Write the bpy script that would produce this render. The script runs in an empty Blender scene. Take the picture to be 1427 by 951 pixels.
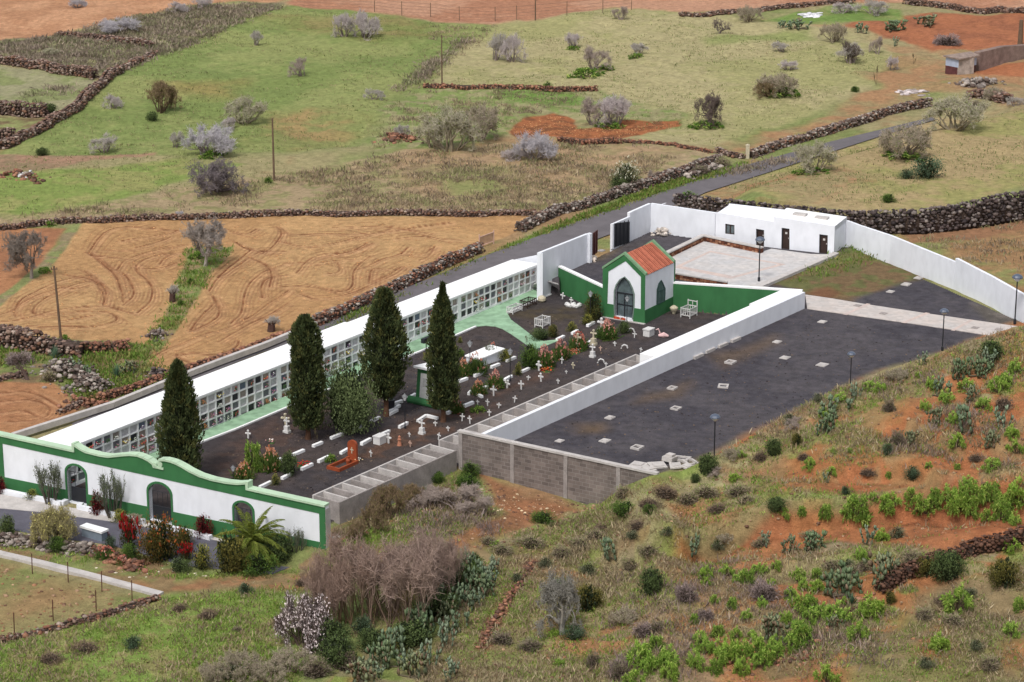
import bpy, math, random
import numpy as np
from mathutils import Vector
from mathutils.geometry import tessellate_polygon

SC = bpy.context.scene
COL = bpy.context.collection
R = random.Random(7)
NR = np.random.default_rng(11)

# ------------------------------------------------------------------ survey of the place
FOC, CAMH, PIT, SLOPE = 3360.0, 52.0, math.radians(16.6), 0.016
CP, SP = math.cos(PIT), math.sin(PIT)

def ray(u, v):
    a = (u - 713.5) / FOC; b = -(v - 475.5) / FOC
    return np.array([a, CP + b * SP, -SP + b * CP])
def G(x, y): return SLOPE * (np.clip(y, 90, 420) - 150)
def P(u, v, dz=0.0):
    """where a sight line of the survey meets the valley floor raised by dz"""
    d = ray(u, v); t = (SLOPE * (-150) + dz - CAMH) / (d[2] - SLOPE * d[1])
    return Vector((d[0] * t, d[1] * t, CAMH + d[2] * t))
def PZ(u, v, z):
    d = ray(u, v); t = (z - CAMH) / d[2]
    return Vector((d[0] * t, d[1] * t, z))
def onwall(p0, e, u, v):
    """distance along and height on an upright plane"""
    d = ray(u, v); n = Vector((e.y, -e.x, 0)); t = (p0.x * n.x + p0.y * n.y) / (d[0] * n.x + d[1] * n.y)
    q = Vector((d[0] * t, d[1] * t, CAMH + d[2] * t))
    return ((q.x - p0.x) * e.x + (q.y - p0.y) * e.y, q.z)
def hdir(a, b):
    e = Vector((b.x - a.x, b.y - a.y, 0)); return e.normalized()
def ss(a, b, x):
    t = np.clip((x - a) / (b - a), 0, 1); return t * t * (3 - 2 * t)

# ------------------------------------------------------------------ noise
def _h(ix, iy, s):
    n = (ix.astype(np.int64) * 374761393 + iy.astype(np.int64) * 668265263 + s * 1442695041) & 0xffffffff
    n = ((n ^ (n >> 13)) * 1274126177) & 0xffffffff
    return ((n ^ (n >> 16)) & 0xffff) / 65535.0
def vn(x, y, s=0):
    x = np.asarray(x, float); y = np.asarray(y, float)
    ix = np.floor(x); iy = np.floor(y); fx = x - ix; fy = y - iy
    fx = fx * fx * (3 - 2 * fx); fy = fy * fy * (3 - 2 * fy)
    a = _h(ix, iy, s); b = _h(ix + 1, iy, s); c = _h(ix, iy + 1, s); d = _h(ix + 1, iy + 1, s)
    return (a * (1 - fx) + b * fx) * (1 - fy) + (c * (1 - fx) + d * fx) * fy
def fbm(x, y, sc, o=4, s=0):
    t = 0; a = 1; w = 0; x = np.asarray(x, float) / sc; y = np.asarray(y, float) / sc
    for i in range(o):
        t = t + a * vn(x, y, s + i * 17); w += a; a *= .55; x = x * 2.03 + 7.1; y = y * 2.03 + 3.7
    return t / w

# ------------------------------------------------------------------ colours
def lin(c, k=1 / 1.2):
    return tuple((((v / 255) / 12.92) if v / 255 <= .04045 else (((v / 255) + .055) / 1.055) ** 2.4) * k for v in c)

# ------------------------------------------------------------------ polygons
def inpoly(x, y, poly):
    r = np.zeros(x.shape, bool); n = len(poly)
    for i in range(n):
        x0, y0 = poly[i][:2]; x1, y1 = poly[(i + 1) % n][:2]
        if y0 == y1: continue
        c = ((y0 > y) != (y1 > y)) & (x < (x1 - x0) * (y - y0) / (y1 - y0) + x0)
        r ^= c
    return r
def segdist(x, y, pts, closed=False):
    d = np.full(x.shape, 1e9); n = len(pts)
    for i in range(n if closed else n - 1):
        x0, y0 = pts[i][:2]; x1, y1 = pts[(i + 1) % n][:2]; dx, dy = x1 - x0, y1 - y0
        L = dx * dx + dy * dy + 1e-9
        t = np.clip(((x - x0) * dx + (y - y0) * dy) / L, 0, 1)
        d = np.minimum(d, np.hypot(x - x0 - t * dx, y - y0 - t * dy))
    return d

# ------------------------------------------------------------------ key corners of the walled ground
T = 1.25
FW0 = P(-40, 671.3, 0); FW1 = P(455, 779, 0)
NB0 = PZ(56.7, 611.7, 2.6); NB1 = PZ(715.7, 360.3, 2.6); NF0 = PZ(120, 613.8, 2.6); NF1 = PZ(750.4, 367.9, 2.6)
V_IN0 = P(435, 690, T); V_IN1 = P(886, 493.5, T)
V_OUT0 = P(455, 703, T); V_OUT1 = P(638, 625.5, T)
BW0 = P(640, 600, T + 1.3); BW1 = P(916, 659.5, T + 1.3)
WW0 = P(675.7, 605.3, T + 1.3); WW1 = P(1122, 407.5, T + 1.3)
GW0 = P(777.8, 407, 0); GW1 = P(1072, 409.4, 2.3)
BR0 = P(1162, 354.7, T); BR1 = P(1188, 344, T)
RW0 = P(1192, 347, T); RW1 = P(1440, 456, T)
LW0 = P(743, 401, T); LW1 = P(820, 366, T)
CW0 = P(877, 337, T); CW1 = P(906, 323, T); CW2 = P(994, 335.5, T)

e_n = hdir(NF0, NF1); n_n = Vector((e_n.y, -e_n.x, 0))
INTER = [FW0.to_2d(), FW1.to_2d(), V_OUT0.to_2d(), V_OUT1.to_2d(), BW0.to_2d() , WW0.to_2d(), WW1.to_2d(), GW1.to_2d(), GW0.to_2d(), NF1.to_2d(), NB1.to_2d(), NB0.to_2d()]
_eb = hdir(BW0, BW1); _nb = Vector((_eb.y, -_eb.x, 0)); _ew = hdir(WW0, WW1); _nw = Vector((_ew.y, -_ew.x, 0))
_c0 = P(839.6, 441.4, 0); _c1 = P(898.4, 451.7, 0); _cs = P(936.6, 430.5, 0); _ec = hdir(_c0, _c1); _es = Vector((-_ec.y, _ec.x, 0)); _cd = max(3.2, (_cs - _c1).dot(_es))
GRE = Vector((WW1.x, WW1.y, 0)) - _nw * .3
YARD = [BW0 - _nb * .2, WW0 - _nb * .2 - _nw * .12, WW1 - _nw * .12, GRE + _es * .1, _c1 + _es * (_cd + .1), _c0 + _es * (_cd + .1), _c0 + _es * .5, P(841, 437, 0) + _es * .16, GW0 + _es * .16, P(780, 390, T), P(752, 388, T), LW1 + Vector((-.1, .1, 0)), P(857, 347, T), CW0, CW1, CW2,
        BR0 + Vector((-1.4, 2.4, 0)), BR1, RW0, RW1, Vector((58, 172, 0)), Vector((52, 140, 0)), Vector((14, 133, 0)), BW1 - _nb * .2]
YARD = [p.to_2d() for p in YARD]
INTER = INTER[:7] + [GRE.to_2d(), (_c1 + _es * _cd).to_2d(), (_c0 + _es * _cd).to_2d(), GW0.to_2d()] + INTER[-3:]
ROADL = [(1300,164),(1235,180),(1156,199),(1045,230),(960,256),(880,283),(810,308),(773,322),(700,349),(668,361),(600,389),(520,421),(440,452),(360,482),(240,533),(100,592)]
ROADR = [(1304,168),(1240,187),(1165,211),(1060,245),(985,269),(950,284),(905,303),(850,328),(775,356),(712,380),(610,404),(530,436),(450,468),(366,492),(246,540),(105,598)]
ROADC = [((P(*a) + P(*b)) / 2).to_2d() for a, b in zip(ROADL, ROADR)]
FRONT = [P(-80, 700, 0).to_2d(), P(0, 716, 0).to_2d(), P(150, 745, 0).to_2d(), P(300, 770, 0).to_2d(), P(420, 785, 0).to_2d()]; NICHB = [P(0, 620, 0).to_2d(), P(440, 450, 0).to_2d()]; BK = P(500, 768, 0)
# top of the dark retaining wall behind the compound: foot line
DW = [P(940, 290, .3), P(1000, 300, .8), P(1190, 322, T), P(1290, 323, T), P(1370, 312, T), P(1450, 298, T)]
DWY = ([p.x for p in DW], [p.y for p in DW])
UPF = [p.to_2d() + Vector((0, .75)) for p in DW] + [Vector((75, 230)), Vector((110, 330)), P(1400, 120, 0).to_2d(), P(1300, 166, 0).to_2d(), P(1240, 187, 0).to_2d(), P(1165, 211, 0).to_2d(), P(1060, 245, 0).to_2d(), P(985, 269, 0).to_2d(), P(950, 284, 0).to_2d()]
# brow of the hill: (u, v, height above the floor)
BROW = [(800, 716, -.5), (835, 692, -.3), (905, 663, 2.75), (950, 656, 2.2), (985, 640, 2.6), (1030, 622, 3.2), (1080, 590, 4.0), (1130, 562, 4.8), (1180, 537, 5.6),
        (1230, 516, 6.4), (1290, 498, 7.2), (1340, 480, 8.0), (1390, 463, 8.7), (1440, 447, 9.3)]
BP = [P(u, v, h) for u, v, h in BROW]
BX = np.array([-30, -4] + [p.x for p in BP] + [44, 70, 140, 400]); BY = np.array([139, 139] + [p.y for p in BP] + [146, 142, 120, 60])
BH = np.array([-.5, -.5] + [b[2] for b in BROW] + [10.5, 14, 20, 26])
# terraces on the hill face: (line in x -> y, drop, width)
TERR = []
def brow_h(x): return np.interp(x, BX, BH)

def terr(x, y):
    x = np.asarray(x, float); y = np.asarray(y, float)
    g = G(x, y)
    inter = inpoly(x, y, INTER); yard = inpoly(x, y, YARD)
    comp = inter | yard
    nz = (fbm(x, y, 9, 3, 5) - .5) * .5 + (fbm(x, y, 1.7, 3, 9) - .5) * .14
    far = ss(195, 260, y)
    nz = nz * (1 + 1.2 * far) + far * (fbm(x, y, 45, 2, 31) - .5) * 1.6
    road = segdist(x, y, ROADC)
    nz = nz * ss(2.2, 6, road) * ss(1.0, 8.0, segdist(x, y, FRONT)) * ss(0.5, 4, segdist(x, y, NICHB))
    bank = 1.15 * np.exp(-(((x - BK.x) / 4.2) ** 2 + ((y - BK.y) / 2.6) ** 2) ** 1.3)
    bank = bank + .85 * np.exp(-(((x - BK.x - 5) / 5) ** 2 + ((y - BK.y - 4) / 4) ** 2))
    # field held up behind the dark wall
    wy = np.interp(x, *DWY)
    up = inpoly(x, y, UPF) * ss(2.5, 11, road) * ss(62, 34, y - wy) * 2.7 * ss(16, 22, x)
    z = g + np.where(comp, 0, nz + up + bank)
    # behind-the-compound slack level on the right, outside the long wall
    z = z + np.where((~comp) & (x > 26) & (y < wy) & (y > 140), T * .8, 0)
    # dirt below the block wall
    dirt = ss(-16, -6, x) * ss(146, 140, y) * (x > -16)
    z = z - np.where(comp, 0, .5 * dirt)
    z = np.where(yard, g + T, z)
    # the hill in the foreground
    by = np.interp(x, BX, BY); bh = brow_h(x)
    k = bh / np.maximum(by - 108, 8)
    t = by - y
    front = bh - k * t + (fbm(x, y, 6, 4, 77) - .5) * np.clip(bh, 0, 3) * .6 * ss(0, 6, t)
    for (tx, ty, drop, rec) in TERR:
        yl = np.interp(x, tx, ty); w = ss(tx[0], tx[0] + 4, x); tt = yl - y + (vn(x / 2.2, y * 0, 5) - .5) * .6
        front = front + w * np.where(tt > 0, np.where(tt < .9, -drop * ss(0, .9, tt), -drop * (1 - ss(.9, rec, tt))), drop * .25 * ss(3, 0, -tt))
    back = bh - .95 * (-t)
    h = g + np.where(t > 0, front, back) + np.where(x > 0, 0, 0)
    on = (x > 1.0)
    hh = np.where(bh > -.4, h, -50)
    z = np.where(on & (hh > z) & ~(inter & ~yard), hh, z)
    # rise under the viewpoint
    z = z + np.where(y < 84, (84 - np.maximum(y, -60)) * .42, 0)
    return z
def hit(u, v):
    d = ray(u, v); tf = lambda dz: (SLOPE * (-150) + dz - CAMH) / (d[2] - SLOPE * d[1])
    ts = np.arange(tf(14.0 if u > 820 else 4.5), tf(-3.0) + 1, 1.0); px = d[0] * ts; py = d[1] * ts; pz = CAMH + d[2] * ts
    below = pz < terr(px, py)
    i = int(np.argmax(below)) if below.any() else len(ts) - 1
    lo, hi = ts[max(i - 1, 0)], ts[i]
    for _ in range(9):
        m = (lo + hi) / 2
        if CAMH + d[2] * m < float(terr(np.array([d[0] * m]), np.array([d[1] * m]))[0]): hi = m
        else: lo = m
    return Vector((d[0] * hi, d[1] * hi, CAMH + d[2] * hi))
def ppm(p):   # survey units per metre, upright, at p
    dep = p.y * CP - (p.z - CAMH) * SP
    return FOC / dep
def ground(x, y): return float(terr(np.array([x]), np.array([y]))[0])

def _terr_line(px, drop, rec):
    q = [hit(u, v) for u, v in px]
    q.sort(key=lambda p: p.x)
    return (np.array([p.x for p in q]), np.array([p.y for p in q]), drop, rec)
_t = [_terr_line([(790, 770), (880, 757), (950, 744), (1020, 727), (1080, 712), (1200, 696), (1300, 672), (1380, 668), (1440, 662)], 1.3, 9),
      _terr_line([(960, 790), (1040, 777), (1120, 775), (1200, 765)], .45, 5),
      _terr_line([(1080, 668), (1160, 650), (1215, 640), (1270, 650), (1320, 672)], .7, 6),
      _terr_line([(1180, 590), (1260, 585), (1330, 620), (1440, 610)], .5, 6)]
TERR = _t

# ------------------------------------------------------------------ object helpers
def tag(o, label=None, cat=None, group=None, kind=None):
    if label: o['label'] = label
    if cat: o['category'] = cat
    if group: o['group'] = group
    if kind: o['kind'] = kind
    return o
def link(name, me, parent=None, loc=None):
    o = bpy.data.objects.new(name, me); COL.objects.link(o)
    if parent: o.parent = parent
    if loc is not None: o.location = loc
    return o
def empty(name, loc, label=None, cat=None, group=None, rz=0.0):
    o = bpy.data.objects.new(name, None); COL.objects.link(o); o.location = loc; o.rotation_euler = (0, 0, rz)
    o.empty_display_size = .3
    return tag(o, label, cat, group)
class MB:
    """collects pieces, then links them as ONE mesh"""
    def __init__(s): s.v = []; s.f = []; s.c = []; s.n = 0; s.hasc = False
    def add(s, v, f, c=None):
        v = np.asarray(v, float).reshape(-1, 3); 
        s.v.append(v); s.f += [tuple(i + s.n for i in q) for q in f]; s.n += len(v)
        if c is not None: s.hasc = True
        s.c.append(np.tile(np.array(c if c is not None else (1, 1, 1)), (len(v), 1)) if np.ndim(c) < 2 else np.asarray(c))
        return s
    def box(s, c, d, rz=0.0, tilt=None, col=None):
        cx, cy, cz = c; a, b, h = d[0] / 2, d[1] / 2, d[2] / 2
        v = np.array([[x, y, z] for x in (-a, a) for y in (-b, b) for z in (-h, h)])
        if tilt is not None:
            ct, st = math.cos(tilt), math.sin(tilt); v = np.stack([v[:, 0] * ct + v[:, 2] * st, v[:, 1], -v[:, 0] * st + v[:, 2] * ct], 1)
        co, si = math.cos(rz), math.sin(rz)
        v = np.stack([v[:, 0] * co - v[:, 1] * si + cx, v[:, 0] * si + v[:, 1] * co + cy, v[:, 2] + cz], 1)
        return s.add(v, [(0, 1, 3, 2), (4, 6, 7, 5), (0, 4, 5, 1), (2, 3, 7, 6), (0, 2, 6, 4), (1, 5, 7, 3)], col)
    def hexa(s, b, t, col=None):
        """b, t: four bottom and four top corners in the same turning order"""
        return s.add([tuple(p) for p in b] + [tuple(p) for p in t], [(3, 2, 1, 0), (4, 5, 6, 7)] + [(i, (i + 1) % 4, 4 + (i + 1) % 4, 4 + i) for i in range(4)], col)
    def tube(s, pts, r, n=6, col=None, cap=True):
        pts = [Vector(p) for p in pts]; rr = r if hasattr(r, '__len__') else [r] * len(pts); vs = []
        for i, p in enumerate(pts):
            d = (pts[min(i + 1, len(pts) - 1)] - pts[max(i - 1, 0)]).normalized()
            a = d.cross(Vector((0, 0, 1)) if abs(d.z) < .9 else Vector((1, 0, 0))).normalized(); b = d.cross(a)
            for k in range(n):
                w = 2 * math.pi * k / n; vs.append(p + (a * math.cos(w) + b * math.sin(w)) * rr[i])
        f = [(i * n + k, i * n + (k + 1) % n, (i + 1) * n + (k + 1) % n, (i + 1) * n + k) for i in range(len(pts) - 1) for k in range(n)]
        if cap: f += [tuple(range(n))[::-1], tuple(range((len(pts) - 1) * n, len(pts) * n))]
        return s.add([tuple(v) for v in vs], f, col)
    def lathe(s, c, prof, n=10, col=None):
        vs = [(c[0] + r * math.cos(2 * math.pi * k / n), c[1] + r * math.sin(2 * math.pi * k / n), c[2] + z) for r, z in prof for k in range(n)]
        f = [(i * n + k, i * n + (k + 1) % n, (i + 1) * n + (k + 1) % n, (i + 1) * n + k) for i in range(len(prof) - 1) for k in range(n)]
        f += [tuple(range(n))[::-1], tuple(range((len(prof) - 1) * n, len(prof) * n))]
        return s.add(vs, f, col)
    def poly(s, outer, holes, p0, e, y0, y1, col=None):
        """outline in (along, up) on the upright plane at p0, thick from y0 to y1 along the outward normal"""
        n = Vector((e.y, -e.x, 0)); loops = [outer] + list(holes)
        tri = tessellate_polygon([[Vector((a, b, 0)) for a, b in lp] for lp in loops])
        flat = [q for lp in loops for q in lp]; N = len(flat)
        def w(q, d): return (p0.x + e.x * q[0] + n.x * d, p0.y + e.y * q[0] + n.y * d, q[1])
        v = [w(q, y1) for q in flat] + [w(q, y0) for q in flat]; f = []
        def ar(t): a, b, c = [flat[i] for i in t]; return (b[0] - a[0]) * (c[1] - a[1]) - (b[1] - a[1]) * (c[0] - a[0])
        for t in tri:
            if ar(t) < 0: t = t[::-1]
            f.append(tuple(t)); f.append(tuple(N + i for i in t[::-1]))
        o = 0
        for lp in loops:
            m = len(lp)
            for i in range(m): f.append((o + i, o + (i + 1) % m, N + o + (i + 1) % m, N + o + i))
            o += m
        return s.add(v, f, col)
    def mesh(s, name, mat, smooth=False):
        me = bpy.data.meshes.new(name); v = np.concatenate(s.v)
        me.from_pydata(v.tolist(), [], s.f)
        if s.hasc:
            a = me.color_attributes.new('Col', 'FLOAT_COLOR', 'POINT'); c = np.concatenate(s.c); 
            a.data.foreach_set('color', np.concatenate([c, np.ones((len(c), 1))], 1).astype(np.float32).ravel())
        me.materials.append(mat)
        if smooth: me.polygons.foreach_set('use_smooth', [True] * len(me.polygons))
        me.update(); return me
    def build(s, name, mat, parent=None, smooth=False, local=True):
        me = s.mesh(name, mat, smooth)
        o = link(name, me, parent)
        if parent is not None and local is False:
            pass
        elif parent is not None:
            o.matrix_parent_inverse = parent_matrix(parent).inverted()
        return o
def parent_matrix(p):
    from mathutils import Matrix, Euler
    m = Matrix.LocRotScale(p.location, p.rotation_euler, p.scale)
    if p.parent: m = parent_matrix(p.parent) @ p.matrix_parent_inverse @ m
    return m
def trimesh(name, V, F, C, mat, smooth=False):
    """fast mesh from numpy triangles"""
    me = bpy.data.meshes.new(name); V = np.asarray(V, np.float32); F = np.asarray(F, np.int32)
    k = F.shape[1]
    me.vertices.add(len(V)); me.vertices.foreach_set('co', V.ravel())
    me.loops.add(F.size); me.loops.foreach_set('vertex_index', F.ravel())
    me.polygons.add(len(F)); me.polygons.foreach_set('loop_start', np.arange(0, F.size, k, dtype=np.int32))
    if smooth: me.polygons.foreach_set('use_smooth', np.ones(len(F), bool))
    me.update(calc_edges=True)
    a = me.color_attributes.new('Col', 'FLOAT_COLOR', 'POINT')
    a.data.foreach_set('color', np.concatenate([np.asarray(C), np.ones((len(V), 1))], 1).astype(np.float32).ravel())
    me.materials.append(mat); return me

# ------------------------------------------------------------------ materials
def newmat(name, rough=.85, spec=.2):
    m = bpy.data.materials.new(name); m.use_nodes = True; b = m.node_tree.nodes['Principled BSDF']
    b.inputs['Roughness'].default_value = rough; b.inputs['Specular IOR Level'].default_value = spec
    return m, m.node_tree, b
def N(nt, t, **k):
    n = nt.nodes.new(t)
    for a, v in k.items(): setattr(n, a, v)
    return n
def posnoise(nt, scale, detail=4, rough=.6):
    g = N(nt, 'ShaderNodeNewGeometry'); n = N(nt, 'ShaderNodeTexNoise'); n.inputs['Scale'].default_value = scale
    n.inputs['Detail'].default_value = detail; n.inputs['Roughness'].default_value = rough
    nt.links.new(g.outputs['Position'], n.inputs['Vector']); return n
def mulrange(nt, src, lo, hi, f0=.3, f1=.7):
    r = N(nt, 'ShaderNodeMapRange'); r.inputs[1].default_value = f0; r.inputs[2].default_value = f1; r.inputs[3].default_value = lo; r.inputs[4].default_value = hi
    nt.links.new(src, r.inputs[0]); return r.outputs[0]
def vmul(nt, a, b):
    m = N(nt, 'ShaderNodeVectorMath', operation='MULTIPLY')
    nt.links.new(a, m.inputs[0])
    nt.links.new(b, m.inputs[1]); return m.outputs[0]
def mplain(name, c, rough=.85, var=.12, scale=2.0, bump=.0, bscale=30, spec=.2, metal=0):
    m, nt, b = newmat(name, rough, spec); b.inputs['Metallic'].default_value = metal
    rgb = N(nt, 'ShaderNodeRGB'); rgb.outputs[0].default_value = (*lin(c), 1)
    n1 = posnoise(nt, scale, 6); n2 = posnoise(nt, scale * 9, 3)
    f = mulrange(nt, n1.outputs['Fac'], 1 - var, 1 + var); f2 = mulrange(nt, n2.outputs['Fac'], 1 - var * .6, 1 + var * .6)
    o = vmul(nt, vmul(nt, rgb.outputs[0], f), f2); nt.links.new(o, b.inputs['Base Color'])
    if bump:
        nb = posnoise(nt, bscale, 4); bp = N(nt, 'ShaderNodeBump'); bp.inputs['Strength'].default_value = bump; bp.inputs['Distance'].default_value = .05
        nt.links.new(nb.outputs['Fac'], bp.inputs['Height']); nt.links.new(bp.outputs['Normal'], b.inputs['Normal'])
    return m
def mattr(name, rough=.8, var=.15, scale=4.0, bump=0, bscale=12, spec=.15, dist=.1, transl=0):
    m, nt, b = newmat(name, rough, spec)
    a = N(nt, 'ShaderNodeAttribute', attribute_name='Col')
    n1 = posnoise(nt, scale, 5); n2 = posnoise(nt, scale * 7, 4, .7)
    o = vmul(nt, vmul(nt, a.outputs['Color'], mulrange(nt, n1.outputs['Fac'], 1 - var, 1 + var)), mulrange(nt, n2.outputs['Fac'], 1 - var, 1 + var))
    nt.links.new(o, b.inputs['Base Color'])
    if transl:
        tr = N(nt, 'ShaderNodeBsdfTranslucent'); nt.links.new(o, tr.inputs['Color']); mx = N(nt, 'ShaderNodeMixShader'); mx.inputs[0].default_value = transl
        nt.links.new(b.outputs[0], mx.inputs[1]); nt.links.new(tr.outputs[0], mx.inputs[2]); nt.links.new(mx.outputs[0], nt.nodes['Material Output'].inputs['Surface'])
    if bump:
        nb = posnoise(nt, bscale, 6, .7); bp = N(nt, 'ShaderNodeBump'); bp.inputs['Strength'].default_value = bump; bp.inputs['Distance'].default_value = dist
        nt.links.new(nb.outputs['Fac'], bp.inputs['Height']); nt.links.new(bp.outputs['Normal'], b.inputs['Normal'])
    return m
MT = mattr('terrain_soil', .95, .22, 1.6, .9, 5, .05, .16)
MLEAF = mattr('leaves', .7, .12, 3, spec=.2, transl=.25)
MTWIG = mattr('twigs', .9, .1, 3)
MSTONE = mattr('lava_stone', .95, .25, 3, .6, 14)
MWHITE = None
def limewash(name, c, streak=.1, low=.0):
    m, nt, b = newmat(name, .8, .2)
    rgb = N(nt, 'ShaderNodeRGB'); rgb.outputs[0].default_value = (*lin(c, 1), 1)
    g = N(nt, 'ShaderNodeNewGeometry'); mp = N(nt, 'ShaderNodeMapping'); mp.inputs['Scale'].default_value = (1.3, 1.3, .6)
    nt.links.new(g.outputs['Position'], mp.inputs['Vector']); n = N(nt, 'ShaderNodeTexNoise'); n.inputs['Scale'].default_value = 1.3; n.inputs['Detail'].default_value = 7
    nt.links.new(mp.outputs[0], n.inputs['Vector']); n2 = posnoise(nt, .5, 5)
    o = vmul(nt, vmul(nt, rgb.outputs[0], mulrange(nt, n.outputs['Fac'], 1 - streak, 1.0, .28, .6)), mulrange(nt, n2.outputs['Fac'], 1 - streak * .7, 1, .3, .55))
    nt.links.new(o, b.inputs['Base Color'])
    nb = posnoise(nt, 9, 5); bp = N(nt, 'ShaderNodeBump'); bp.inputs['Strength'].default_value = .25; bp.inputs['Distance'].default_value = .02
    nt.links.new(nb.outputs['Fac'], bp.inputs['Height']); nt.links.new(bp.outputs['Normal'], b.inputs['Normal'])
    return m
MWHITE = limewash('white_limewash', (226, 228, 234), .09)
MROOF = limewash('white_roof', (236, 236, 236), .04)
MGREEN = limewash('green_paint', (58, 110, 68), .16)
MPALEG = limewash('pale_green_paint', (180, 204, 176), .14)
MCONC = mplain('bare_concrete', (158, 150, 146), .9, .22, 1.5, .4, 10)
MCAP = mplain('pale_concrete', (196, 190, 186), .9, .16, 1.5, .3, 12)
MBLACK = mplain('black_metal', (38, 40, 46), .5, .1, 3, spec=.4)
MGLASS = mplain('window_glass', (92, 104, 108), .12, .3, 2.5, spec=.7)
MDARKW = mplain('brown_wood', (62, 48, 44), .6, .2, 4)
MWOOD = mplain('weathered_pole_wood', (112, 92, 76), .9, .2, 3)
MORANGE = mplain('orange_marble', (156, 76, 46), .45, .15, 5, spec=.4)
MMARB = mplain('white_marble', (222, 220, 218), .6, .08, 6)
MCREAM = mplain('cream_stone', (200, 190, 165), .8, .15, 6)
MLAMP = mplain('lamp_glass', (228, 230, 232), .3, .03, 3, spec=.5)
MREDM = mplain('red_brown_metal', (88, 48, 44), .6, .2, 4)
# ================================================================== the ground
def build_ground():
    # rows of vertices get coarser with distance, columns fan out a little
    ang = np.linspace(math.radians(26.5), math.radians(6.6), 980)
    ys = CAMH / np.tan(ang); ys = ys * 1.0
    ys = np.concatenate([np.linspace(-300, 60, 12), np.linspace(66, ys[0] - .5, 24), ys, ys[-1] * np.cumprod(np.full(14, 1.18))])
    u = np.linspace(-1, 1, 1160); ext = np.array([1.06, 1.15, 1.3, 1.6, 2.2, 3.4, 6, 12, 25]); u = np.concatenate([-ext[::-1], u, ext])
    Y, U = np.meshgrid(ys, u, indexing='ij')
    X = U * (5 + .226 * np.clip(Y, 100, 420))
    Z = terr(X.ravel(), Y.ravel()).reshape(X.shape)
    Z = np.where(Y > 480, G(X, Y) + ss(480, 1400, Y) * 25, Z)
    x, y = X.ravel(), Y.ravel()
    n1 = fbm(x, y, 14, 4, 1); n2 = fbm(x, y, 4, 4, 2); n3 = fbm(x, y, 1.1, 3, 3); n4 = fbm(x, y, 30, 3, 4)
    def mixc(a, b, t): return a + (b - a) * t[:, None]
    def A(c):
        c = np.array(lin(c)); g = c.mean(); return (g + (c - g) * np.array([.92, .92, .88])) * 1.16
    C = mixc(np.tile(A((150, 140, 98)), (len(x), 1)), A((122, 132, 74)), ss(.42, .62, n1))
    C = mixc(C, A((158, 122, 86)), ss(.52, .68, n4 * .6 + n2 * .4) * .8)
    wx = (fbm(x, y, 5, 3, 51) - .5) * 2; wy = (fbm(x, y, 5, 3, 52) - .5) * 2
    def paint(px, c1, c2=None, soft=1.0, warp=0.0, op=1.0, ns=None, dz=None, lo=.42, hi=.6):
        nonlocal C
        poly = [(hit(*q) if dz is None else P(*q, dz)) for q in px]; poly = [(p[0], p[1]) for p in poly]
        xs = [p[0] for p in poly]; ys_ = [p[1] for p in poly]; m = soft + warp + 1
        idx = np.nonzero((x > min(xs) - m) & (x < max(xs) + m) & (y > min(ys_) - m) & (y < max(ys_) + m))[0]
        if not len(idx): return
        a = x[idx] + wx[idx] * warp; b = y[idx] + wy[idx] * warp
        ins = inpoly(a, b, poly); d = segdist(a, b, poly, True); sd = np.where(ins, d, -d)
        w = ss(-soft / 2, soft / 2, sd) * op
        c = np.tile(A(c1), (len(idx), 1))
        if c2 is not None:
            nn = {None: n2, 'big': n1, 'fine': n3, 'huge': n4}[ns][idx] * .75 + n3[idx] * .25
            c = mixc(c, A(c2), ss(lo, hi, nn))
        C[idx] = mixc(C[idx], c, w) if False else C[idx] + (c - C[idx]) * w[:, None]
    def stroke(px, c, w=.25, op=.6, dz=0.0, soft=.15, warp=0, hitp=False):
        pts = [(hit(*q) if hitp else P(*q, dz)) for q in px]
        # round the strokes off
        for _ in range(2):
            q = [pts[0]]
            for a_, b_ in zip(pts, pts[1:]): q += [a_ * .75 + b_ * .25, a_ * .25 + b_ * .75]
            pts = q + [pts[-1]]
        pts = [(p[0], p[1]) for p in pts]; xs = [p[0] for p in pts]; ysx = [p[1] for p in pts]; m = w + soft + 1
        idx = np.nonzero((x > min(xs) - m) & (x < max(xs) + m) & (y > min(ysx) - m) & (y < max(ysx) + m))[0]
        if not len(idx): return
        d = segdist(x[idx] + wx[idx] * warp, y[idx] + wy[idx] * warp, pts)
        k = ss(w + soft, w, d) * op * (.6 + .4 * ss(.35, .55, n3[idx]))
        C[idx] += (A(c) - C[idx]) * k[:, None]
        return idx, ss(w + soft, w, d)
    # ---- far fields
    paint([(395,-40),(1500,-40),(1500,20),(1340,16),(1260,4),(1185,4),(1060,14),(947,20),(860,12),(800,24),(740,30),(690,36),(560,24),(400,10)], (164,116,86), (178,134,104), 1.5, 1, ns='big')
    paint([(-60,-40),(398,-40),(390,4),(300,4),(240,12),(120,40),(60,54),(-60,62)], (170,124,88), (184,138,100), 1.2, 1)
    paint([(-40,60),(60,52),(120,38),(240,10),(395,5),(280,45),(215,74),(168,100),(135,110),(60,96),(-40,84)], (112,104,84), (142,138,92), 1.5, 1.5, ns='fine')
    paint([(-40,92),(60,96),(135,110),(111,144),(70,160),(-40,150)], (146,142,106), (128,134,84), 1, 1)
    paint([(-40,162),(75,165),(50,180),(5,206),(-40,206)], (134,138,84), (118,100,72), 1, 1)
    paint([(400,8),(560,25),(684,38),(640,62),(610,100),(585,122),(545,135),(500,202),(400,212),(250,216),(20,222),(-10,214),(60,180),(111,148),(168,100),(280,45)], (118,132,70), (136,142,82), 1.5, 1, ns='big')
    paint([(240,115),(330,112),(330,135),(250,132)], (150,124,74), None, 5, 3, .6)
    paint([(370,160),(480,150),(500,190),(430,205),(350,195)], (158,128,84), (130,130,76), 5, 3, .8)
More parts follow.
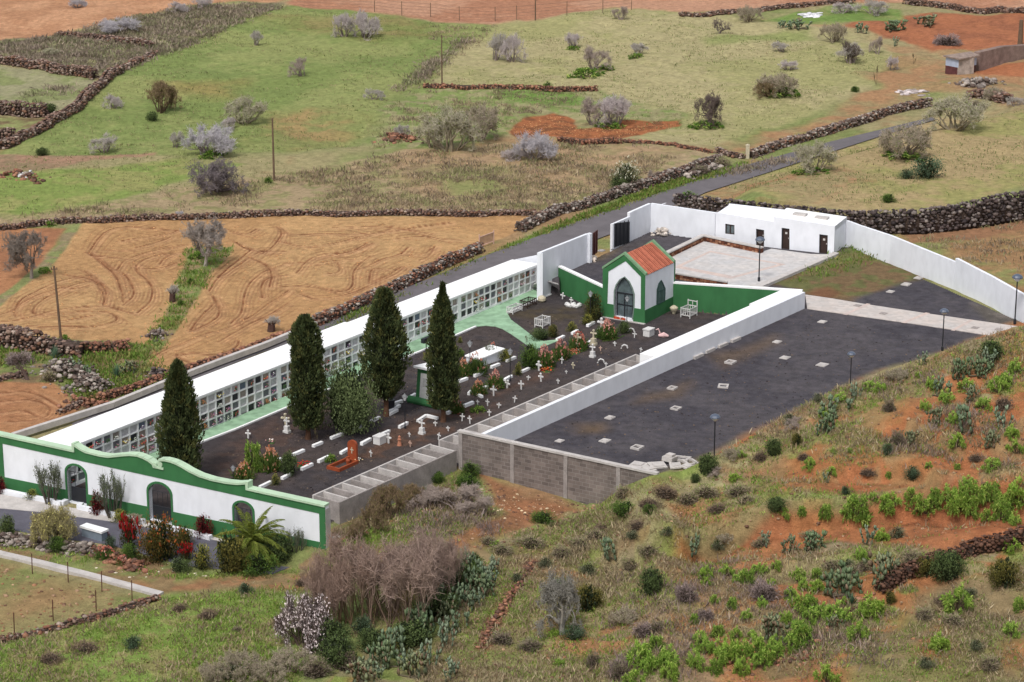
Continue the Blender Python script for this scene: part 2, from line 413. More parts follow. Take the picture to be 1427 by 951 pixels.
    paint([(340,20),(560,26),(620,45),(560,60),(400,40)], (138,122,76), (120,124,66), 5, 3, .7)
    paint([(-40,240),(60,236),(250,222),(330,232),(250,255),(120,290),(30,302),(-40,314)], (124,140,68), (142,142,82), 1.5, 1.5)
    paint([(-40,300),(30,300),(120,288),(260,262),(400,238),(560,212),(745,198),(965,203),(1000,215),(930,245),(860,272),(780,292),(745,298),(480,297),(300,302),(115,308),(-40,320)], (158,138,104), (140,134,88), 2, 2, ns='fine', lo=.45, hi=.62)
    paint([(560,212),(745,198),(955,204),(870,250),(700,280),(560,270)], (166,134,100), (148,128,92), 4, 3, .6)
    paint([(600,240),(700,235),(720,265),(620,272)], (124,134,74), None, 3, 3, .7, lo=.5)
    paint([(-40,213),(40,216),(130,218),(215,213),(215,217),(130,223),(60,238),(-40,240)], (158,124,98), (140,120,90), .8, .8)
    paint([(700,35),(860,10),(1000,20),(1060,30),(1180,40),(1250,80),(1200,128),(1000,205),(860,192),(840,168),(760,160),(620,124),(590,121),(640,62)], (162,152,108), (152,148,96), 2, 1.5, ns='big')
    paint([(520,210),(535,150),(590,124),(830,128),(960,160),(950,180),(840,158),(730,158),(690,190),(650,205)], (122,136,74), (146,140,98), 2, 2, ns='fine')
    paint([(700,124),(800,130),(830,142),(760,150),(690,138)], (106,136,58), None, 2, 1, .8)
    paint([(702,185),(729,163),(773,158),(800,166),(803,180),(884,168),(951,168),(948,177),(867,193),(716,192)], (156,96,56), (120,78,50), .5, .8, ns='fine', lo=.5, hi=.7)
    paint([(1010,208),(1150,162),(1225,122),(1200,100),(1340,82),(1440,90),(1440,125),(1330,112),(1280,124),(1240,152),(1100,200),(1030,214)], (160,122,84), (146,128,88), 2.5, 2)
    paint([(1235,22),(1440,18),(1440,68),(1380,68),(1290,70),(1255,56),(1175,36)], (162,102,66), (146,92,62), 1.5, 1.5)
    paint([(1340,95),(1440,85),(1440,110),(1370,105)], (164,100,62), None, 1.5, 1, .9)
    paint([(1060,30),(1180,5),(1255,14),(1255,28),(1160,34),(1100,32)], (108,132,62), (128,136,76), 1, 1)
    paint([(985,52),(1130,42),(1140,56),(1000,62)], (124,138,70), None, 3, 2, .7)
    paint([(965,275),(1040,245),(1160,210),(1300,164),(1440,150),(1440,262),(1290,290),(1190,296),(1010,287)], (162,142,100), (146,142,84), 1, 1, ns='big')
    paint([(970,276),(1040,250),(1180,236),(1220,250),(1150,285),(1000,284)], (160,120,84), (150,134,94), 3, 2, .85)
    paint([(1200,322),(1290,325),(1440,300),(1440,420),(1330,362),(1210,335)], (130,134,78), (152,118,80), .5, 1, ns='big')
    paint([(1250,325),(1300,326),(1440,306),(1440,316),(1310,338),(1260,340)], (146,106,76), None, 1, 1, .9)
    # ---- roadside green and dark verges
    paint([(450,468),(560,412),(671,358),(773,312),(867,276),(960,243),(1040,226),(1040,236),(960,258),(880,286),(773,325),(668,364),(560,410),(470,452)], (104,126,56), (136,120,82), .6, .5)
    paint([(950,262),(1060,232),(1165,198),(1240,176),(1240,182),(1060,240),(960,268)], (116,128,66), None, .8, .6, .6)
    # ---- ploughed fields
    F1 = [(112,312),(150,309),(300,304),(752,300),(722,322),(668,346),(560,392),(440,448),(340,494),(270,526),(240,532),(205,508),(215,482),(140,476),(-30,464),(-30,445),(30,402),(95,330)]
    paint(F1, (174,134,86), (182,144,94), .35, .3, ns='big', dz=0)
    paint([(-40,322),(95,318),(70,345),(38,395),(-40,440)], (168,118,78), (154,106,72), .6, .5, dz=0)
    paint([(262,345),(300,348),(326,342),(322,354),(300,377),(277,412),(252,450),(230,480),(222,492),(205,478),(225,447),(243,410),(256,372)], (122,134,72), (146,128,90), .4, .4, ns='fine', dz=0)
    paint([(-40,440),(-10,418),(30,393),(50,372),(80,340),(96,316),(115,311),(92,345),(60,385),(30,403),(-40,455)], (128,134,80), (140,124,92), .4, .4, ns='fine', dz=0)
    paint([(-40,465),(70,473),(140,476),(212,482),(205,508),(240,534),(157,562),(60,600),(-40,640)], (116,124,68), (132,112,80), .6, .6, ns='fine', dz=0)
    paint([(-40,536),(70,532),(93,548),(108,572),(60,594),(-10,612),(-40,612)], (170,122,80), (160,112,74), .5, .5, dz=0)
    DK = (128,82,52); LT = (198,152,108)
    Z4 = lambda l: [(a / 2.7975, 280 + b / 2.7975) for a, b in l]
    S = [Z4(l) for l in (
        [(105,490),(250,494),(350,492),(430,480),(465,460),(430,435),(350,430),(240,440),(130,450),(128,425),(150,395),(220,360),(300,330),(372,308)],
        [(0,470),(100,462),(200,432),(330,410),(420,410),(520,436)], [(345,200),(370,150),(420,110),(500,98),(690,112)], [(350,200),(400,240),(450,285),(475,340),(480,395)],
        [(330,270),(380,320),(408,370),(402,405)], [(60,410),(80,385),(150,350),(250,312),(360,290)], [(455,270),(480,230),(540,205),(640,185),(720,170)],
        [(530,250),(535,275),(575,305),(598,340),(590,390),(535,435)], [(480,405),(525,370),(518,320),(480,280)], [(530,250),(570,220),(640,205),(690,200)], [(620,245),(640,218),(680,205)],
        [(470,155),(560,140),(650,125),(680,115)], [(400,185),(500,190),(600,165),(660,140)], [(355,210),(420,215),(470,220)],
        [(815,355),(840,310),(900,270),(1000,200),(1060,200)], [(900,120),(960,135),(1000,110)], [(920,160),(980,195),(1119,200)], [(850,300),(900,250),(950,215),(980,190)], [(1019,375),(1016,330),(1040,300),(1119,290)],
        [(740,505),(780,450),(832,398)], [(740,510),(830,470),(862,430),(830,370)], [(690,600),(760,592),(850,600),(925,570),(930,545)], [(690,605),(740,632),(830,636),(930,600)], [(588,612),(620,590),(700,560),(830,510),(950,470),(1020,410),(1119,350)],
        [(850,550),(930,500),(1030,450),(1119,395)], [(900,475),(945,430),(950,350),(1000,290),(1119,240)], [(240,345),(300,350),(350,330)], [(60,450),(50,430),(70,400)], [(230,470),(300,462),(360,450)], [(560,260),(620,262),(690,240)], [(0,440),(40,430),(110,380),(240,345)], [(400,400),(420,350),(380,310),(250,290)])]
    Z3 = lambda l: [(440 + a / 4.322, 340 + b / 4.322) for a, b in l]
    S += [Z3(l) for l in ([(-200,260),(-60,250),(150,300),(230,265),(225,150),(330,80)], [(-100,300),(0,332),(200,310),(350,240),(500,175),(535,140)], [(330,235),(430,195),(520,140)], [(620,105),(680,80),(715,20)], [(0,90),(150,60),(280,30),(340,0)],
        [(400,160),(330,150),(320,240)], [(-180,120),(-60,110),(0,120),(120,100),(240,100)], [(60,180),(150,170),(130,110)], [(500,60),(640,70),(700,30)], [(-250,-20),(-50,30),(200,-20),(450,-90)], [(-200,-60),(60,-50),(350,-60),(800,-130)], [(100,-90),(400,-110),(700,-60)], [(480,-30),(640,-50),(760,-20),(860,-20)], [(-320,60),(-250,20),(-200,-60),(-240,-100)], [(-120,180),(-60,100),(60,60),(200,60),(300,0)], [(-400,80),(-330,100),(-260,180),(-280,260)], [(250,160),(420,90),(520,60),(560,20)])]
    S += [[(0, 560), (40, 556), (75, 566), (60, 585), (10, 588)], [(0, 548), (45, 545), (90, 570)], [(0, 575), (30, 572), (50, 580)]]
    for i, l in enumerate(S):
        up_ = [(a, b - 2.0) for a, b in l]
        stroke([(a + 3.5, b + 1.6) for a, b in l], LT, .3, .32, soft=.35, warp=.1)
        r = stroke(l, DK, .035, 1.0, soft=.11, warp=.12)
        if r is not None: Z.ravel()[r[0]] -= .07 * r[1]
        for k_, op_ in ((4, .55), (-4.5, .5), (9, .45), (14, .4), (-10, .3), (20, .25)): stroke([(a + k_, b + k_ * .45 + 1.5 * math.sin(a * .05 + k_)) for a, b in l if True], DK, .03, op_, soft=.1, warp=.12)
    # ---- walled grounds
    soil = (70,65,67)
    def raw(polyv, c1, c2, soft=.2, ns=None, lo=.42, hi=.6, op=1):
        nonlocal C
        poly = [tuple(p[:2]) for p in polyv]; ins = inpoly(x, y, poly); idx = np.nonzero(ins)[0]
        nn = {None: n2, 'big': n1, 'fine': n3}[ns][idx] * .7 + n3[idx] * .3
        c = mixc(np.tile(A(c1), (len(idx), 1)), A(c2), ss(lo, hi, nn)); C[idx] += (c - C[idx]) * op
    raw(INTER, soil, (78,70,68)); raw(YARD, (74,71,77), (84,80,84))
    paint([(285,632),(340,600),(500,540),(520,560),(400,640),(330,680)], (88,70,62), (74,64,62), 2, 1, .8, dz=0, ns='fine')
    paint([(490,640),(520,618),(600,572),(680,560),(720,540),(760,500),(770,515),(700,560),(640,600),(560,640)], (98,74,60), (76,66,62), 2, 1.2, .85, dz=0, ns='fine')
    paint([(700,440),(740,420),(800,430),(810,445),(760,450)], (84,74,56), (70,64,60), 2, 1, .8, dz=0, ns='fine')
    for q in ([(800,590),(838,590),(838,600),(800,602)], [(815,592),(832,593),(828,600),(812,598)], [(1000,495),(1080,470),(1085,480),(1010,515)], [(900,545),(960,530),(950,550),(890,560)]):
        paint(q, (124,98,60), None, 2, 1.2, .35, dz=T)
    paint([(1075,395),(1130,370),(1190,345),(1240,355),(1300,380),(1230,405),(1190,420),(1130,412)], (118,96,66), (104,104,60), 1.5, 1.5, .95, dz=T, ns='fine')
    paint([(1190,343),(1215,352),(1236,365),(1190,362),(1140,384),(1120,380),(1160,360)], (104,122,62), (116,112,68), 1, .8, .7, dz=T)
    paint([(1120,408),(1160,398),(1180,410),(1160,417)], (120,84,58), None, 1, .8, .9, dz=T)
    paint([(1350,420),(1427,440),(1427,458),(1380,452)], (126,116,106), (96,90,80), 1, 1, .7, dz=T)
    paint([(822,345),(862,330),(862,352),(840,362),(822,366)], (140,104,78), (110,98,82), 1, .6, .9, dz=T)
    paint([(820,366),(900,330),(905,345),(850,372)], (98,92,84), (80,74,74), 1.5, 1, .7, dz=T)
    # ---- in front of the entrance wall
    paint([(-60,735),(130,760),(170,728),(230,740),(225,790),(300,800),(440,800),(480,770),(600,735),(640,690),(520,690),(455,757),(420,780),(300,790),(240,820),(225,830),(0,772),(-60,755)], (124,130,74), (140,116,80), .6, 1, ns='fine', dz=0)
    paint([(-60,762),(0,782),(222,836),(120,866),(0,896),(-60,905)], (142,130,84), (128,134,74), .8, 1.5, ns=None, dz=0)
    paint([(20,800),(60,808),(130,830),(60,850),(0,870)], (152,118,80), (138,130,82), 3, 2, .7)
    paint([(-60,905),(0,895),(130,864),(228,832),(300,822),(360,828),(400,860),(420,1000),(-60,1000)], (120,142,62), (142,140,82), .8, 1.2, ns='fine', lo=.46, hi=.66)
    paint([(100,800),(228,812),(300,808),(420,795),(480,785),(560,765),(600,745),(650,760),(600,785),(480,800),(400,822),(300,822),(230,826),(180,818)], (152,112,76), (138,116,80), 1.2, 1.2, ns='fine')
    paint([(455,757),(500,722),(560,690),(636,655),(650,668),(640,700),(600,740),(520,775),(440,785)], (120,116,70), (112,96,72), 1, 1, ns='fine')
    # ---- dirt and hill
    paint([(640,655),(700,672),(790,690),(842,700),(812,716),(730,738),(692,762),(600,785),(565,775),(640,742),(700,716),(690,690)], (156,106,70), (138,98,66), 1, 1.4, ns=None)
    paint([(700,660),(790,684),(830,694),(800,704),(730,692)], (140,104,72), (150,120,84), 1, 1, .7)
    hillp = [(905,664),(985,640),(1080,588),(1180,537),(1290,498),(1440,447),(1440,1000),(420,1000),(520,880),(600,790),(700,745),(800,716),(840,695)]
    paint(hillp, (148,136,94), (160,116,76), 1.5, 1, ns=None, lo=.47, hi=.62)
    paint(hillp, (106,118,58), None, 1.5, 1, .0)
    # green bloom over the hill where the noise says so
    poly = [hit(*q)[:2] for q in hillp]; idx = np.nonzero(inpoly(x, y, poly))[0]
    g = ss(.45, .6, fbm(x[idx], y[idx], 7, 4, 61)) * .85; C[idx] += (A((124,142,62)) - C[idx]) * g[:, None]
    g = ss(.56, .66, fbm(x[idx], y[idx], 3.2, 4, 62)) * .8; C[idx] += (A((142,128,100)) - C[idx]) * g[:, None]
    g = ss(.49, .56, fbm(x[idx] * .7, y[idx], 2.4, 4, 63)) * ss(7, 17, x[idx]) * .9; C[idx] += (A((164,104,60)) - C[idx]) * g[:, None]
    paint([(600,800),(700,740),(860,700),(900,720),(780,790),(760,880),(640,951),(520,951)], (112,124,62), (138,126,90), 3, 2, .75, ns='fine')
    paint([(900,672),(985,648),(1070,600),(1130,570),(1140,600),(1070,680),(1040,710),(940,735),(880,760),(820,740),(860,700)], (158,144,108), (150,120,86), 2, 2, .75, ns='fine')
    paint([(940,700),(975,690),(1000,700),(960,722)], (160,104,64), None, 1.5, 1, .7)
    RB = (164,102,60); RB2 = (146,90,54)
    paint([(948,747),(1020,731),(1090,716),(1190,704),(1290,684),(1440,668),(1440,756),(1330,778),(1240,762),(1130,758),(1040,766),(950,775)], RB, RB2, 1, .7, ns='fine', op=.92)
    paint([(1080,672),(1160,652),(1215,645),(1262,655),(1300,680),(1200,690),(1100,690)], RB, (140,110,70), 1.2, 1, .85)
    paint([(1290,600),(1400,590),(1440,600),(1440,655),(1330,655),(1290,640)], RB, (140,112,74), 1.2, 1, .85)
    paint([(1130,600),(1200,560),(1290,515),(1300,540),(1220,610),(1150,640)], (158,112,70), (140,124,82), 2, 1.5, .7)
    paint([(1150,640),(1230,600),(1300,570),(1440,560),(1440,610),(1300,640),(1200,665)], RB, (148,124,84), 1.5, 1.5, .75, ns='fine')
    paint([(1385,505),(1440,480),(1440,560),(1400,550)], RB, RB2, 1.5, 1, .6)
    paint([(1040,660),(1090,640),(1120,660),(1060,690)], RB, (140,118,80), 1.2, 1, .7)
    paint([(960,712),(1040,706),(1060,720),(960,735)], (150,96,56), (132,120,74), 1.5, 1, .6)
    paint([(950,790),(1010,800),(1100,812),(1180,820),(1130,850),(1000,840),(950,815)], (150,96,60), (124,112,78), 2, 1.5, .7)
    paint([(1260,825),(1440,780),(1440,1000),(1180,1000),(1210,900)], (132,118,84), (122,122,72), 2, 1.5, .9, ns=None)
    paint([(1300,870),(1335,905),(1320,925),(1290,910)], (160,92,50), None, 1.5, 1, .7)
    paint([(1400,890),(1440,890),(1440,940),(1380,930)], (156,100,62), None, 1.5, 1, .7)
    paint([(1050,925),(1150,900),(1170,930),(1080,960)], (152,100,62), (124,112,78), 1.5, 1, .8)
    stroke([(668,904),(689,867),(712,830),(743,782)], (126,82,62), .3, .8, soft=.4, warp=.4, hitp=True)
    stroke([(596,905),(640,860),(690,790),(740,760)], (134,112,86), .3, .5, soft=.5, warp=.5, hitp=True)
    stroke([(800,716),(840,740),(947,738),(1050,712),(1180,698),(1300,675)], (140,136,92), .3, .6, soft=.5, warp=.3, hitp=True)
    # slope tint
    me = None
    C *= (.91 + .18 * fbm(x, y, .9, 3, 88))[:, None]
    C *= (.9 + .2 * fbm(x, y, .3, 2, 89))[:, None]
    ny, nx = X.shape
    i = np.arange(ny * nx).reshape(ny, nx); F = np.stack([i[:-1, :-1], i[:-1, 1:], i[1:, 1:], i[1:, :-1]], -1).reshape(-1, 4)
    V = np.stack([x, y, Z.ravel()], 1)
    o = link('terrain', trimesh('terrain', V, F, C, MT, True)); tag(o, kind='structure')
build_ground()

def drape(name, px_or_pts, mat, dz=.03, base=None, kind='structure', skirt=.3):
    """a flat slab over the floor, corners given; follows the valley floor"""
    pts = [Vector(p) for p in px_or_pts]
    m = MB(); n = len(pts)
    tri = tessellate_polygon([[Vector((p.x, p.y, 0)) for p in pts]])
    top = [(p.x, p.y, p.z + dz) for p in pts]; bot = [(p.x, p.y, p.z + dz - skirt) for p in pts]; f = []
    for t in tri:
        a, b, c = [pts[i] for i in t]
        if (b.x - a.x) * (c.y - a.y) - (b.y - a.y) * (c.x - a.x) < 0: t = t[::-1]
        f.append(tuple(t))
    for k in range(n): f.append((k, (k + 1) % n, n + (k + 1) % n, n + k))
    m.add(top + bot, f); o = m.build(name, mat); tag(o, kind=kind); return o
MROAD = mplain('asphalt', (110, 105, 108), .95, .14, .8, .3, 30)
MROAD2 = mplain('dark_asphalt', (98, 96, 106), .95, .14, 1, .3, 30)
MPATHG = limewash('green_floor_paint', (150, 184, 152), .34)
def paving(name, c1, c2, s):
    m, nt, b = newmat(name, .85, .2); g = N(nt, 'ShaderNodeNewGeometry'); v = N(nt, 'ShaderNodeTexVoronoi'); v.inputs['Scale'].default_value = s
    nt.links.new(g.outputs['Position'], v.inputs['Vector']); n = posnoise(nt, .6, 5)
    mx = N(nt, 'ShaderNodeMix', data_type='RGBA'); mx.inputs['A'].default_value = (*lin(c1), 1); mx.inputs['B'].default_value = (*lin(c2), 1)
    nt.links.new(mulrange(nt, n.outputs['Fac'], 0, 1, .35, .65), mx.inputs['Factor'])
    s_ = N(nt, 'ShaderNodeSeparateColor'); nt.links.new(v.outputs['Color'], s_.inputs[0])
    o = vmul(nt, mx.outputs['Result'], mulrange(nt, s_.outputs[0], .88, 1.08, 0, 1)); nt.links.new(o, b.inputs['Base Color']); return m
MPAVE = paving('grey_paving', (196, 194, 194), (206, 200, 196), 3)
MPAVE2 = paving('pinkish_paving', (212, 192, 182), (200, 184, 178), 4)
MPAVE3 = paving('path_paving', (196, 190, 186), (206, 194, 186), 3)
# asphalt road: ribbon that rides on the ground
def ribbon(name, L, Rr, mat, dz=.06, hitp=False, dens=6):
    a = [P(*q) for q in L]; b = [P(*q) for q in Rr]; rows = []
    for i in range(len(a) - 1):
        for k in range(dens):
            t = k / dens; rows.append((a[i].lerp(a[i + 1], t), b[i].lerp(b[i + 1], t)))
    rows.append((a[-1], b[-1])); m = MB(); vs = []; W = 4
    for p, q in rows:
        for j in range(W + 1):
            r = p.lerp(q, j / W); vs.append((r.x, r.y, float(G(r.x, r.y)) + dz))
    f = [(i * (W + 1) + j, i * (W + 1) + j + 1, (i + 1) * (W + 1) + j + 1, (i + 1) * (W + 1) + j) for i in range(len(rows) - 1) for j in range(W)]
    m.add(vs, f); o = m.build(name, mat); tag(o, kind='structure'); return o
ribbon('road', ROADL, ROADR, MROAD, .09)
m = MB(); a = P(928, 283, .11); b = P(918, 286.5, .11); w = Vector((.06, -.03, 0)); m.add([a - w, a + w, b + w, b - w], [(0, 1, 2, 3)]); tag(m.build('road_marking', MWHITE), kind='structure')
drape('entrance_road', [P(*q) for q in [(-60,700),(0,708),(60,713),(150,725),(240,740),(330,760),(420,785),(380,800),(260,790),(160,762),(140,758),(90,752),(20,740),(-60,728)]], MROAD2, .03)
drape('entrance_pavement', [P(*q) for q in [(-60,688),(0,690),(90,707),(170,722),(300,750),(330,760),(240,742),(150,727),(60,715),(0,709.5),(-60,702)]], MCAP, .06)
# painted green walk inside, with its branch
gw = [(120,671),(280,602.5),(293,597),(404,550),(576,474),(680,429),(752,399.5),(775,403),(776,408),(760,414),(735,422),(714,431),(707,437),(712,446),(728,458),(745,471),(757,476),(775,474),(779,475),(762,482),(747,487),(735,482),(712,466),(700,459),(690,455.5),(676,454.5),(660,456),(636,467),(597,485.5),(500,525),(408,565),(330,598),(281,616.5),(120,687)]
drape('green_path', [P(*q) for q in gw], MPATHG, .03)
drape('ramp_paving', [P(742, 402.5, .02), P(777, 407, .02), P(778, 396, T), P(758, 390, T), P(744, 396, T*.6)], MPAVE, .04, skirt=.1)
# paved square and path
drape('plaza_paving', [P(*q, T) for q in [(925,362),(981,336.5),(1062,352),(1075,347.5),(1130,355),(1162,355.5),(1166,357),(1062,399.5),(1046,401),(1120,413.5),(1118,416),(1010,402),(935,386)]], MPAVE, .05)
for q in ([(944,371),(986,352),(990,353),(949,372.5)], [(986,352),(1088,370),(1093,369),(990,350.5)], [(1012,388.5),(1019,389.5),(1095,369.5),(1088,368.5)], [(940,374),(944,371),(1020,385.5),(1014,388.5)]):
    drape('plaza_paving_band', [P(*k, T) for k in q], MPAVE2, .055, skirt=.02)
drape('paved_path', [P(*q, T) for q in [(1122,411.5),(1160,417),(1201,424),(1300,439),(1427,457),(1450,461),(1440,478),(1371,467),(1280,453),(1188,440),(1125,431)]], MPAVE3, .05)
for q in ([(1290,436.5),(1296,437.5),(1262,451.5),(1256,450.5)],[(1208,424),(1213,424.8),(1180,440),(1175,439)],[(1352,446.5),(1357,447.2),(1330,462),(1325,461.3)]):
    drape('path_paving_band', [P(*k, T) for k in q], MPAVE2, .054, skirt=.02)
# ================================================================== walls and buildings
def wall_seg(m, a, b, th, za0, za1, zb0, zb1, side=0):
    """upright slab from a to b; side -1 / 0 / 1 puts the thickness behind, around or before the line"""
    e = hdir(a, b); n = Vector((e.y, -e.x, 0)); o0 = n * (th * (side - 1) / 2); o1 = n * (th * (side + 1) / 2)
    def q(p, o, z): return (p.x + o.x, p.y + o.y, z)
    m.hexa([q(a, o0, za0), q(a, o1, za0), q(b, o1, zb0), q(b, o0, zb0)], [q(a, o0, za1), q(a, o1, za1), q(b, o1, zb1), q(b, o0, zb1)])
    return e, n
def ptop(a, u, v):
    """height of the point straight above a that lies on the sight line through v"""
    d = ray(u, v); t = a.y / d[1]; return CAMH + d[2] * t
def pix(p):
    dep = p[1] * CP - (p[2] - CAMH) * SP; up = p[1] * SP + (p[2] - CAMH) * CP
    return 713.5 + FOC * p[0] / dep, 475.5 - FOC * up / dep

# ---- entrance wall ------------------------------------------------
e_f = hdir(FW0, FW1); n_f = Vector((e_f.y, -e_f.x, 0))
fl = (FW1 - FW0).length
zt = lambda u: onwall(FW0, e_f, u, 604.5 + .2185 * u)      # straight part of the wall top
def fs(u): return onwall(FW0, e_f, u, 640)[0]
CREST = [(104, .42), (112, .24), (120, .12), (140, .09), (152, .14), (163, .3), (172, .44), (182, .56), (192, .62), (200, .56), (207, .46), (213, .30), (216.5, .14), (221.5, .14), (222, .62), (230, .70), (238, .70), (246, .64), (254, .52), (264, .34), (278, .17), (295, .10), (315, .12), (330, .2), (343, .36)]
ztop = [ (fs(-40), zt(-40)[1] - .14), (fs(103.5), zt(103.5)[1] - .14)]
crest = [(fs(u), zt(u)[1] - .14 + h) for u, h in CREST]
ztop += crest + [(fs(343.5), zt(343.5)[1] - .14), (fl, zt(455)[1] - .14)]
wb = -1.2
outer = [(fs(-40), wb), (fl, wb)] + ztop[::-1]
def arch(uc, uw, vtop, base, pointed=False, n=12):
    s0 = fs(uc - uw / 2); s1 = fs(uc + uw / 2); zt_ = onwall(FW0, e_f, uc, vtop)[1]; r = (s1 - s0) / 2; sp = zt_ - r * .8
    return [(s0, base), (s1, base)] + [(s0 + r + r * math.cos(math.pi * k / n), sp + r * .8 * math.sin(math.pi * k / n)) for k in range(n + 1)]
gates = [(105, 26, 649, 703), (220.5, 31, 674, 729), (337, 26, 700, 750)]
holes = []
for (uc, uw, vt, vb) in gates:
    b = P(uc, vb, .02); holes.append(arch(uc, uw, vt, ground(b.x, b.y) + .05))
ew = empty('entrance_wall', FW0, 'long white entrance wall with green trim, curved scroll crest and three arched gateways', 'wall')
MB().poly(outer, holes, FW0, e_f, -.34, 0).build('wall', MWHITE, ew)
# green trim: band under the coping, corner strips, plinth, all slightly proud and cut at the gateways
band = [(fs(-40), zt(-40)[1] - .62), (fl, zt(455)[1] - .62)] + ztop[::-1]
MB().poly(band, [], FW0, e_f, 0.002, .03).build('green_band', MGREEN, ew)
MB().poly([(fl - .42, -.9), (fl, -.9), (fl, zt(455)[1] - .62), (fl - .42, zt(455)[1] - .62 )], [], FW0, e_f, .002, .03).build('green_band', MGREEN, ew)
s5 = fs(5); MB().poly([(s5 - .9, -.6), (s5, -.6), (s5, zt(5)[1] - .62), (s5 - .9, zt(5)[1] - .62)], [], FW0, e_f, .002, .03).build('green_band', MGREEN, ew)
edges = [s5] ; 
for (uc, uw, vt, vb) in gates: edges += [fs(uc - uw / 2) - .13, fs(uc + uw / 2) + .13]
edges.append(fl - .42)
for k in range(0, len(edges), 2):
    a, b = edges[k], edges[k + 1]; h = .92
    MB().poly([(a, -.7), (b, -.7), (b, h - .25), (a, h - .25)], [], FW0, e_f, .002, .04).build('plinth', MGREEN, ew)
for i, (uc, uw, vt, vb) in enumerate(gates):
    hl = holes[i]; s0, s1 = hl[0][0], hl[1][0]; c = (s0 + s1) / 2; b0 = hl[0][1]
    big = [(c + (x_ - c) * (1 + .26 / (s1 - s0)), z_ if z_ == b0 else z_ + .13 * min(1, max(0, (z_ - b0 - 1) / 1.5))) for x_, z_ in hl]
    MB().poly([big[0]] + [hl[0]] + hl[2:][::-1] + [hl[1]] + [big[1]] + big[2:], [], FW0, e_f, .002, .05).build('gate_surround', MGREEN, ew) if False else None
    m = MB(); path = [hl[1]] + hl[2:] + [hl[0]]; bp = [big[1]] + big[2:] + [big[0]]
    for k in range(len(path) - 1): m.poly([path[k], bp[k], bp[k + 1], path[k + 1]], [], FW0, e_f, -.33, .045)
    m.build('gate_surround', MGREEN, ew)
    # half-glazed iron gate: solid lower leaf, bars above
    zl = b0 + (hl[2][1] - b0) * .5; m = MB(); lx = s0 + (.0 if i != 1 else .0)
    m.poly([(s0 + .12, b0 + .06), (s1 - .03, b0 + .06), (s1 - .03, zl), (s0 + .12, zl)], [], FW0, e_f, -.24, -.2)
    g = m.build('gate', MBLACK, ew); m = MB(); top = hl[2][1] + .05
    for k in range(5):
        x_ = s0 + .12 + (s1 - s0 - .17) * k / 4
        if i == 0 and k in (2, 3): continue
        q = FW0 + e_f * x_ + n_f * -.22; m.tube([(q.x, q.y, zl), (q.x, q.y, top)], .016, 5)
    for zz in (top, zl + .02): 
        q = FW0 + e_f * (s0 + .12) + n_f * -.22; r_ = FW0 + e_f * (s1 - .04) + n_f * -.22; m.tube([(q.x, q.y, zz), (r_.x, r_.y, zz)], .02, 5)
    m.build('gate_bar', MBLACK, g)
# coping: pale green cap that follows the crest
def coping(pts, name='coping'):
    m = MB()
    for (a, za), (b, zb) in zip(pts, pts[1:]):
        L = math.hypot(b - a, zb - za); 
        if b - a < .01 and zb > za + .3: continue
        nx_, nz_ = -(zb - za) / L, (b - a) / L; t = .13
        m.poly([(a, za), (b, zb), (b + nx_ * t, zb + nz_ * t), (a + nx_ * t, za + nz_ * t)], [], FW0, e_f, -.44, .10)
    return m.build(name, MPALEG, ew)
iu = [u for u, _ in CREST].index(216.5)
coping(ztop[:2]); coping(crest[:iu + 1]); coping([(crest[iu][0] - .15, crest[iu][1] + .0), (crest[iu + 1][0] + .35, crest[iu + 1][1] - .02)]); coping(crest[iu + 2:]); coping(ztop[-2:])
for cu, hh, sg in ((103.5, .42, 1), (343.5, .36, -1)):   # little upright stops at the ends of the crest
    s_ = fs(cu); z_ = zt(cu)[1] - .14; MB().poly([(s_ - .08, z_), (s_ + .08, z_), (s_ + .1, z_ + hh + .16), (s_ - .1, z_ + hh + .16)], [], FW0, e_f, -.43, .09).build('crest_stop', MPALEG, ew)
for du, dz_ in ((-2.5, .3), (5.5, .42)):                        # the two scroll ends that face each other
    s_ = fs(218 + du); z_ = zt(218)[1] - .14 + dz_; q = FW0 + e_f * s_
    MB().poly([(s_ + .17 * math.cos(t), z_ + .17 * math.sin(t)) for t in [k * math.pi / 6 for k in range(12)]], [], FW0, e_f, -.42, .08).build('scroll', MPALEG, ew)
MB().poly([(fl, -1.0), (fl + .02, -1.0), (fl + .02, zt(455)[1] - .3), (fl, zt(455)[1] - .3)], [], FW0, e_f, -.5, .0).build('end_face', MCAP, ew)
# planter kerbs along its foot
def kerb_line(name, label, px, w, h, mat, dz=0, cat='kerb'):
    m = MB(); pts = [P(*q, dz) for q in px]
    for a, b in zip(pts, pts[1:]): wall_seg(m, a, b, w, a.z - .3, a.z + h, b.z - .3, b.z + h)
    return tag(m.build(name, mat), label, cat)
kerb_line('planter_kerb', 'low white planter kerb left of the leftmost gateway', [(-60, 674), (0, 687), (86, 705.5), (93, 702)], .3, .3, MWHITE)
kerb_line('planter_kerb', 'low white planter kerb between the left and middle gateways', [(114, 706.5), (110, 710.5), (158, 721), (201, 731)], .3, .3, MWHITE)
kerb_line('planter_kerb', 'low white planter kerb right of the middle gateway, half hidden by shrubs', [(240, 740), (262, 745), (294, 753)], .3, .3, MWHITE)

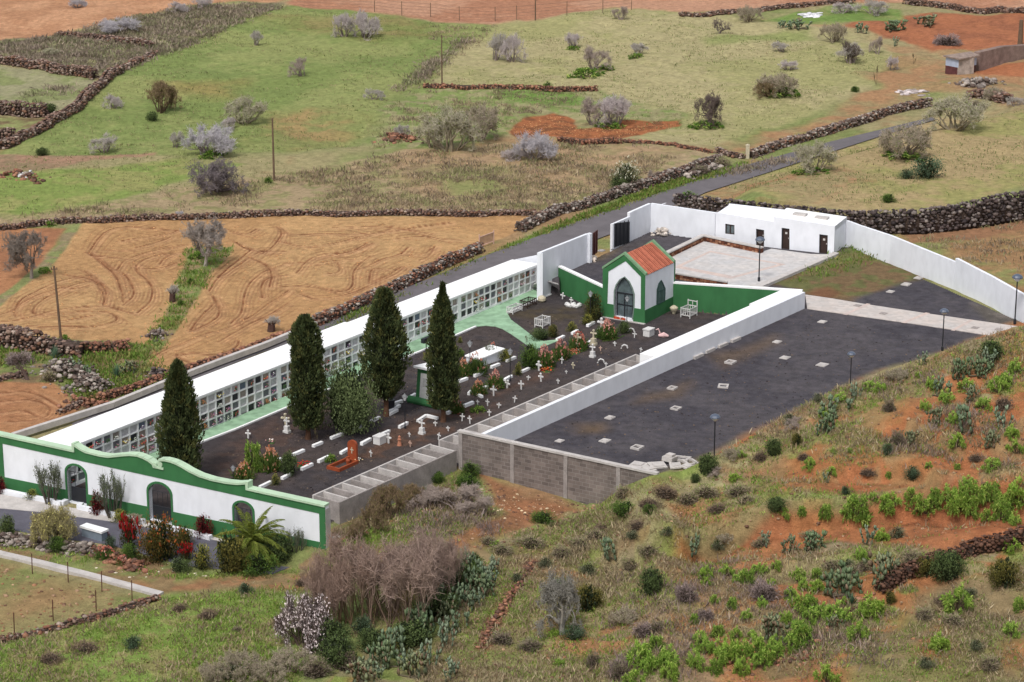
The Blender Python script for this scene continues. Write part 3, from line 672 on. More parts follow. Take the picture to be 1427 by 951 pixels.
# ---- niche wall ---------------------------------------------------
NL = (NF1 - NF0).length
s_start = -2.6; TOT = NL - s_start
bounds = [s_start + TOT * k / 5 for k in range(6)]
names = ['nearest the entrance wall, half hidden by the first cypress', 'second from the entrance wall, behind the dark round cypress and full of flowers', 'in the middle, between the two central cypresses', 'second from the chapel end, behind the tallest cypress', 'nearest the paved ramp, at the far end']
MN = [mplain('niche_plate_' + k, c, .45, .25, 6, spec=.4) for k, c in (('black', (44, 44, 50)), ('white', (206, 204, 206)), ('grey', (112, 112, 120)), ('beige', (158, 146, 138)), ('blue_grey', (104, 118, 134)), ('cream', (178, 168, 156)))]
FLC = [(206, 70, 90), (220, 196, 80), (232, 232, 228), (206, 140, 166), (84, 112, 74), (140, 100, 150), (206, 136, 96), (176, 66, 70), (236, 220, 222), (228, 226, 220), (120, 130, 110)]
MFL = mattr('petals', .6, .1, 8)
def flower_proto(seed):
    r = random.Random(seed); m = MB(); main = r.choice(FLC); sec = r.choice(FLC)
    for i in range(24):
        a = r.random() * 6.28; rad = r.random() ** .6 * .2; c = (r.gauss(0, .12), -.05 - r.random() * .12, .08 + r.random() * .3)
        col = (60, 96, 50) if i % 3 == 0 else (main if r.random() < .65 else sec); s = .03 + r.random() * .03
        o = MB(); v = [(c[0] + s, c[1], c[2]), (c[0] - s, c[1], c[2]), (c[0], c[1] + s, c[2]), (c[0], c[1] - s, c[2]), (c[0], c[1], c[2] + s), (c[0], c[1], c[2] - s)]
        m.add(v, [(0, 2, 4), (2, 1, 4), (1, 3, 4), (3, 0, 4), (2, 0, 5), (1, 2, 5), (3, 1, 5), (0, 3, 5)], lin(col, .95))
    return m.mesh('flowers', MFL)
FPROTO = [flower_proto(k) for k in range(14)]
PLATE = {}
def plate_mesh(w, h, k):
    key = (round(w, 2), round(h, 2), k)
    if key not in PLATE:
        m = MB(); m.box((0, 0, h / 2), (w, .03, h)); PLATE[key] = m.mesh('niche', MN[k])
    return PLATE[key]
rzn = math.atan2(e_n.y, e_n.x)
for bi in range(5):
    a, b = bounds[bi], bounds[bi + 1]; rows = 4 if bi < 3 else 3
    pa = NF0 + e_n * a; pb = NF0 + e_n * b; ztp = 2.6
    lb = 'stretch of white burial niche wall ' + names[bi]
    th = empty('niche_wall', (pa.x, pa.y, G(pa.x, pa.y)), lb, 'niche wall', 'stretches of the white niche wall', rzn)
    ga, gb = float(G(pa.x, pa.y)), float(G(pb.x, pb.y)); dep = 2.6 + (.12 if bi < 3 else -.12)
    m = MB(); e = e_n; n = n_n
    def q(s_, d_, z_): p = NF0 + e_n * s_ + n_n * d_; return (p.x, p.y, z_)
    m.hexa([q(a, -dep, ga - .5), q(a, -.14, ga - .5), q(b - .02, -.14, gb - .5), q(b - .02, -dep, gb - .5)], [q(a, -dep, ztp - .15), q(a, -.14, ztp - .15), q(b - .02, -.14, ztp - .15), q(b - .02, -dep, ztp - .15)])
    m.build('body', MWHITE, th)
    rf = MB(); ov = .05
    rf.hexa([q(a + .004, -dep - .05, ztp - .148), q(a + .004, ov, ztp - .148), q(b - .004, ov, ztp - .148), q(b - .004, -dep - .05, ztp - .148)], [q(a + .004, -dep - .05, ztp), q(a + .004, ov, ztp), q(b - .004, ov, ztp), q(b - .004, -dep - .05, ztp)])
    rf.build('roof', MROOF, th)
    # grid of mullions and shelves standing proud of the recessed plates
    nc = 13; pil = .34; cw = (b - a - pil) / nc; rh = .585; g = MB(); zbot = ztp - .15 - rows * rh
    for c in range(nc + 1):
        x0 = a + (c * cw if c else 0); x1 = x0 + .1 if c < nc else b - .02
        if c == 0: x1 = a + .1
        g.hexa([q(x0, -.145, ga - .4), q(x0, 0, ga - .4), q(x1, 0, ga - .4), q(x1, -.145, ga - .4)], [q(x0, -.145, ztp - .152), q(x0, 0, ztp - .152), q(x1, 0, ztp - .152), q(x1, -.145, ztp - .152)])
    for r_ in range(rows + 1):
        z1 = ztp - .155 - r_ * rh; z0 = z1 - (.08 if r_ < rows else max(.02, z1 - min(ga, gb) + .3))
        g.hexa([q(a + .01, -.143, z0), q(a + .01, -.006, z0), q(b - .03, -.006, z0), q(b - .03, -.143, z0)], [q(a + .01, -.143, z1), q(a + .01, -.006, z1), q(b - .03, -.006, z1), q(b - .03, -.143, z1)])
    g.build('niche_frame', MROOF, th)
    for c in range(nc):
        for r_ in range(rows):
            z0 = ztp - .155 - (r_ + 1) * rh; sx = a + c * cw + .1 + (cw - .1) / 2; gz = ga + (gb - ga) * (c / nc)
            if z0 < gz - .25: continue
            x_ = R.random(); k = 0 if x_ < .17 else 2 if x_ < .36 else 1 if x_ < .6 else 3 if x_ < .8 else 4 if x_ < .9 else 5
            if bi == 0 and r_ < 2 and R.random() < .3: k = 1
            o = link('niche', plate_mesh(cw - .18, rh - .13, k), th, (sx - a, .115, z0 + .025 - G(pa.x, pa.y)))
            if (k != 1 or R.random() < .12) and R.random() < (.8 if bi < 3 else .45):
                f = link('flowers', R.choice(FPROTO), o, (R.uniform(-.1, .1), -.03, 0)); f.scale = (1, 1, R.uniform(.6, 1.05))
m = MB(); q0 = NF0 + e_n * (TOT + s_start + .14) + n_n * -.2; m.lathe((q0.x, q0.y, 2.3), [(.0, .0), (.16, .06), (.2, .16), (.16, .26), (0, .3)], 10); tag(m.build('wall_globe', MLAMP, None), 'small white globe on the end face of the niche wall', 'globe')

# ---- burial vaults beside the interior ground -----------------------
def vaults(a, b, width, cells, label, zt_, wallth=.13):
    e = hdir(a, b); n = Vector((e.y, -e.x, 0)); L = (b - a).length
    th = empty('burial_vaults', a, label, 'vaults', 'rows of open burial vaults')
    def q(s_, d_, z_): p = a + e * s_ + n * d_; return (p.x, p.y, z_ + (G(p.x, p.y) - G(a.x, a.y)))
    def slab(m, s0, s1, d0, d1, z0, z1): m.hexa([q(s0, d0, z0), q(s0, d1, z0), q(s1, d1, z0), q(s1, d0, z0)], [q(s0, d0, z1), q(s0, d1, z1), q(s1, d1, z1), q(s1, d0, z1)])
    m = MB(); slab(m, 0, L, 0, wallth, zt_ - 2.2, zt_); m.build('long_wall', MCAP, th)
    m = MB(); slab(m, 0, L, width - wallth, width, zt_ - 2.6, zt_ + .003); m.build('long_wall', MCONC, th)
    m = MB(); slab(m, .01, L - .01, wallth + .002, width - wallth - .002, zt_ - 1.6, zt_ - .75); m.build('floor', MCONC, th)
    for c in range(cells + 1):
        s0 = (L - .14) * c / cells; m = MB(); slab(m, s0, s0 + .14, wallth + .002, width - wallth - .002, zt_ - .748, zt_ - (.03 if c % 3 else .0)); m.build('partition', MCAP if c % 2 else MCONC, th)
    return th
e_v = hdir(V_IN0, V_OUT0)
vz = V_IN0.z
vd = hdir(V_IN0, V_IN1); vn_ = Vector((vd.y, -vd.x, 0))
w1 = (BW0 - V_IN0).dot(vn_) - .03; Lsplit = (BW0 - V_IN0).dot(vd); Lall = (V_IN1 - V_IN0).length
w2 = (WW0 - V_IN0).dot(vn_) - .3
vaults(V_IN0, V_IN0 + vd * (Lsplit - .25), w1, 13, 'front row of open bare concrete burial vaults beside the entrance wall', vz)
b0 = V_IN0 + vd * ((WW0 - V_IN0).dot(vd) + .2)
vaults(b0, V_IN1, w2, 17, 'rear row of open burial vaults between the crosses and the white wall', b0.z + SLOPE * (b0.y - V_IN0.y))

# ---- grey block wall ------------------------------------------------
def blockmat():
    m, nt, b = newmat('grey_blockwork', .92, .15)
    g = N(nt, 'ShaderNodeNewGeometry'); mp = N(nt, 'ShaderNodeMapping'); mp.vector_type = 'POINT'; ang = math.atan2(BW1.y - BW0.y, BW1.x - BW0.x); mp.inputs['Rotation'].default_value = (0, 0, -ang)
    nt.links.new(g.outputs['Position'], mp.inputs['Vector']); s = N(nt, 'ShaderNodeSeparateXYZ'); nt.links.new(mp.outputs[0], s.inputs[0]); c = N(nt, 'ShaderNodeCombineXYZ'); nt.links.new(s.outputs[0], c.inputs[0]); nt.links.new(s.outputs[2], c.inputs[1])
    t = N(nt, 'ShaderNodeTexBrick'); t.inputs['Scale'].default_value = 1; t.inputs['Brick Width'].default_value = .5; t.inputs['Row Height'].default_value = .25; t.inputs['Mortar Size'].default_value = .018
    t.inputs['Color1'].default_value = (*lin((138, 126, 120)), 1); t.inputs['Color2'].default_value = (*lin((112, 102, 98)), 1); t.inputs['Mortar'].default_value = (*lin((146, 138, 132)), 1)
    nt.links.new(c.outputs[0], t.inputs['Vector']); n = posnoise(nt, .8, 6)
    nt.links.new(vmul(nt, t.outputs['Color'], mulrange(nt, n.outputs['Fac'], .72, 1.15)), b.inputs['Base Color'])
    bp = N(nt, 'ShaderNodeBump'); bp.inputs['Strength'].default_value = .5; bp.inputs['Distance'].default_value = .03; bp.invert = True; nt.links.new(t.outputs['Fac'], bp.inputs['Height']); nt.links.new(bp.outputs['Normal'], b.inputs['Normal']); return m
MBLOCK = blockmat()
bw = empty('block_wall', BW0, 'bare grey concrete block retaining wall with pilasters above the red dirt', 'wall')
m = MB(); eb, nb_ = wall_seg(m, BW0, BW1, .22, BW0.z - 4.2, BW0.z - .14, BW1.z - 4.2, BW1.z - .14, -1); m.build('wall', MBLOCK, bw)
m = MB(); wall_seg(m, BW0 - eb * .1 + nb_ * .07, BW1 + nb_ * .07, .34, BW0.z - .138, BW0.z, BW1.z - .138, BW1.z, -1); m.build('coping', MCAP, bw)
for u_ in (642, 714, 788.5, 862):
    s_ = ((P(u_, 600 + .2155 * (u_ - 640), T + 1.3)) - BW0).dot(eb); p = BW0 + eb * s_
    m = MB(); wall_seg(m, p - eb * .14, p + eb * .14, .05, p.z - 4.2, p.z - .14, p.z - 4.2, p.z - .14, 1); m.build('pilaster', MCONC, bw)

# ---- long white wall and roofed vault block on the yard side ---------
ww = empty('white_boundary_wall', WW0, 'long white boundary wall between the crosses and the black yard, widening into a flat roofed block', 'wall')
m = MB(); e_w, n_w = wall_seg(m, WW0, WW1, .3, WW0.z - 2.2, WW0.z, WW1.z - 2.2, WW1.z, -1); m.build('wall', MWHITE, ww)
R0 = P(895, 491, T + 1.3); R1 = P(1053, 425, T + 1.3); R2 = P(1050, 420.5, T + 1.3); R3 = P(1069, 411, T + 1.3)
s0_ = (R0 - WW0).dot(e_w); d0_ = -(R0 - WW0).dot(n_w); s1_ = (R1 - WW0).dot(e_w); d1_ = -(R1 - WW0).dot(n_w); s3_ = (WW1 - WW0).length; d3_ = d1_ + .35
def slabw(s0, s1, d0, d1, h0, h1, mat, nm):
    m = MB()
    def q(s_, d_, z_): p = WW0 + e_w * s_ - n_w * d_; zz = WW0.z + (WW1.z - WW0.z) * s_ / s3_; return (p.x, p.y, zz + z_)
    m.hexa([q(s0, d1, h0), q(s0, d0, h0), q(s1, d0, h0), q(s1, d1, h0)], [q(s0, d1, h1), q(s0, d0, h1), q(s1, d0, h1), q(s1, d1, h1)]); m.build(nm, mat, ww)
slabw(s0_ - .3, s1_, .302, d0_, -2.6, -.004, MROOF, 'roof_block')
slabw(s1_ + .003, s3_, .302, d3_ + .2, -2.6, -.008, MROOF, 'roof_block')
for i, (u_, v_) in enumerate([(972, 498), (988, 490), (1006, 482.5), (1024, 475)]):
    p = P(u_, v_, T); m = MB(); m.box((p.x, p.y, p.z + .08), (1.15, .4, .24), math.atan2(e_w.y, e_w.x)); tag(m.build('concrete_footing', MCAP), ['first rough concrete lump', 'second rough concrete lump', 'third rough concrete lump', 'last and highest rough concrete lump'][i] + ' along the foot of the long white wall', 'footing', 'concrete lumps at the wall foot')

# ---- green wall and chapel -------------------------------------------
gz = ptop(GW0, 777.8, 371.3)
GL1 = P(842, 441.4, 0)
def green_wall(a, b, za, zb, label):
    th = empty('green_wall', a, label, 'wall'); m = MB(); wall_seg(m, a, b, .24, a.z - .5, za - .1, b.z - .5, zb - .1, -1); m.build('wall', MGREEN, th)
    m = MB(); wall_seg(m, a - hdir(a, b) * .03, b, .34, za - .098, za + .03, zb - .098, zb + .03, -1).__class__; m.build('coping', MROOF, th)
CH0 = P(839.6, 441.4, 0); CH1 = P(898.4, 451.7, 0); CHS = P(936.6, 430.5, 0)
e_c = hdir(CH0, CH1); n_c = Vector((e_c.y, -e_c.x, 0)); CWD = (CH1 - CH0).length; e_s = hdir(CH1, CHS); 
e_s = Vector((-n_c.x, -n_c.y, 0)); CD = (CHS - CH1).dot(e_s); CD = max(3.2, CD)
z_l = lambda u, v: onwall(CH0, e_c, u, v)
ez = z_l(902, 385)[1]; az = z_l(873, 356.5)[1]; bz = CH0.z - .1
th = empty('chapel', CH0, 'small green and white chapel with pointed doorway and red tiled roof', 'chapel')
prof = [(0, bz), (CWD, bz), (CWD, ez), (CWD / 2, az), (0, ez)]
doora = [z_l(u, v) for u, v in [(857.6, 440.5), (881, 444.8), (882.6, 430), (883, 411), (880.5, 402), (876.5, 393), (870.5, 386.5), (864, 391), (859.5, 398.5), (857.3, 407), (857, 425)]]
MB().poly(prof, [doora], CH0, e_c, -.25, 0).build('front_wall', MWHITE, th)
inner = [z_l(u, v) for u, v in [(846.6, 423.3), (893.2, 430.8), (893.5, 386), (872, 364), (848, 378.5)]]
m = MB(); o_ = [(0, inner[0][1]), (CWD, inner[0][1]), (CWD, ez), (CWD / 2, az), (0, ez)]
i_ = inner; i_[0] = (i_[0][0], i_[0][1]); i_[1] = (i_[1][0], i_[0][1])
for k in range(1, 5): 
    k2 = (k + 1) % 5; m.poly([i_[k], o_[k], o_[k2], i_[k2]], [], CH0, e_c, .002, .035)
m.build('green_trim', MGREEN, th)
dl, dr = doora[0][0] - .1, doora[1][0] + .1; m = MB(); m2 = MB()
m.poly([(0, bz), (dl, bz), (dl, i_[0][1]), (0, i_[0][1])], [], CH0, e_c, .002, .035); m2.poly([(dr, bz), (CWD, bz), (CWD, i_[0][1]), (dr, i_[0][1])], [], CH0, e_c, .002, .035); m.build('plinth', MGREEN, th); m2.build('plinth', MGREEN, th)
m = MB(); cx_ = sum(q[0] for q in doora) / len(doora); cz_ = doora[0][1] + 1
rim = [(cx_ + (a - cx_) * 1.13, (b if k < 2 else b + .07)) for k, (a, b) in enumerate(doora)]
for k in range(1, len(doora)): m.poly([doora[k], rim[k], rim[(k + 1) % len(rim)], doora[(k + 1) % len(rim)]], [], CH0, e_c, -.1, .05)
m.build('door_surround', mplain('grey_green_stone', (118, 134, 126), .8, .1), th)
dd = MB().poly([(cx_ + (a - cx_) * .99, b) for a, b in doora], [], CH0, e_c, -.24, -.2).build('door', MGLASS, th)
m = MB(); zz0 = doora[0][1]; zz1 = max(b for a, b in doora)
zs_ = z_l(870, 410)[1]; zm_ = z_l(870, 426)[1]
m.poly([(doora[0][0], zs_ - .05), (doora[1][0], zs_ - .05), (doora[1][0], zs_ + .05), (doora[0][0], zs_ + .05)], [], CH0, e_c, -.199, -.15)
m.poly([(doora[0][0], zm_ - .035), (doora[1][0], zm_ - .035), (doora[1][0], zm_ + .035), (doora[0][0], zm_ + .035)], [], CH0, e_c, -.199, -.152)
for f_ in (0.03, .48, .97): x_ = doora[0][0] + (doora[1][0] - doora[0][0]) * f_; m.poly([(x_ - .04, zz0), (x_ + .04, zz0), (x_ + .04, zs_ if f_ != .48 else zs_), (x_ - .04, zs_)], [], CH0, e_c, -.199, -.148)
m.build('door_frame', MBLACK, dd)
# side and back walls
m = MB(); wall_seg(m, CH1 - e_s * -.25, CH1 + e_s * CD, .25, bz, ez - .02, bz, ez - .02, -1); m.build('side_wall', MWHITE, th)
m = MB(); wall_seg(m, CH1 + n_c * .02, CH1 + e_s * CD, .03, bz, i_[0][1] - .05, bz, i_[0][1] - .05, 1); m.build('plinth', MGREEN, th)
m = MB(); wall_seg(m, CH0 - e_s * -.25, CH0 + e_s * CD, .25, bz, ez - .02, bz, ez - .02, 1); m.build('side_wall', MWHITE, th)
CB = CH0 + e_s * CD
MB().poly([(0, bz), (CWD, bz), (CWD, ez + .12), (CWD / 2, az + .12), (0, ez + .12)], [], CB, e_c, -.22, 0.0).build('back_wall', MGREEN, th)
# side window: pointed, with two lights
zw = lambda u, v: onwall(CH1, e_s, u, v)
wpts = [zw(u, v) for u, v in [(915.6, 424), (925, 419.5), (925.6, 404), (923, 396), (921, 391.5), (918, 396), (916, 404.5)]]
m = MB(); cxw = (wpts[0][0] + wpts[1][0]) / 2; ff = MB()
w_ = MB().poly(wpts, [], CH1, e_s, .005, .03).build('window', MGLASS, th)
rimw = [(cxw + (a - cxw) * 1.22, b + (.07 if k > 1 else -.05)) for k, (a, b) in enumerate(wpts)]
for k in range(len(wpts)): k2 = (k + 1) % len(wpts); ff.poly([wpts[k], rimw[k], rimw[k2], wpts[k2]], [], CH1, e_s, .006, .06)
zmid = zw(920, 405)[1]; ff.poly([(cxw - .03, wpts[0][1]), (cxw + .03, wpts[0][1]), (cxw + .03, zmid), (cxw - .03, zmid)], [], CH1, e_s, .031, .055); ff.poly([(wpts[0][0], zmid - .03), (wpts[1][0], zmid - .03), (wpts[1][0], zmid + .03), (wpts[0][0], zmid + .03)], [], CH1, e_s, .031, .058)
ff.build('frame', mplain('dark_green_frame', (60, 84, 80), .6, .1), w_)
m = MB(); a_ = CH0 - e_c * .05; m.hexa([tuple(CH0 - e_c * .08 + n_c * .35 + Vector((0, 0, z))) for z in (0,)] * 0 or [(*(CH0 + n_c * .22 - e_c * .05).xy, bz), (*(CH1 + n_c * .22 + e_c * .05).xy, bz), (*(CH1 + n_c * .04 + e_c * .1).xy, bz), (*(CH0 + n_c * .04 - e_c * .1).xy, bz)],
    [(*(CH0 + n_c * .22 - e_c * .05).xy, bz + .14), (*(CH1 + n_c * .22 + e_c * .05).xy, bz + .14), (*(CH1 + n_c * .04 + e_c * .1).xy, bz + .14), (*(CH0 + n_c * .04 - e_c * .1).xy, bz + .14)]); m.build('step', MCAP, th)
# roof with rows of barrel tiles, each slope one part
MTILE = mattr('clay_tile', .85, .2, 3)
for sgn in (-1, 1):
    m = MB(); base = CH0 + e_c * (CWD / 2); run = CWD / 2 + (.06); rise = az - ez; nx_ = 11; D0, D1 = .05, CD - .02; L = math.hypot(run, rise)
    ncol = 7; pts = []; cols = []; per = (D1 - D0)
    # tile channels run down the slope; ridges spaced along the slope's width
    NU = 84; NVv = 8; vv = []; cc = []
    for iu_ in range(NU + 1):
        for iv in range(NVv + 1):
            d_ = D0 + per * iu_ / NU; t = iv / NVv; ph = (d_ / .24) * 2 * math.pi
            h = .05 * max(math.sin(ph), -.55) + (.03 * (1 - ((t * 8) % 1)) if False else 0)
            p = base + e_c * (sgn * run * t) + e_s * d_; vv.append((p.x, p.y, az - .0 - rise * 1.02 * t + .06 + h))
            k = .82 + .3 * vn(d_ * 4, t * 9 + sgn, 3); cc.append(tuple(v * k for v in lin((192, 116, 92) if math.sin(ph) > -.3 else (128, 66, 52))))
    f = [(i * (NVv + 1) + j, i * (NVv + 1) + j + 1, (i + 1) * (NVv + 1) + j + 1, (i + 1) * (NVv + 1) + j) for i in range(NU) for j in range(NVv)]
    if sgn > 0: f = [q[::-1] for q in f]
    m.add(vv, f, np.array(cc)); m.build('roof', MTILE, th)
for dd_, nm in ((-.02, 'gable_coping'), (CD - .2, 'gable_coping')):
    p0_ = CH0 + e_s * dd_; m = MB()
    for sg in (-1, 1):
        c_ = CWD / 2; m.poly([(c_, az + .06), (c_ + sg * (CWD / 2 + .06), ez + .02), (c_ + sg * (CWD / 2 + .06), ez + .2), (c_, az + .26)][::sg], [], p0_, e_c, -.22, .04)
    m.build(nm, mplain('pale_green_edge', (128, 164, 128), .8, .15), th)
q_ = CH0 + e_c * (CWD * .42) + n_c * .12; m = MB()
for k in range(40):
    c = q_ + e_c * R.uniform(-.5, .5); s = .05; m.add([(c.x + s, c.y, bz + .14), (c.x - s, c.y, bz + .14), (c.x, c.y + s, bz + .24), (c.x, c.y, bz + .36)], [(0, 2, 3), (2, 1, 3), (1, 0, 3)], lin(R.choice([(214, 80, 50), (228, 120, 70), (190, 50, 40), (70, 100, 50)])))
tag(m.build('doorstep_flowers', MFL), 'orange and red flowers on the chapel doorstep', 'flowers')
# green walls, white coping
GE = Vector((CH0.x, CH0.y, CH0.z)) + e_s * (CD * .5)
gL = P(842, 440, 0)
green_wall(GW0, P(841, 437, 0), gz, gz - .12, 'green garden wall with white coping left of the chapel')
gr0 = CH1 + e_s * (CD - .1); gzr = ptop(gr0, pix(gr0)[0], 394); GRe = R3 + Vector((0, 0, 0)); GRe = Vector((WW1.x, WW1.y, 0)) - n_w * .3
green_wall(Vector((gr0.x, gr0.y, CH1.z)), Vector((GRe.x, GRe.y, .4)), gzr, WW1.z + .06, 'green garden wall with white coping right of the chapel')

# ---- service yard walls, gate, building ------------------------------
def white_wall(px, label, name='white_wall', th=.25, gr=None):
    """px: (u, v_base, v_top) stations"""
    o = None; m = MB(); pts = []
    for (u, vb, vt) in px: p = P(u, vb, T); pts.append((p, ptop(p, u, vt)))
    for (a, za), (b, zb) in zip(pts, pts[1:]): wall_seg(m, a, b, th, a.z - 1.5, za, b.z - 1.5, zb, -1)
    return tag(m.build(name, MWHITE), label, 'wall')
m = MB(); _a = Vector((NB1.x + .05, NB1.y + .1, 0)); _b = P(752, 397, T); _c = P(820, 365.5, T); _zb = ptop(_b, 752, 353); _zc = ptop(_c, 820, 326)
wall_seg(m, _b, _c, .25, 0, _zb, 0, _zc, -1); _k = Vector((NF1.x + .3, NF1.y + .5, 0)); _za = ptop(_a, 718, 362.5); _zk = ptop(_k, 752, 354.5); wall_seg(m, _a, _k, .25, 0, _za, 0, _zk - .01, -1); wall_seg(m, _k, _b, .25, 0, _zk, 0, _zb - .002, -1)
tag(m.build('white_wall', MWHITE), 'white yard wall between the niche wall and the brown gate leaf', 'wall')
white_wall([(877, 336, 297), (879.8, 335, 295.5), (906.5, 323, 283.8), (996, 334.5, 297)], 'tall white yard wall with its corner at the road, joined to the low building')
white_wall([(853, 347, 313), (878, 336.5, 302)], 'lower white wall behind the black gate leaf', th=.2)
white_wall([(1190, 346, 312.5), (1240, 361, 329), (1329, 399, 365.5)], 'white boundary wall right of the building, upper stretch')
white_wall([(1329.5, 399, 360), (1380, 424, 386), (1440, 456, 420)], 'white boundary wall with a step up, lower right stretch')
def leaf(ua, va, vta, ub, vb, vtb, mat, label, n=5):
    a, b = P(ua, va, T), P(ub, vb, T); za, zb = ptop(a, ua, vta), ptop(b, ub, vtb); th = empty('yard_gate', a, label, 'gate', None)
    m = MB(); wall_seg(m, a, b, .05, a.z + .06, za, b.z + .06, zb); m.build('panel', mat, th); e = hdir(a, b); nrm = Vector((e.y, -e.x, 0)); L = (b - a).length
    for k in range(n): p = a + e * (L * (k + .5) / n); m = MB(); wall_seg(m, p - e * .03 + nrm * .03, p + e * .03 + nrm * .03, .05, a.z + .08, za - .05, a.z + .08, za - .05, 1); m.build('rib', mat, th)
    return th
leaf(822.5, 362, 328, 832.5, 352, 320.5, MREDM, 'reddish brown metal gate leaf at the end of the left yard wall', 3)
leaf(856, 346, 311.5, 877, 338.5, 309, MBLACK, 'black metal gate leaf standing open against the wall', 4)
m = MB(); p = P(821.5, 366, T); z_ = ptop(p, 821.5, 326); m.box((p.x, p.y, (p.z + z_) / 2 - .3), (.3, .3, z_ - p.z + .7), .9); tag(m.build('gate_pillar', MWHITE), 'white gate pillar beside the brown gate leaf', 'pillar')
m = MB(); p = P(853, 347, T); z_ = ptop(p, 853, 312); m.box((p.x, p.y, (p.z + z_) / 2), (.2, .2, z_ - p.z), .9); tag(m.build('gate_pillar', MWHITE), 'white gate pillar beside the black gate leaf', 'pillar')

B0 = P(996.5, 336.5, T); B1 = BR0; e_b = hdir(B0, B1); n_b = Vector((e_b.y, -e_b.x, 0)); LB = (B1 - B0).length; back = -n_b
zb_l = ptop(B0, 997, 296.5); zb_r = ptop(B1, 1161.5, 315.5); zbs = B0.z - .6
e_bs = hdir(BR0, BR1); BD = 3.4
sb = lambda u, v: onwall(B0, e_b, u, v)
spl = sb(1078, 320)[0]
th = empty('service_building', B0, 'low white flat roofed building with one window and three brown doors beside the paved square', 'building')
wx_ = [sb(u, v) for u, v in [(1010.6, 326), (1023.5, 327.5), (1023.5, 314), (1010.6, 312)]]
dls = [[(1053.6, 343.5), (1064.8, 345), (1064.8, 321), (1053.6, 319)], [(1089, 347.5), (1100.4, 349), (1100.4, 319), (1089.5, 317.5)], [(1141.5, 355.5), (1153.3, 356.5), (1153.8, 328), (1142, 326.5)]]
dq = [[sb(*q) for q in d_] for d_ in dls]
zl1 = sb(1077, 309.5)[1]; zr0 = sb(1079, 302.5)[1]
MB().poly([(0, zbs), (spl, zbs), (spl, zl1), (0, zb_l)], [wx_, dq[0]], B0, e_b, -.2, 0).build('front_wall', MWHITE, th)
MB().poly([(spl + .003, zbs), (LB, zbs), (LB, zb_r), (spl + .003, zr0)], [dq[1], dq[2]], B0, e_b, -.2, 0.05).build('front_wall', MWHITE, th)
def boxq(s0, s1, d0, d1, z0, z1a, z1b, nm, mat):
    m = MB()
    def q(s_, d_, z_): p = B0 + e_b * s_ + back * d_; return (p.x, p.y, z_)
    m.hexa([q(s0, d0, z0), q(s1, d0, z0), q(s1, d1, z0), q(s0, d1, z0)], [q(s0, d0, z1a), q(s1, d0, z1b), q(s1, d1, z1b), q(s0, d1, z1a)]); return m.build(nm, mat, th)
boxq(LB - .2, LB, .2, BD, zbs, zb_r - .002, zb_r - .002, 'side_wall', MWHITE)
boxq(0, LB, BD, BD + .2, zbs, zb_l, zb_r, 'back_wall', MWHITE)
boxq(0, .2, .2, BD, zbs, zb_l - .1, zb_l - .1, 'side_wall', MWHITE)
boxq(.2, spl - .003, .2, BD, zl1 - .35, zb_l - .03, zl1 - .03, 'roof', MROOF)
rr = boxq(spl + .003, LB, .2, BD + .2, zb_r - .4, zr0 - .02, zb_r + .003, 'roof', MROOF)
for s_ in (.32, .68):
    x_ = spl + (LB - spl) * s_; zz = zr0 + (zb_r - zr0) * s_; q = B0 + e_b * x_ + back * 1.9; m = MB(); m.box((q.x, q.y, zz + .05), (1.1, .7, .16), math.atan2(e_b.y, e_b.x)); m.build('hatch', MCAP, rr)
w_ = MB().poly(wx_, [], B0, e_b, -.15, -.11).build('window', MGLASS, th); m = MB()
x0, x1 = wx_[0][0], wx_[1][0]; z0, z1 = wx_[0][1], wx_[2][1]
for a, b, c, d_ in ((x0, x0 + .07, z0, z1), (x1 - .07, x1, z0, z1), (x0, x1, z0, z0 + .07), (x0, x1, z1 - .07, z1), ((x0 + x1) / 2 - .04, (x0 + x1) / 2 + .04, z0, z1)): m.poly([(a, c), (b, c), (b, d_), (a, d_)], [], B0, e_b, -.109, -.05)
m.build('frame', MDARKW, w_)
for k, d_ in enumerate(dq):
    off = 0 if k == 0 else .05
    o = MB().poly(d_, [], B0, e_b, -.16 + off, -.11 + off).build('door', MDARKW, th); c_ = ((d_[0][0] + d_[1][0]) / 2)
    m = MB(); x0, x1 = d_[0][0], d_[1][0]; zz0 = min(d_[0][1], d_[1][1]); zz1 = min(d_[2][1], d_[3][1])
    for a, b in ((x0, x0 + .06), (x1 - .06, x1)): m.poly([(a, zz0), (b, zz0), (b, zz1), (a, zz1)], [], B0, e_b, -.109 + off, -.03 + off)
    m.poly([(x0, zz1 - .06), (x1, zz1 - .06), (x1, zz1), (x0, zz1)], [], B0, e_b, -.109 + off, -.03 + off); m.build('door_frame', MBLACK, o)
    if k: MB().poly([(c_ - .09, zz1 - .5), (c_ + .09, zz1 - .5), (c_ + .09, zz1 - .33), (c_ - .09, zz1 - .33)], [], B0, e_b, -.11 + off, -.09 + off).build('door_sign', MCAP, o)
    q = B0 + e_b * (x1 - .14) + n_b * (-.08 + off); m = MB(); m.box((q.x, q.y, zz0 + 1.0), (.05, .06, .12)); m.build('handle', MCAP, o)

_wj = B0 + e_b * (LB - .05) + back * BD; m = MB(); _wp = P(1192, 346.5, T); wall_seg(m, _wj, _wp, .25, _wj.z - 1.5, ptop(_wp, 1192, 313) + .02, _wp.z - 1.5, ptop(_wp, 1192, 313), -1); tag(m.build('white_wall', MWHITE), 'short piece of white wall joining the building to the long boundary wall', 'wall')
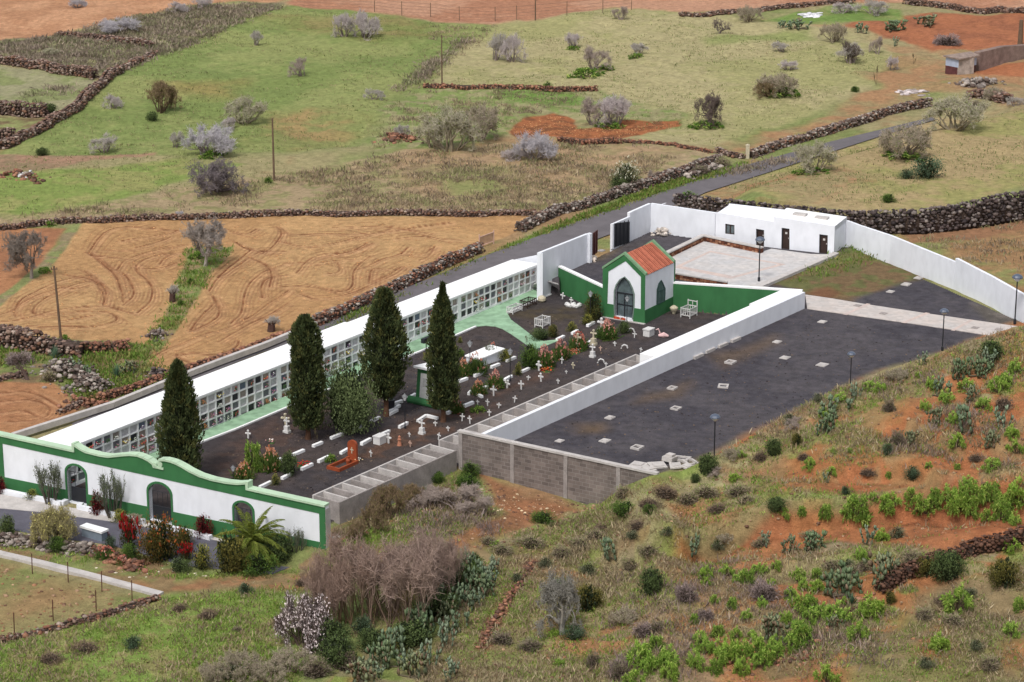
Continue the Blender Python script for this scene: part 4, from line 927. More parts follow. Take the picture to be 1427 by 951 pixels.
# ---- low stone faced walls round the square ---------------------------
MFACE = mattr('brown_stone_facing', .9, .3, 3, .5, 10)
def faced_wall(px, h, label, w=.45):
    th = empty('low_wall', P(*px[0], T), label, 'low wall', 'low walls round the paved square'); m = MB(); c = MB(); pts = [P(*q, T) for q in px]
    for a, b in zip(pts, pts[1:]):
        e = hdir(a, b); n = Vector((e.y, -e.x, 0)); L = (b - a).length; wall_seg(m, a, b, w - .1, a.z - .2, a.z + h - .1, b.z - .2, b.z + h - .1)
        m.c[-1] = np.tile(np.array(lin((96, 62, 50))), (8, 1)); m.hasc = True
        k = int(L / .3)
        for sd in (-1, 1):
            for i in range(k):
                for r_ in range(max(1, int(h / .2))):
                    p = a + e * ((i + .5) * L / k) + n * (sd * (w / 2 - .05)); m.box((p.x, p.y, a.z + .08 + r_ * .2 + (b.z - a.z) * i / k), (.27 + R.uniform(-.05, .02), .06, .17), math.atan2(e.y, e.x), col=lin(R.choice([(134, 84, 62), (110, 66, 50), (150, 104, 80), (92, 60, 50), (172, 130, 104)])))
        wall_seg(c, a, b, w, a.z + h - .098, a.z + h, b.z + h - .098, b.z + h)
    m.build('stone_facing', MFACE, th); c.build('cap', MCAP, th)
faced_wall([(926, 362), (981, 335.5)], .55, 'low brown stone wall with pale cap on the left of the square')
faced_wall([(982, 336.5), (1062, 353.5)], .55, 'low brown stone wall with pale cap in front of the white building')
faced_wall([(934, 387.5), (1013.5, 401)], .5, 'low brown stone wall just behind the green wall', .2)
faced_wall([(1046, 404), (1120, 416)], .4, 'low brown stone wall with pale cap leading from the lamp to the path', .4)
kerb_line('plaza_kerb', 'broad pale concrete kerb on the right edge of the paved square', [(1058, 402), (1166, 355.5)], .55, .22, MCAP, T)

# ---- lamps -------------------------------------------------------------
def modern_lamp_meshes():
    pole = MB(); pole.lathe((0, 0, 0), [(.09, 0), (.09, .32), (.045, .36), (.04, 2.75)], 8); head = MB(); head.lathe((0, 0, 2.75), [(.06, 0), (.2, .12), (.26, .2), (.26, .22)], 12)
    dome = MB(); dome.lathe((0, 0, 2.98), [(.34, 0), (.34, .05), (.26, .16), (.12, .23), (0.01, .25)], 14)
    return pole.mesh('pole', MBLACK), head.mesh('lamp_glass', MLAMP), dome.mesh('lamp_hood', mplain('blue_grey_hood', (84, 94, 112), .35, .1, 4, spec=.6))
PM = modern_lamp_meshes()
def modern_lamp(u, v, vt, label, hid=False):
    p = P(u, v, T); h = ptop(p, u, vt) - p.z; th = empty('lamp_post', p, label, 'lamp post', 'hooded lamp posts round the yard'); s = h / 3.23
    for nm, me in zip(('pole', 'lamp_glass', 'lamp_hood'), PM): o = link(nm, me, th)
    th.scale = (s, s, s)
modern_lamp(1057.5, 393, 330, 'slim lamp post standing on the paved square before the white building')
modern_lamp(1313, 489, 430, 'lamp post on the black yard by the paved path, foot behind the slope')
modern_lamp(1184.5, 545, 490, 'lamp post half hidden by the slope in the black yard')
modern_lamp(995, 645, 577, 'nearest lamp post, beside the pale slabs at the brow of the slope')
modern_lamp(1414, 452, 382, 'lamp post at the right edge against the white boundary wall')
def lantern_meshes():
    pole = MB(); pole.lathe((0, 0, 0), [(.07, 0), (.07, .15), (.035, .25), (.03, 2.1)], 8)
    gl = MB(); gl.lathe((0, 0, 2.1), [(.07, 0), (.19, .3), (.19, .31)], 6); cap = MB(); cap.lathe((0, 0, 2.42), [(.22, 0), (.2, .03), (.08, .13), (.03, .2), (.01, .24)], 6)
    return pole.mesh('pole', MBLACK), gl.mesh('lamp_glass', MLAMP), cap.mesh('lamp_cap', mplain('lantern_cap', (120, 122, 124), .5, .1))
LM = lantern_meshes()
for u, v, vt, lb in [(711, 531.5, 485, 'black garden lantern post between the flowering bushes by the white tomb'), (564.5, 597.5, 548, 'black garden lantern post left of the green monument'), (655, 521, 474, 'black garden lantern post rising behind the dark bush by the white tomb'),
                     (822.5, 447, 405, 'black garden lantern post beside the clipped hedge left of the chapel'), (873.5, 452, 412, 'black garden lantern post directly in front of the chapel door'), (512, 590, 553, 'lantern post partly hidden by the round tree'), (326, 690, 648, 'white lantern showing just above the entrance wall crest')]:
    p = P(u, v, 0); h = ptop(p, u, vt) - p.z; th = empty('garden_lantern', p, lb, 'garden lantern', 'garden lanterns along the cemetery walk'); s = h / 2.66; th.scale = (s, s, s)
    for nm, me in zip(('pole', 'lamp_glass', 'lamp_cap'), LM): link(nm, me, th)

# ---- monument, tomb, orange grave ---------------------------------------
m0 = P(579, 560, 0); m1 = P(611, 567.5, 0); e = hdir(m0, m1); n = Vector((e.y, -e.x, 0)); W = (m1 - m0).length; zt_ = ptop(m0, 583, 512); zb = m0.z
th = empty('monument', m0, 'green tapered monument with white panel and white cap behind the tall cypress', 'monument')
m = MB(); tp = .16
def q(s_, d_, z_): p = m0 + e * s_ + n * d_; return (p.x, p.y, z_)
m.hexa([q(0, 0, zb), q(W, 0, zb), q(W, -.9, zb), q(0, -.9, zb)], [q(tp, -.1, zt_), q(W - tp, -.1, zt_), q(W - tp, -.8, zt_), q(tp, -.8, zt_)]); m.build('body', MGREEN, th)
m = MB(); m.hexa([q(.34, .004, zb + .35), q(W - .34, .004, zb + .35), q(W - .34, -.05, zb + .35), q(.34, -.05, zb + .35)], [q(.44, -.07, zt_ - .35), q(W - .44, -.07, zt_ - .35), q(W - .44, -.15, zt_ - .35), q(.44, -.15, zt_ - .35)]); pn = m.build('panel', MMARB, th)
m = MB()
for k in range(7): z_ = zt_ - .75 - k * .09; f = (z_ - zb) / (zt_ - zb); m.hexa([q(.62, -.098 * f + .02, z_), q(W - .62, -.098 * f + .02, z_), q(W - .62, -.098 * f - .01, z_), q(.62, -.098 * f - .01, z_)], [q(.62, -.098 * f + .02, z_ + .035), q(W - .62, -.098 * f + .02, z_ + .035), q(W - .62, -.098 * f - .01, z_ + .035), q(.62, -.098 * f - .01, z_ + .035)])
m.build('inscription', mplain('grey_lettering', (158, 160, 162), .8), pn)
m = MB(); m.hexa([q(-.05, .15, zt_), q(W + .05, .15, zt_), q(W + .05, -1.1, zt_), q(-.05, -1.1, zt_)], [q(-.05, .15, zt_ + .14), q(W + .05, .15, zt_ + .14), q(W * .62, -.5, zt_ + .36), q(W * .38, -.5, zt_ + .36)]); m.build('cap', MROOF, th)
m = MB(); m.tube([q(-.35, .28, zb + .2), q(W + .35, .28, zb + .2)], .27, 12); m.build('base_roll', MGREEN, th)
a = P(644, 505, 0); b = P(672, 513, 0); e = hdir(a, b); n = Vector((e.y, -e.x, 0)); W = 1.3; D = 2.6
th = empty('white_tomb', a, 'large plain white slab tomb behind the dark flowering bush', 'tomb'); m = MB()
def q(s_, d_, z_): p = P(668, 512, 0) + e * s_ + n * d_; return (p.x, p.y, z_)
zz = P(668, 512, 0).z
m.hexa([q(-W, 0, zz), q(0, 0, zz), q(0, -D, zz), q(-W, -D, zz)], [q(-W, 0, zz + .55), q(0, 0, zz + .55), q(0, -D, zz + .75), q(-W, -D, zz + .75)]); m.build('body', MWHITE, th)
m = MB(); m.hexa([q(-W - .08, .08, zz + .552), q(.08, .08, zz + .552), q(.08, -D - .08, zz + .752), q(-W - .08, -D - .08, zz + .752)], [q(-W - .08, .08, zz + .64), q(.08, .08, zz + .64), q(.08, -D - .08, zz + .84), q(-W - .08, -D - .08, zz + .84)]); m.build('lid', MROOF, th)
g0 = P(457, 653, 0); g1 = P(473, 658.5, 0); g2 = P(500, 646, 0); th = empty('orange_grave', g0, 'orange marble grave with rounded headstone and low kerb frame', 'grave')
e = hdir(g1, g2); n = Vector((e.y, -e.x, 0)); L = (g2 - g1).length; W = 1.05; gzz = g0.z
def q(s_, d_, z_): p = g1 + e * s_ + n * d_; return (p.x, p.y, z_)
for s0, s1, d0, d1 in ((0, L, -.14, 0), (0, L, -W, -W + .14), (0, .14, -W + .143, -.143), (L - .14, L, -W + .143, -.143)):
    m = MB(); m.hexa([q(s0, d0, gzz), q(s0, d1, gzz), q(s1, d1, gzz), q(s1, d0, gzz)], [q(s0, d0, gzz + .22), q(s0, d1, gzz + .22), q(s1, d1, gzz + .22), q(s1, d0, gzz + .22)]); m.build('kerb', MORANGE, th)
ec = Vector((n.x, n.y, 0)); hp = g1 + e * (L + .05) - n * (W / 2 + .0); hw = .36
m = MB(); m.poly([(-hw, gzz), (hw, gzz), (hw, gzz + 1.2)] + [(hw * math.cos(t), gzz + 1.2 + hw * .8 * math.sin(t)) for t in [k * math.pi / 8 for k in range(1, 8)]] + [(-hw, gzz + 1.2)], [], hp, ec, -.08, .08); m.build('headstone', MORANGE, th)
m = MB(); m.poly([(-.03, gzz + .6), (.03, gzz + .6), (.03, gzz + .82), (.13, gzz + .82), (.13, gzz + .88), (.03, gzz + .88), (.03, gzz + 1.02), (-.03, gzz + 1.02), (-.03, gzz + .88), (-.13, gzz + .88), (-.13, gzz + .82), (-.03, gzz + .82)], [], hp - e * .085, ec, -.02, .02); m.build('small_cross', MCREAM, th)
m = MB(); q_ = hp - e * .5; m.lathe((q_.x, q_.y, gzz), [(.12, 0), (.16, .25), (.1, .4), (.12, .5)], 8); m.build('vase', MORANGE, th)
# ================================================================== vegetation kits (meshes are shared by the copies)
def unit(v): return v / (np.linalg.norm(v, axis=-1, keepdims=True) + 1e-9)
class TB:
    def __init__(s): s.v = []; s.f = []; s.c = []; s.n = 0
    def add(s, V, F, C):
        V = np.asarray(V, float); F = np.asarray(F, int); C = np.asarray(C, float)
        if C.ndim == 1: C = np.tile(C, (len(V), 1))
        s.v.append(V); s.f.append(F + s.n); s.c.append(C); s.n += len(V)
    def norm(s, r=1.0, h=1.0):
        V = np.concatenate(s.v); q = np.quantile(np.hypot(V[:, 0], V[:, 1]), .985); z = np.quantile(V[:, 2], .995)
        s.v = [V * np.array([r / q, r / q, h / z])]; s.f = [np.concatenate(s.f)]; s.c = [np.concatenate(s.c)]; return s
    def mesh(s, name, mat, smooth=False):
        return trimesh(name, np.concatenate(s.v), np.concatenate(s.f), np.concatenate(s.c), mat, smooth)
    def sticks(s, A, B, ra, rb, C):
        """many three sided sticks at once"""
        A = np.asarray(A); B = np.asarray(B); n = len(A); d = unit(B - A); up = np.where(np.abs(d[:, 2:3]) < .9, np.array([[0, 0, 1.]]), np.array([[1., 0, 0]]))
        x = unit(np.cross(d, up)); y = np.cross(d, x); ra = np.broadcast_to(ra, (n,))[:, None]; rb = np.broadcast_to(rb, (n,))[:, None]; P_ = []
        for base, r in ((A, ra), (B, rb)):
            for k in range(3): w = 2.094 * k; P_.append(base + (x * math.cos(w) + y * math.sin(w)) * r)
        V = np.stack(P_, 1).reshape(-1, 3); f = []
        for k in range(3): k2 = (k + 1) % 3; f += [(k, k2, 3 + k2), (k, 3 + k2, 3 + k)]
        F = (np.arange(n)[:, None, None] * 6 + np.array(f)[None]).reshape(-1, 3); C = np.asarray(C)
        s.add(V, F, np.repeat(C, 6, 0) if C.ndim == 2 else C)
    def leaves(s, Pn, size, C, rng, droop=0, aspect=.5, dirs=None, bend=.0):
        """diamond leaves: Pn (n,3) positions"""
        n = len(Pn); d = unit(rng.normal(size=(n, 3))) if dirs is None else unit(dirs); d[:, 2] -= droop; d = unit(d)
        t = unit(np.cross(d, unit(rng.normal(size=(n, 3))))); L = np.broadcast_to(size, (n,))[:, None]
        V = np.stack([Pn, Pn + d * L * .5 + t * L * aspect * .5, Pn + d * L + np.array([0, 0, -1]) * L * bend, Pn + d * L * .5 - t * L * aspect * .5], 1).reshape(-1, 3)
        F = (np.arange(n)[:, None, None] * 4 + np.array([(0, 1, 2), (0, 2, 3)])[None]).reshape(-1, 3); s.add(V, F, np.repeat(C, 4, 0))
def colvar(c, n, rng, v=.18, c2=None):
    a = np.array(lin(c)); k = 1 + (rng.random((n, 1)) * 2 - 1) * v; base = np.tile(a, (n, 1))
    if c2 is not None: t = rng.random((n, 1)) ** 1.5; base = base * (1 - t) + np.array(lin(c2)) * t
    return base * k
def branches(rng, stems, depth, spread, L0, gnarl=.25, up=.25, kids=(2, 4), shrink=.72, z0=0.0):
    A, B, RA, RB, D = [], [], [], [], []; 
    def go(p, d, L, r, dep):
        nseg = 2
        for k in range(nseg):
            d = d + rng.normal(size=3) * gnarl + np.array([0, 0, up * .3]); d /= np.linalg.norm(d); q = p + d * L / nseg
            A.append(p); B.append(q); RA.append(r); RB.append(r * .82); D.append(dep); p = q; r *= .82
        if dep > 0:
            for _ in range(rng.integers(kids[0], kids[1] + 1)):
                nd = d + rng.normal(size=3) * spread; nd[2] += up; nd /= np.linalg.norm(nd); go(p if rng.random() < .7 else p - d * L * .3 * rng.random(), nd, L * shrink * (.75 + rng.random() * .5), r * .68, dep - 1)
    for i in range(stems):
        a = rng.random() * 6.28; t = .25 + rng.random() * .75; d = np.array([math.cos(a) * t * spread * 1.6, math.sin(a) * t * spread * 1.6, .7]); d /= np.linalg.norm(d)
        go(np.array([math.cos(a) * .06 * stems ** .5, math.sin(a) * .06 * stems ** .5, z0]), d, L0, .05, depth)
    return np.array(A), np.array(B), np.array(RA), np.array(RB), np.array(D)
def bare_shrub(seed, c=(134, 122, 122), c2=(96, 82, 80), stems=9, depth=4, spread=.55, thick=1.0, twigs=2, up=.2, leafc=None, nleaf=0, kids=(2, 4), gn=.25):
    rng = np.random.default_rng(seed); A, B, ra, rb, D = branches(rng, stems, depth, spread, .38, gn, up=up, kids=kids)
    t = TB(); k = np.clip(D / depth, 0, 1)[:, None]; C = np.array(lin(c)) * (1 - k) + np.array(lin(c2)) * k; C = C * (1 + (rng.random((len(A), 1)) - .5) * .35)
    t.sticks(A, B, np.maximum(ra, .007) * thick, np.maximum(rb, .005) * thick, C)
    tips = B[D <= 1]
    for _ in range(twigs):
        d = unit(rng.normal(size=tips.shape) + np.array([0, 0, .5])); L = .06 + rng.random((len(tips), 1)) * .14
        t.sticks(tips, tips + d * L, .006 * thick, .004 * thick, np.tile(np.array(lin(c)), (len(tips), 1)) * (.8 + rng.random((len(tips), 1)) * .4))
    if nleaf:
        i = rng.integers(0, len(tips), nleaf); t.leaves(tips[i] + rng.normal(size=(nleaf, 3)) * .05, .05 + rng.random(nleaf) * .04, colvar(leafc, nleaf, rng, .25), rng)
    return t.norm().mesh('shrub_branches', MTWIG)
def leaf_shrub(seed, c, c2, n=3400, size=.062, clumps=16, inner=(50, 60, 38), tall=1.0, aspect=.55, rough=.34, flower=None, nfl=0, flsize=.09, up=.3):
    rng = np.random.default_rng(seed); cc = unit(rng.normal(size=(clumps, 3))) * (.25 + rng.random((clumps, 1)) ** .4 * .42); cc[:, 2] = np.abs(cc[:, 2]) * .8 + .14
    cr = .22 + rng.random(clumps) * .2; t = TB(); i = rng.integers(0, clumps, n); d = unit(rng.normal(size=(n, 3))); rr = (rng.random((n, 1)) ** .35); 
    p = cc[i] + d * rr * cr[i][:, None] * np.array([1, 1, .9]); p += rng.normal(size=(n, 3)) * .03; p[:, 2] = np.abs(p[:, 2])
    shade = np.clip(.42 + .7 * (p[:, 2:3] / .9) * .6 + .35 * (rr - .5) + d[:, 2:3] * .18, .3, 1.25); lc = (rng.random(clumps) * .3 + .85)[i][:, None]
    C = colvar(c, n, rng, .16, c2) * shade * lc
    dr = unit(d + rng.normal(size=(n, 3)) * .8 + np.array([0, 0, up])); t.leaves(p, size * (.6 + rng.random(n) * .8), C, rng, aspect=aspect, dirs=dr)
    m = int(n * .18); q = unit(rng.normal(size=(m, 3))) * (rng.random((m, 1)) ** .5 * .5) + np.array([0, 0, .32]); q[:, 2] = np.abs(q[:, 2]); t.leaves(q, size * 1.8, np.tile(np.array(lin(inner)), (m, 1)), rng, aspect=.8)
    a = unit(rng.normal(size=(14, 3))) * .3; a[:, 2] = np.abs(a[:, 2]) + .3; t.sticks(np.zeros((14, 3)), a, .02, .012, np.array(lin((84, 66, 52))))
    if nfl:
        j = rng.integers(0, n, nfl * 8); j = j[np.argsort(-(p[j][:, 2] + rr[j][:, 0] * .4))[:nfl * 3]][::3]
        for _ in range(3): t.leaves(p[j] + d[j] * .05 + np.array([0, 0, .03]), flsize * (.7 + rng.random(len(j)) * .6), colvar(flower, len(j), rng, .2), rng, aspect=1.0)
    return t.norm().mesh('foliage', MLEAF)
def tuft_shrub(seed, c=(166, 198, 84), c2=(124, 160, 62), tips=(204, 222, 118), clumps=42, per=34, size=.24, drp=.25, flat=1.0):
    """succulent spurge: a dome of leafy whorls"""
    rng = np.random.default_rng(seed); t = TB(); cc = unit(rng.normal(size=(clumps, 3))); cc[:, 2] = np.abs(cc[:, 2]) * flat; cc = cc * (.5 + rng.random((clumps, 1)) * .4)
    t.sticks(cc * .05, cc, .022, .016, np.array(lin((108, 92, 76))))
    i = np.repeat(np.arange(clumps), per); n = len(i); ax = unit(cc + np.array([0, 0, .35]))[i]; d = unit(ax * .55 + rng.normal(size=(n, 3)) * .62); s = size * (.6 + rng.random(n) * .7)
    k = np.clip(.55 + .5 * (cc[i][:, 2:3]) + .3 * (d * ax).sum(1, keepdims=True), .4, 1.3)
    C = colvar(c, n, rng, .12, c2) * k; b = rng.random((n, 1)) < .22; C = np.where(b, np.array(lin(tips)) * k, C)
    t.leaves(cc[i] + rng.normal(size=(n, 3)) * .04, s, C, rng, aspect=.2, dirs=d, bend=drp)
    return t.norm().mesh('foliage', MLEAF)
def cactus(seed, npads=70, c=(120, 142, 110), c2=(156, 170, 138), clumps=8, deadp=.08):
    rng = np.random.default_rng(seed); t = TB(); ang = np.linspace(0, 2 * math.pi, 9)[:-1]; pads = []
    def pad(p, d, s, nrm, col):
        d = d / np.linalg.norm(d); x = np.cross(nrm, d); x /= np.linalg.norm(x) + 1e-9; nn = np.cross(d, x); V = [p + d * s * .5 + nn * s * .09, p + d * s * .5 - nn * s * .09]
        for a in ang: V.append(p + d * s * (.5 - .5 * math.cos(a)) + x * s * .33 * math.sin(a) * (1.0 - .18 * math.cos(a) * -1))
        F = []
        for k in range(8): k2 = 2 + (k + 1) % 8; F += [(0, 2 + k, k2), (1, k2, 2 + k)]
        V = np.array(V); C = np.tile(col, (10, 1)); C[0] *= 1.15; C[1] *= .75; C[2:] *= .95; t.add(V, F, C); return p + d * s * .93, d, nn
    count = 0
    def grow(p, d, s, dep):
        nonlocal count
        if count > npads: return
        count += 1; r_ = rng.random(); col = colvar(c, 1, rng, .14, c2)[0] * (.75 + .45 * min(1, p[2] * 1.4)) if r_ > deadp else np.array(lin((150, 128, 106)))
        nrm = unit(rng.normal(size=3)); q, d2, _ = pad(p, d, s, nrm, col)
        if dep > 0:
            for _ in range(rng.integers(1, 4)): nd = d + rng.normal(size=3) * .6; nd[2] += .3; grow(q, nd / np.linalg.norm(nd), s * (.82 + rng.random() * .2), dep - 1)
    while count < npads:
        a = rng.random() * 6.28; r_ = rng.random() ** .6 * .75; t.sticks(np.array([[0, 0, .02]]), np.array([[math.cos(a) * r_, math.sin(a) * r_, .03]]), .04, .04, np.array(lin((120, 110, 90)))); grow(np.array([math.cos(a) * r_, math.sin(a) * r_, 0]), np.array([rng.normal() * .35, rng.normal() * .35, 1.]), .26, 3 if r_ < .45 else 2)
    return t.norm().mesh('pads', MLEAF)
def agave(seed, c=(118, 146, 118), n=36, w=.14):
    rng = np.random.default_rng(seed); t = TB()
    for k in range(n):
        a = k * 2.4; e = .25 + 1.15 * k / n; d = np.array([math.cos(a) * math.cos(e), math.sin(a) * math.cos(e), math.sin(e)]); x = np.array([-math.sin(a), math.cos(a), 0]); col = colvar(c, 1, rng, .15)[0]
        L = .9 + rng.random() * .3; p = [np.zeros(3), d * L * .45, d * L + np.array([0, 0, -.1 * L])]; V = [p[0] + x * w * .4, p[0] - x * w * .4, p[1] + x * w * .5, p[1] - x * w * .5, p[1] + np.array([0, 0, -.05]), p[2]]
        t.add(V, [(0, 1, 4), (0, 4, 2), (1, 3, 4), (2, 4, 5), (4, 3, 5)], np.array([col * .8, col * .8, col, col, col * .6, col * 1.15]))
    return t.norm().mesh('blades', MLEAF)
def heath(seed, c=(122, 104, 104), c2=(92, 78, 76), n=1500, g=None):
    rng = np.random.default_rng(seed); t = TB(); d = unit(rng.normal(size=(n, 3))); d[:, 2] = np.abs(d[:, 2]); r = .6 + .35 * rng.random((n, 1)) ; lump = .5 + .9 * vn(d[:, 0] * 2.4 + seed, d[:, 1] * 2.4 + 5, 3)[:, None]
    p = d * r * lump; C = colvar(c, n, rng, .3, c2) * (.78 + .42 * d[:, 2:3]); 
    if g is not None: k = rng.random((n, 1)) < .3; C = np.where(k, np.array(lin(g)) * (.55 + .6 * d[:, 2:3]), C)
    dd = unit(d + rng.normal(size=(n, 3)) * .5); t.leaves(p, .12 + rng.random(n) * .12, C, rng, aspect=.22, dirs=dd)
    m = n // 3; t.leaves(d[:m] * .6 * r[:m], .3, np.tile(np.array(lin((96, 84, 74))), (m, 1)), rng, aspect=.5)
    return t.norm().mesh('twig_mound', MLEAF)
def flower_bush(seed, fl, g=(78, 108, 50), n=900, nf=70):
    rng = np.random.default_rng(seed); t = TB(); d = unit(rng.normal(size=(n, 3)) * np.array([.75, .75, 1]) + np.array([0, 0, .9])); p = rng.normal(size=(n, 3)) * np.array([.32, .32, .06]); p[:, 2] = np.abs(p[:, 2])
    t.leaves(p, .55 + rng.random(n) * .35, colvar(g, n, rng, .25, (112, 128, 62)), rng, aspect=.07, dirs=d, bend=.12)
    m = nf * 5; c = unit(rng.normal(size=(nf, 3)) + np.array([0, 0, .7])) * np.array([.72, .72, .85]) + np.array([0, 0, .12]); c = np.repeat(c, 5, 0); t.leaves(c + rng.normal(size=(m, 3)) * .03, .09 + rng.random(m) * .05, colvar(fl, m, rng, .15, (236, 196, 176)), rng, aspect=.9)
    return t.norm().mesh('blooming_leaves', MLEAF)

MBARK = mattr('bark', .95, .2, 5, .3, 10)
PR = {}
def proto(key, fn):
    if key not in PR: PR[key] = fn()
    return PR[key]
BARE = [lambda k=k: bare_shrub(100 + k, stems=[11, 8, 12, 7][k % 4], depth=4, spread=[.5, .42, .6, .5][k % 4], c=[(204, 192, 190), (194, 186, 178), (200, 194, 198), (180, 164, 154)][k % 4], c2=(146, 132, 126), kids=(2, 3), twigs=3, up=.26, thick=.95) for k in range(6)]
KIT = dict(
    bare0=BARE[0], bare1=BARE[1], bare2=BARE[2], bare3=BARE[3], bare4=BARE[4], bare5=BARE[5],
    brown=lambda: bare_shrub(120, (146, 124, 98), (106, 88, 70), 12, 4, .5, 1.0, 3, kids=(2, 3), leafc=(112, 108, 62), nleaf=1400),
    brown2=lambda: bare_shrub(121, (176, 152, 140), (124, 102, 84), 17, 5, .3, .6, 1, up=.42, kids=(2, 3), gn=.13),
    brown3=lambda: bare_shrub(122, (172, 146, 132), (140, 114, 84), 15, 5, .33, .6, 1, up=.4, kids=(2, 3), gn=.14),
    mossy0=lambda: bare_shrub(123, (192, 184, 160), (152, 140, 118), 12, 4, .5, 1.0, 3, kids=(2, 3), leafc=(140, 146, 96), nleaf=1100),
    mossy1=lambda: bare_shrub(124, (182, 168, 148), (138, 122, 106), 12, 4, .5, 1.0, 3, kids=(2, 3), leafc=(118, 126, 78), nleaf=900),
    blossom=lambda: bare_shrub(125, (120, 104, 98), (96, 80, 74), 12, 4, .5, .9, 2, leafc=(246, 230, 230), nleaf=3600),
    dark0=lambda: leaf_shrub(130, (92, 112, 66), (120, 136, 82)), dark1=lambda: leaf_shrub(131, (96, 118, 70), (126, 140, 84), n=2600),
    green0=lambda: leaf_shrub(132, (88, 120, 52), (120, 146, 66)), green1=lambda: leaf_shrub(133, (98, 138, 50), (150, 176, 80), n=1800, size=.09),
    bluegreen=lambda: leaf_shrub(134, (92, 116, 88), (120, 142, 112), n=2200, size=.06), greygreen=lambda: leaf_shrub(135, (128, 134, 104), (160, 160, 130), n=2000, size=.06),
    olive=lambda: leaf_shrub(136, (108, 108, 56), (150, 138, 70), n=3000, size=.065), yellow=lambda: leaf_shrub(137, (150, 156, 70), (196, 184, 92), n=1800),
    orangeb=lambda: leaf_shrub(138, (92, 96, 44), (150, 112, 54), n=3600, size=.055, clumps=22, flower=(196, 108, 60), nfl=60, flsize=.05),
    red=lambda: leaf_shrub(139, (112, 32, 38), (150, 44, 48), n=1600, size=.08, inner=(50, 24, 24)), redgreen=lambda: leaf_shrub(140, (78, 104, 52), (110, 60, 44), n=1800, flower=(168, 34, 38), nfl=80, flsize=.13),
    paley=lambda: bare_shrub(141, (168, 158, 116), (124, 108, 80), 16, 4, .6, .9, 3, leafc=(206, 198, 122), nleaf=2600),
    whiteb=lambda: leaf_shrub(142, (112, 120, 86), (150, 150, 110), n=2200, size=.06, flower=(232, 228, 206), nfl=130, flsize=.05),
    hedge=lambda: leaf_shrub(143, (88, 98, 50), (130, 116, 60), n=3400, size=.06, clumps=24),
    tuft0=lambda: tuft_shrub(150), tuft1=lambda: tuft_shrub(151, clumps=26, c=(152, 186, 78)), tuft2=lambda: tuft_shrub(152, c=(164, 198, 90), c2=(128, 166, 68), clumps=28, per=32, size=.28), tuft3=lambda: tuft_shrub(153, c=(142, 176, 72), c2=(98, 134, 58), clumps=50),
    herb=lambda: tuft_shrub(154, c=(106, 148, 52), c2=(80, 118, 44), clumps=30, per=24, size=.25, flat=.6),
    cactus0=lambda: cactus(160), cactus1=lambda: cactus(161, 110), cactus2=lambda: cactus(162, 50, (134, 154, 126), (172, 184, 156)), cactus3=lambda: cactus(163, 130, (112, 136, 98), (150, 164, 126)), cactus4=lambda: cactus(164, 90, (122, 136, 104), (164, 168, 130), deadp=.2),
    agave=lambda: agave(165), agave2=lambda: agave(166, (98, 128, 100), 28),
    heath0=lambda: heath(170, (166, 148, 144), (132, 116, 112)), heath1=lambda: heath(171, (176, 160, 136), (142, 126, 106), g=(138, 146, 92)), heath2=lambda: heath(172, (156, 140, 126), (124, 108, 96), g=(128, 132, 90)), dead=lambda: heath(173, (148, 128, 108), (112, 94, 80), 1200),
    flpink=lambda: flower_bush(180, (216, 132, 122)), florange=lambda: flower_bush(181, (224, 142, 92)), flred=lambda: flower_bush(182, (206, 92, 74)), fldark=lambda: flower_bush(183, (206, 130, 110), (58, 84, 42), nf=30),
    cane=lambda: bare_shrub(185, (112, 116, 100), (90, 84, 76), 14, 2, .32, .9, 3, up=.35, leafc=(108, 118, 84), nleaf=420, kids=(2, 3)),
    whip=lambda: bare_shrub(186, (120, 100, 84), (96, 80, 66), 3, 3, .4, .7, 2, leafc=(108, 112, 60), nleaf=160),
)
def place(kind, u, v, w, h, label, cat='shrub', name='shrub', group=None, dz=None, sink=.03, p=None, part='foliage', rz=None):
    """u, v: foot of the plant in the survey; w, h: its width and height there, survey units"""
    if p is None: p = hit(u, v) if dz is None else P(u, v, dz)
    k = ppm(p); r_ = w / k / 2; hh = h / k * 1.02
    me = proto(kind, KIT[kind]); root = empty(name, (p.x, p.y, p.z), label, cat, group)
    o = link(part, me, root, (0, 0, -sink)); o.rotation_euler = (0, 0, R.uniform(0, 6.28) if rz is None else rz); o.scale = (r_ * R.uniform(.93, 1.07), r_ * R.uniform(.93, 1.07), hh)
    return root
def place1(kind, u, v, w, h, label, cat='shrub', name='shrub', group=None, dz=None):
    """one-mesh plant: the copy itself is the thing"""
    p = hit(u, v) if dz is None else P(u, v, dz); k = ppm(p); r_ = w / k / 2
    if kind[:4] in ('bare', 'moss'): r_ *= 1.16; h = h * .94
    o = link(name, proto(kind, KIT[kind]), None, (p.x, p.y, p.z - .03)); o.rotation_euler = (0, 0, R.uniform(0, 6.28)); o.scale = (r_ * R.uniform(.93, 1.07), r_ * R.uniform(.93, 1.07), h / k * 1.02)
    return tag(o, label, cat, group)

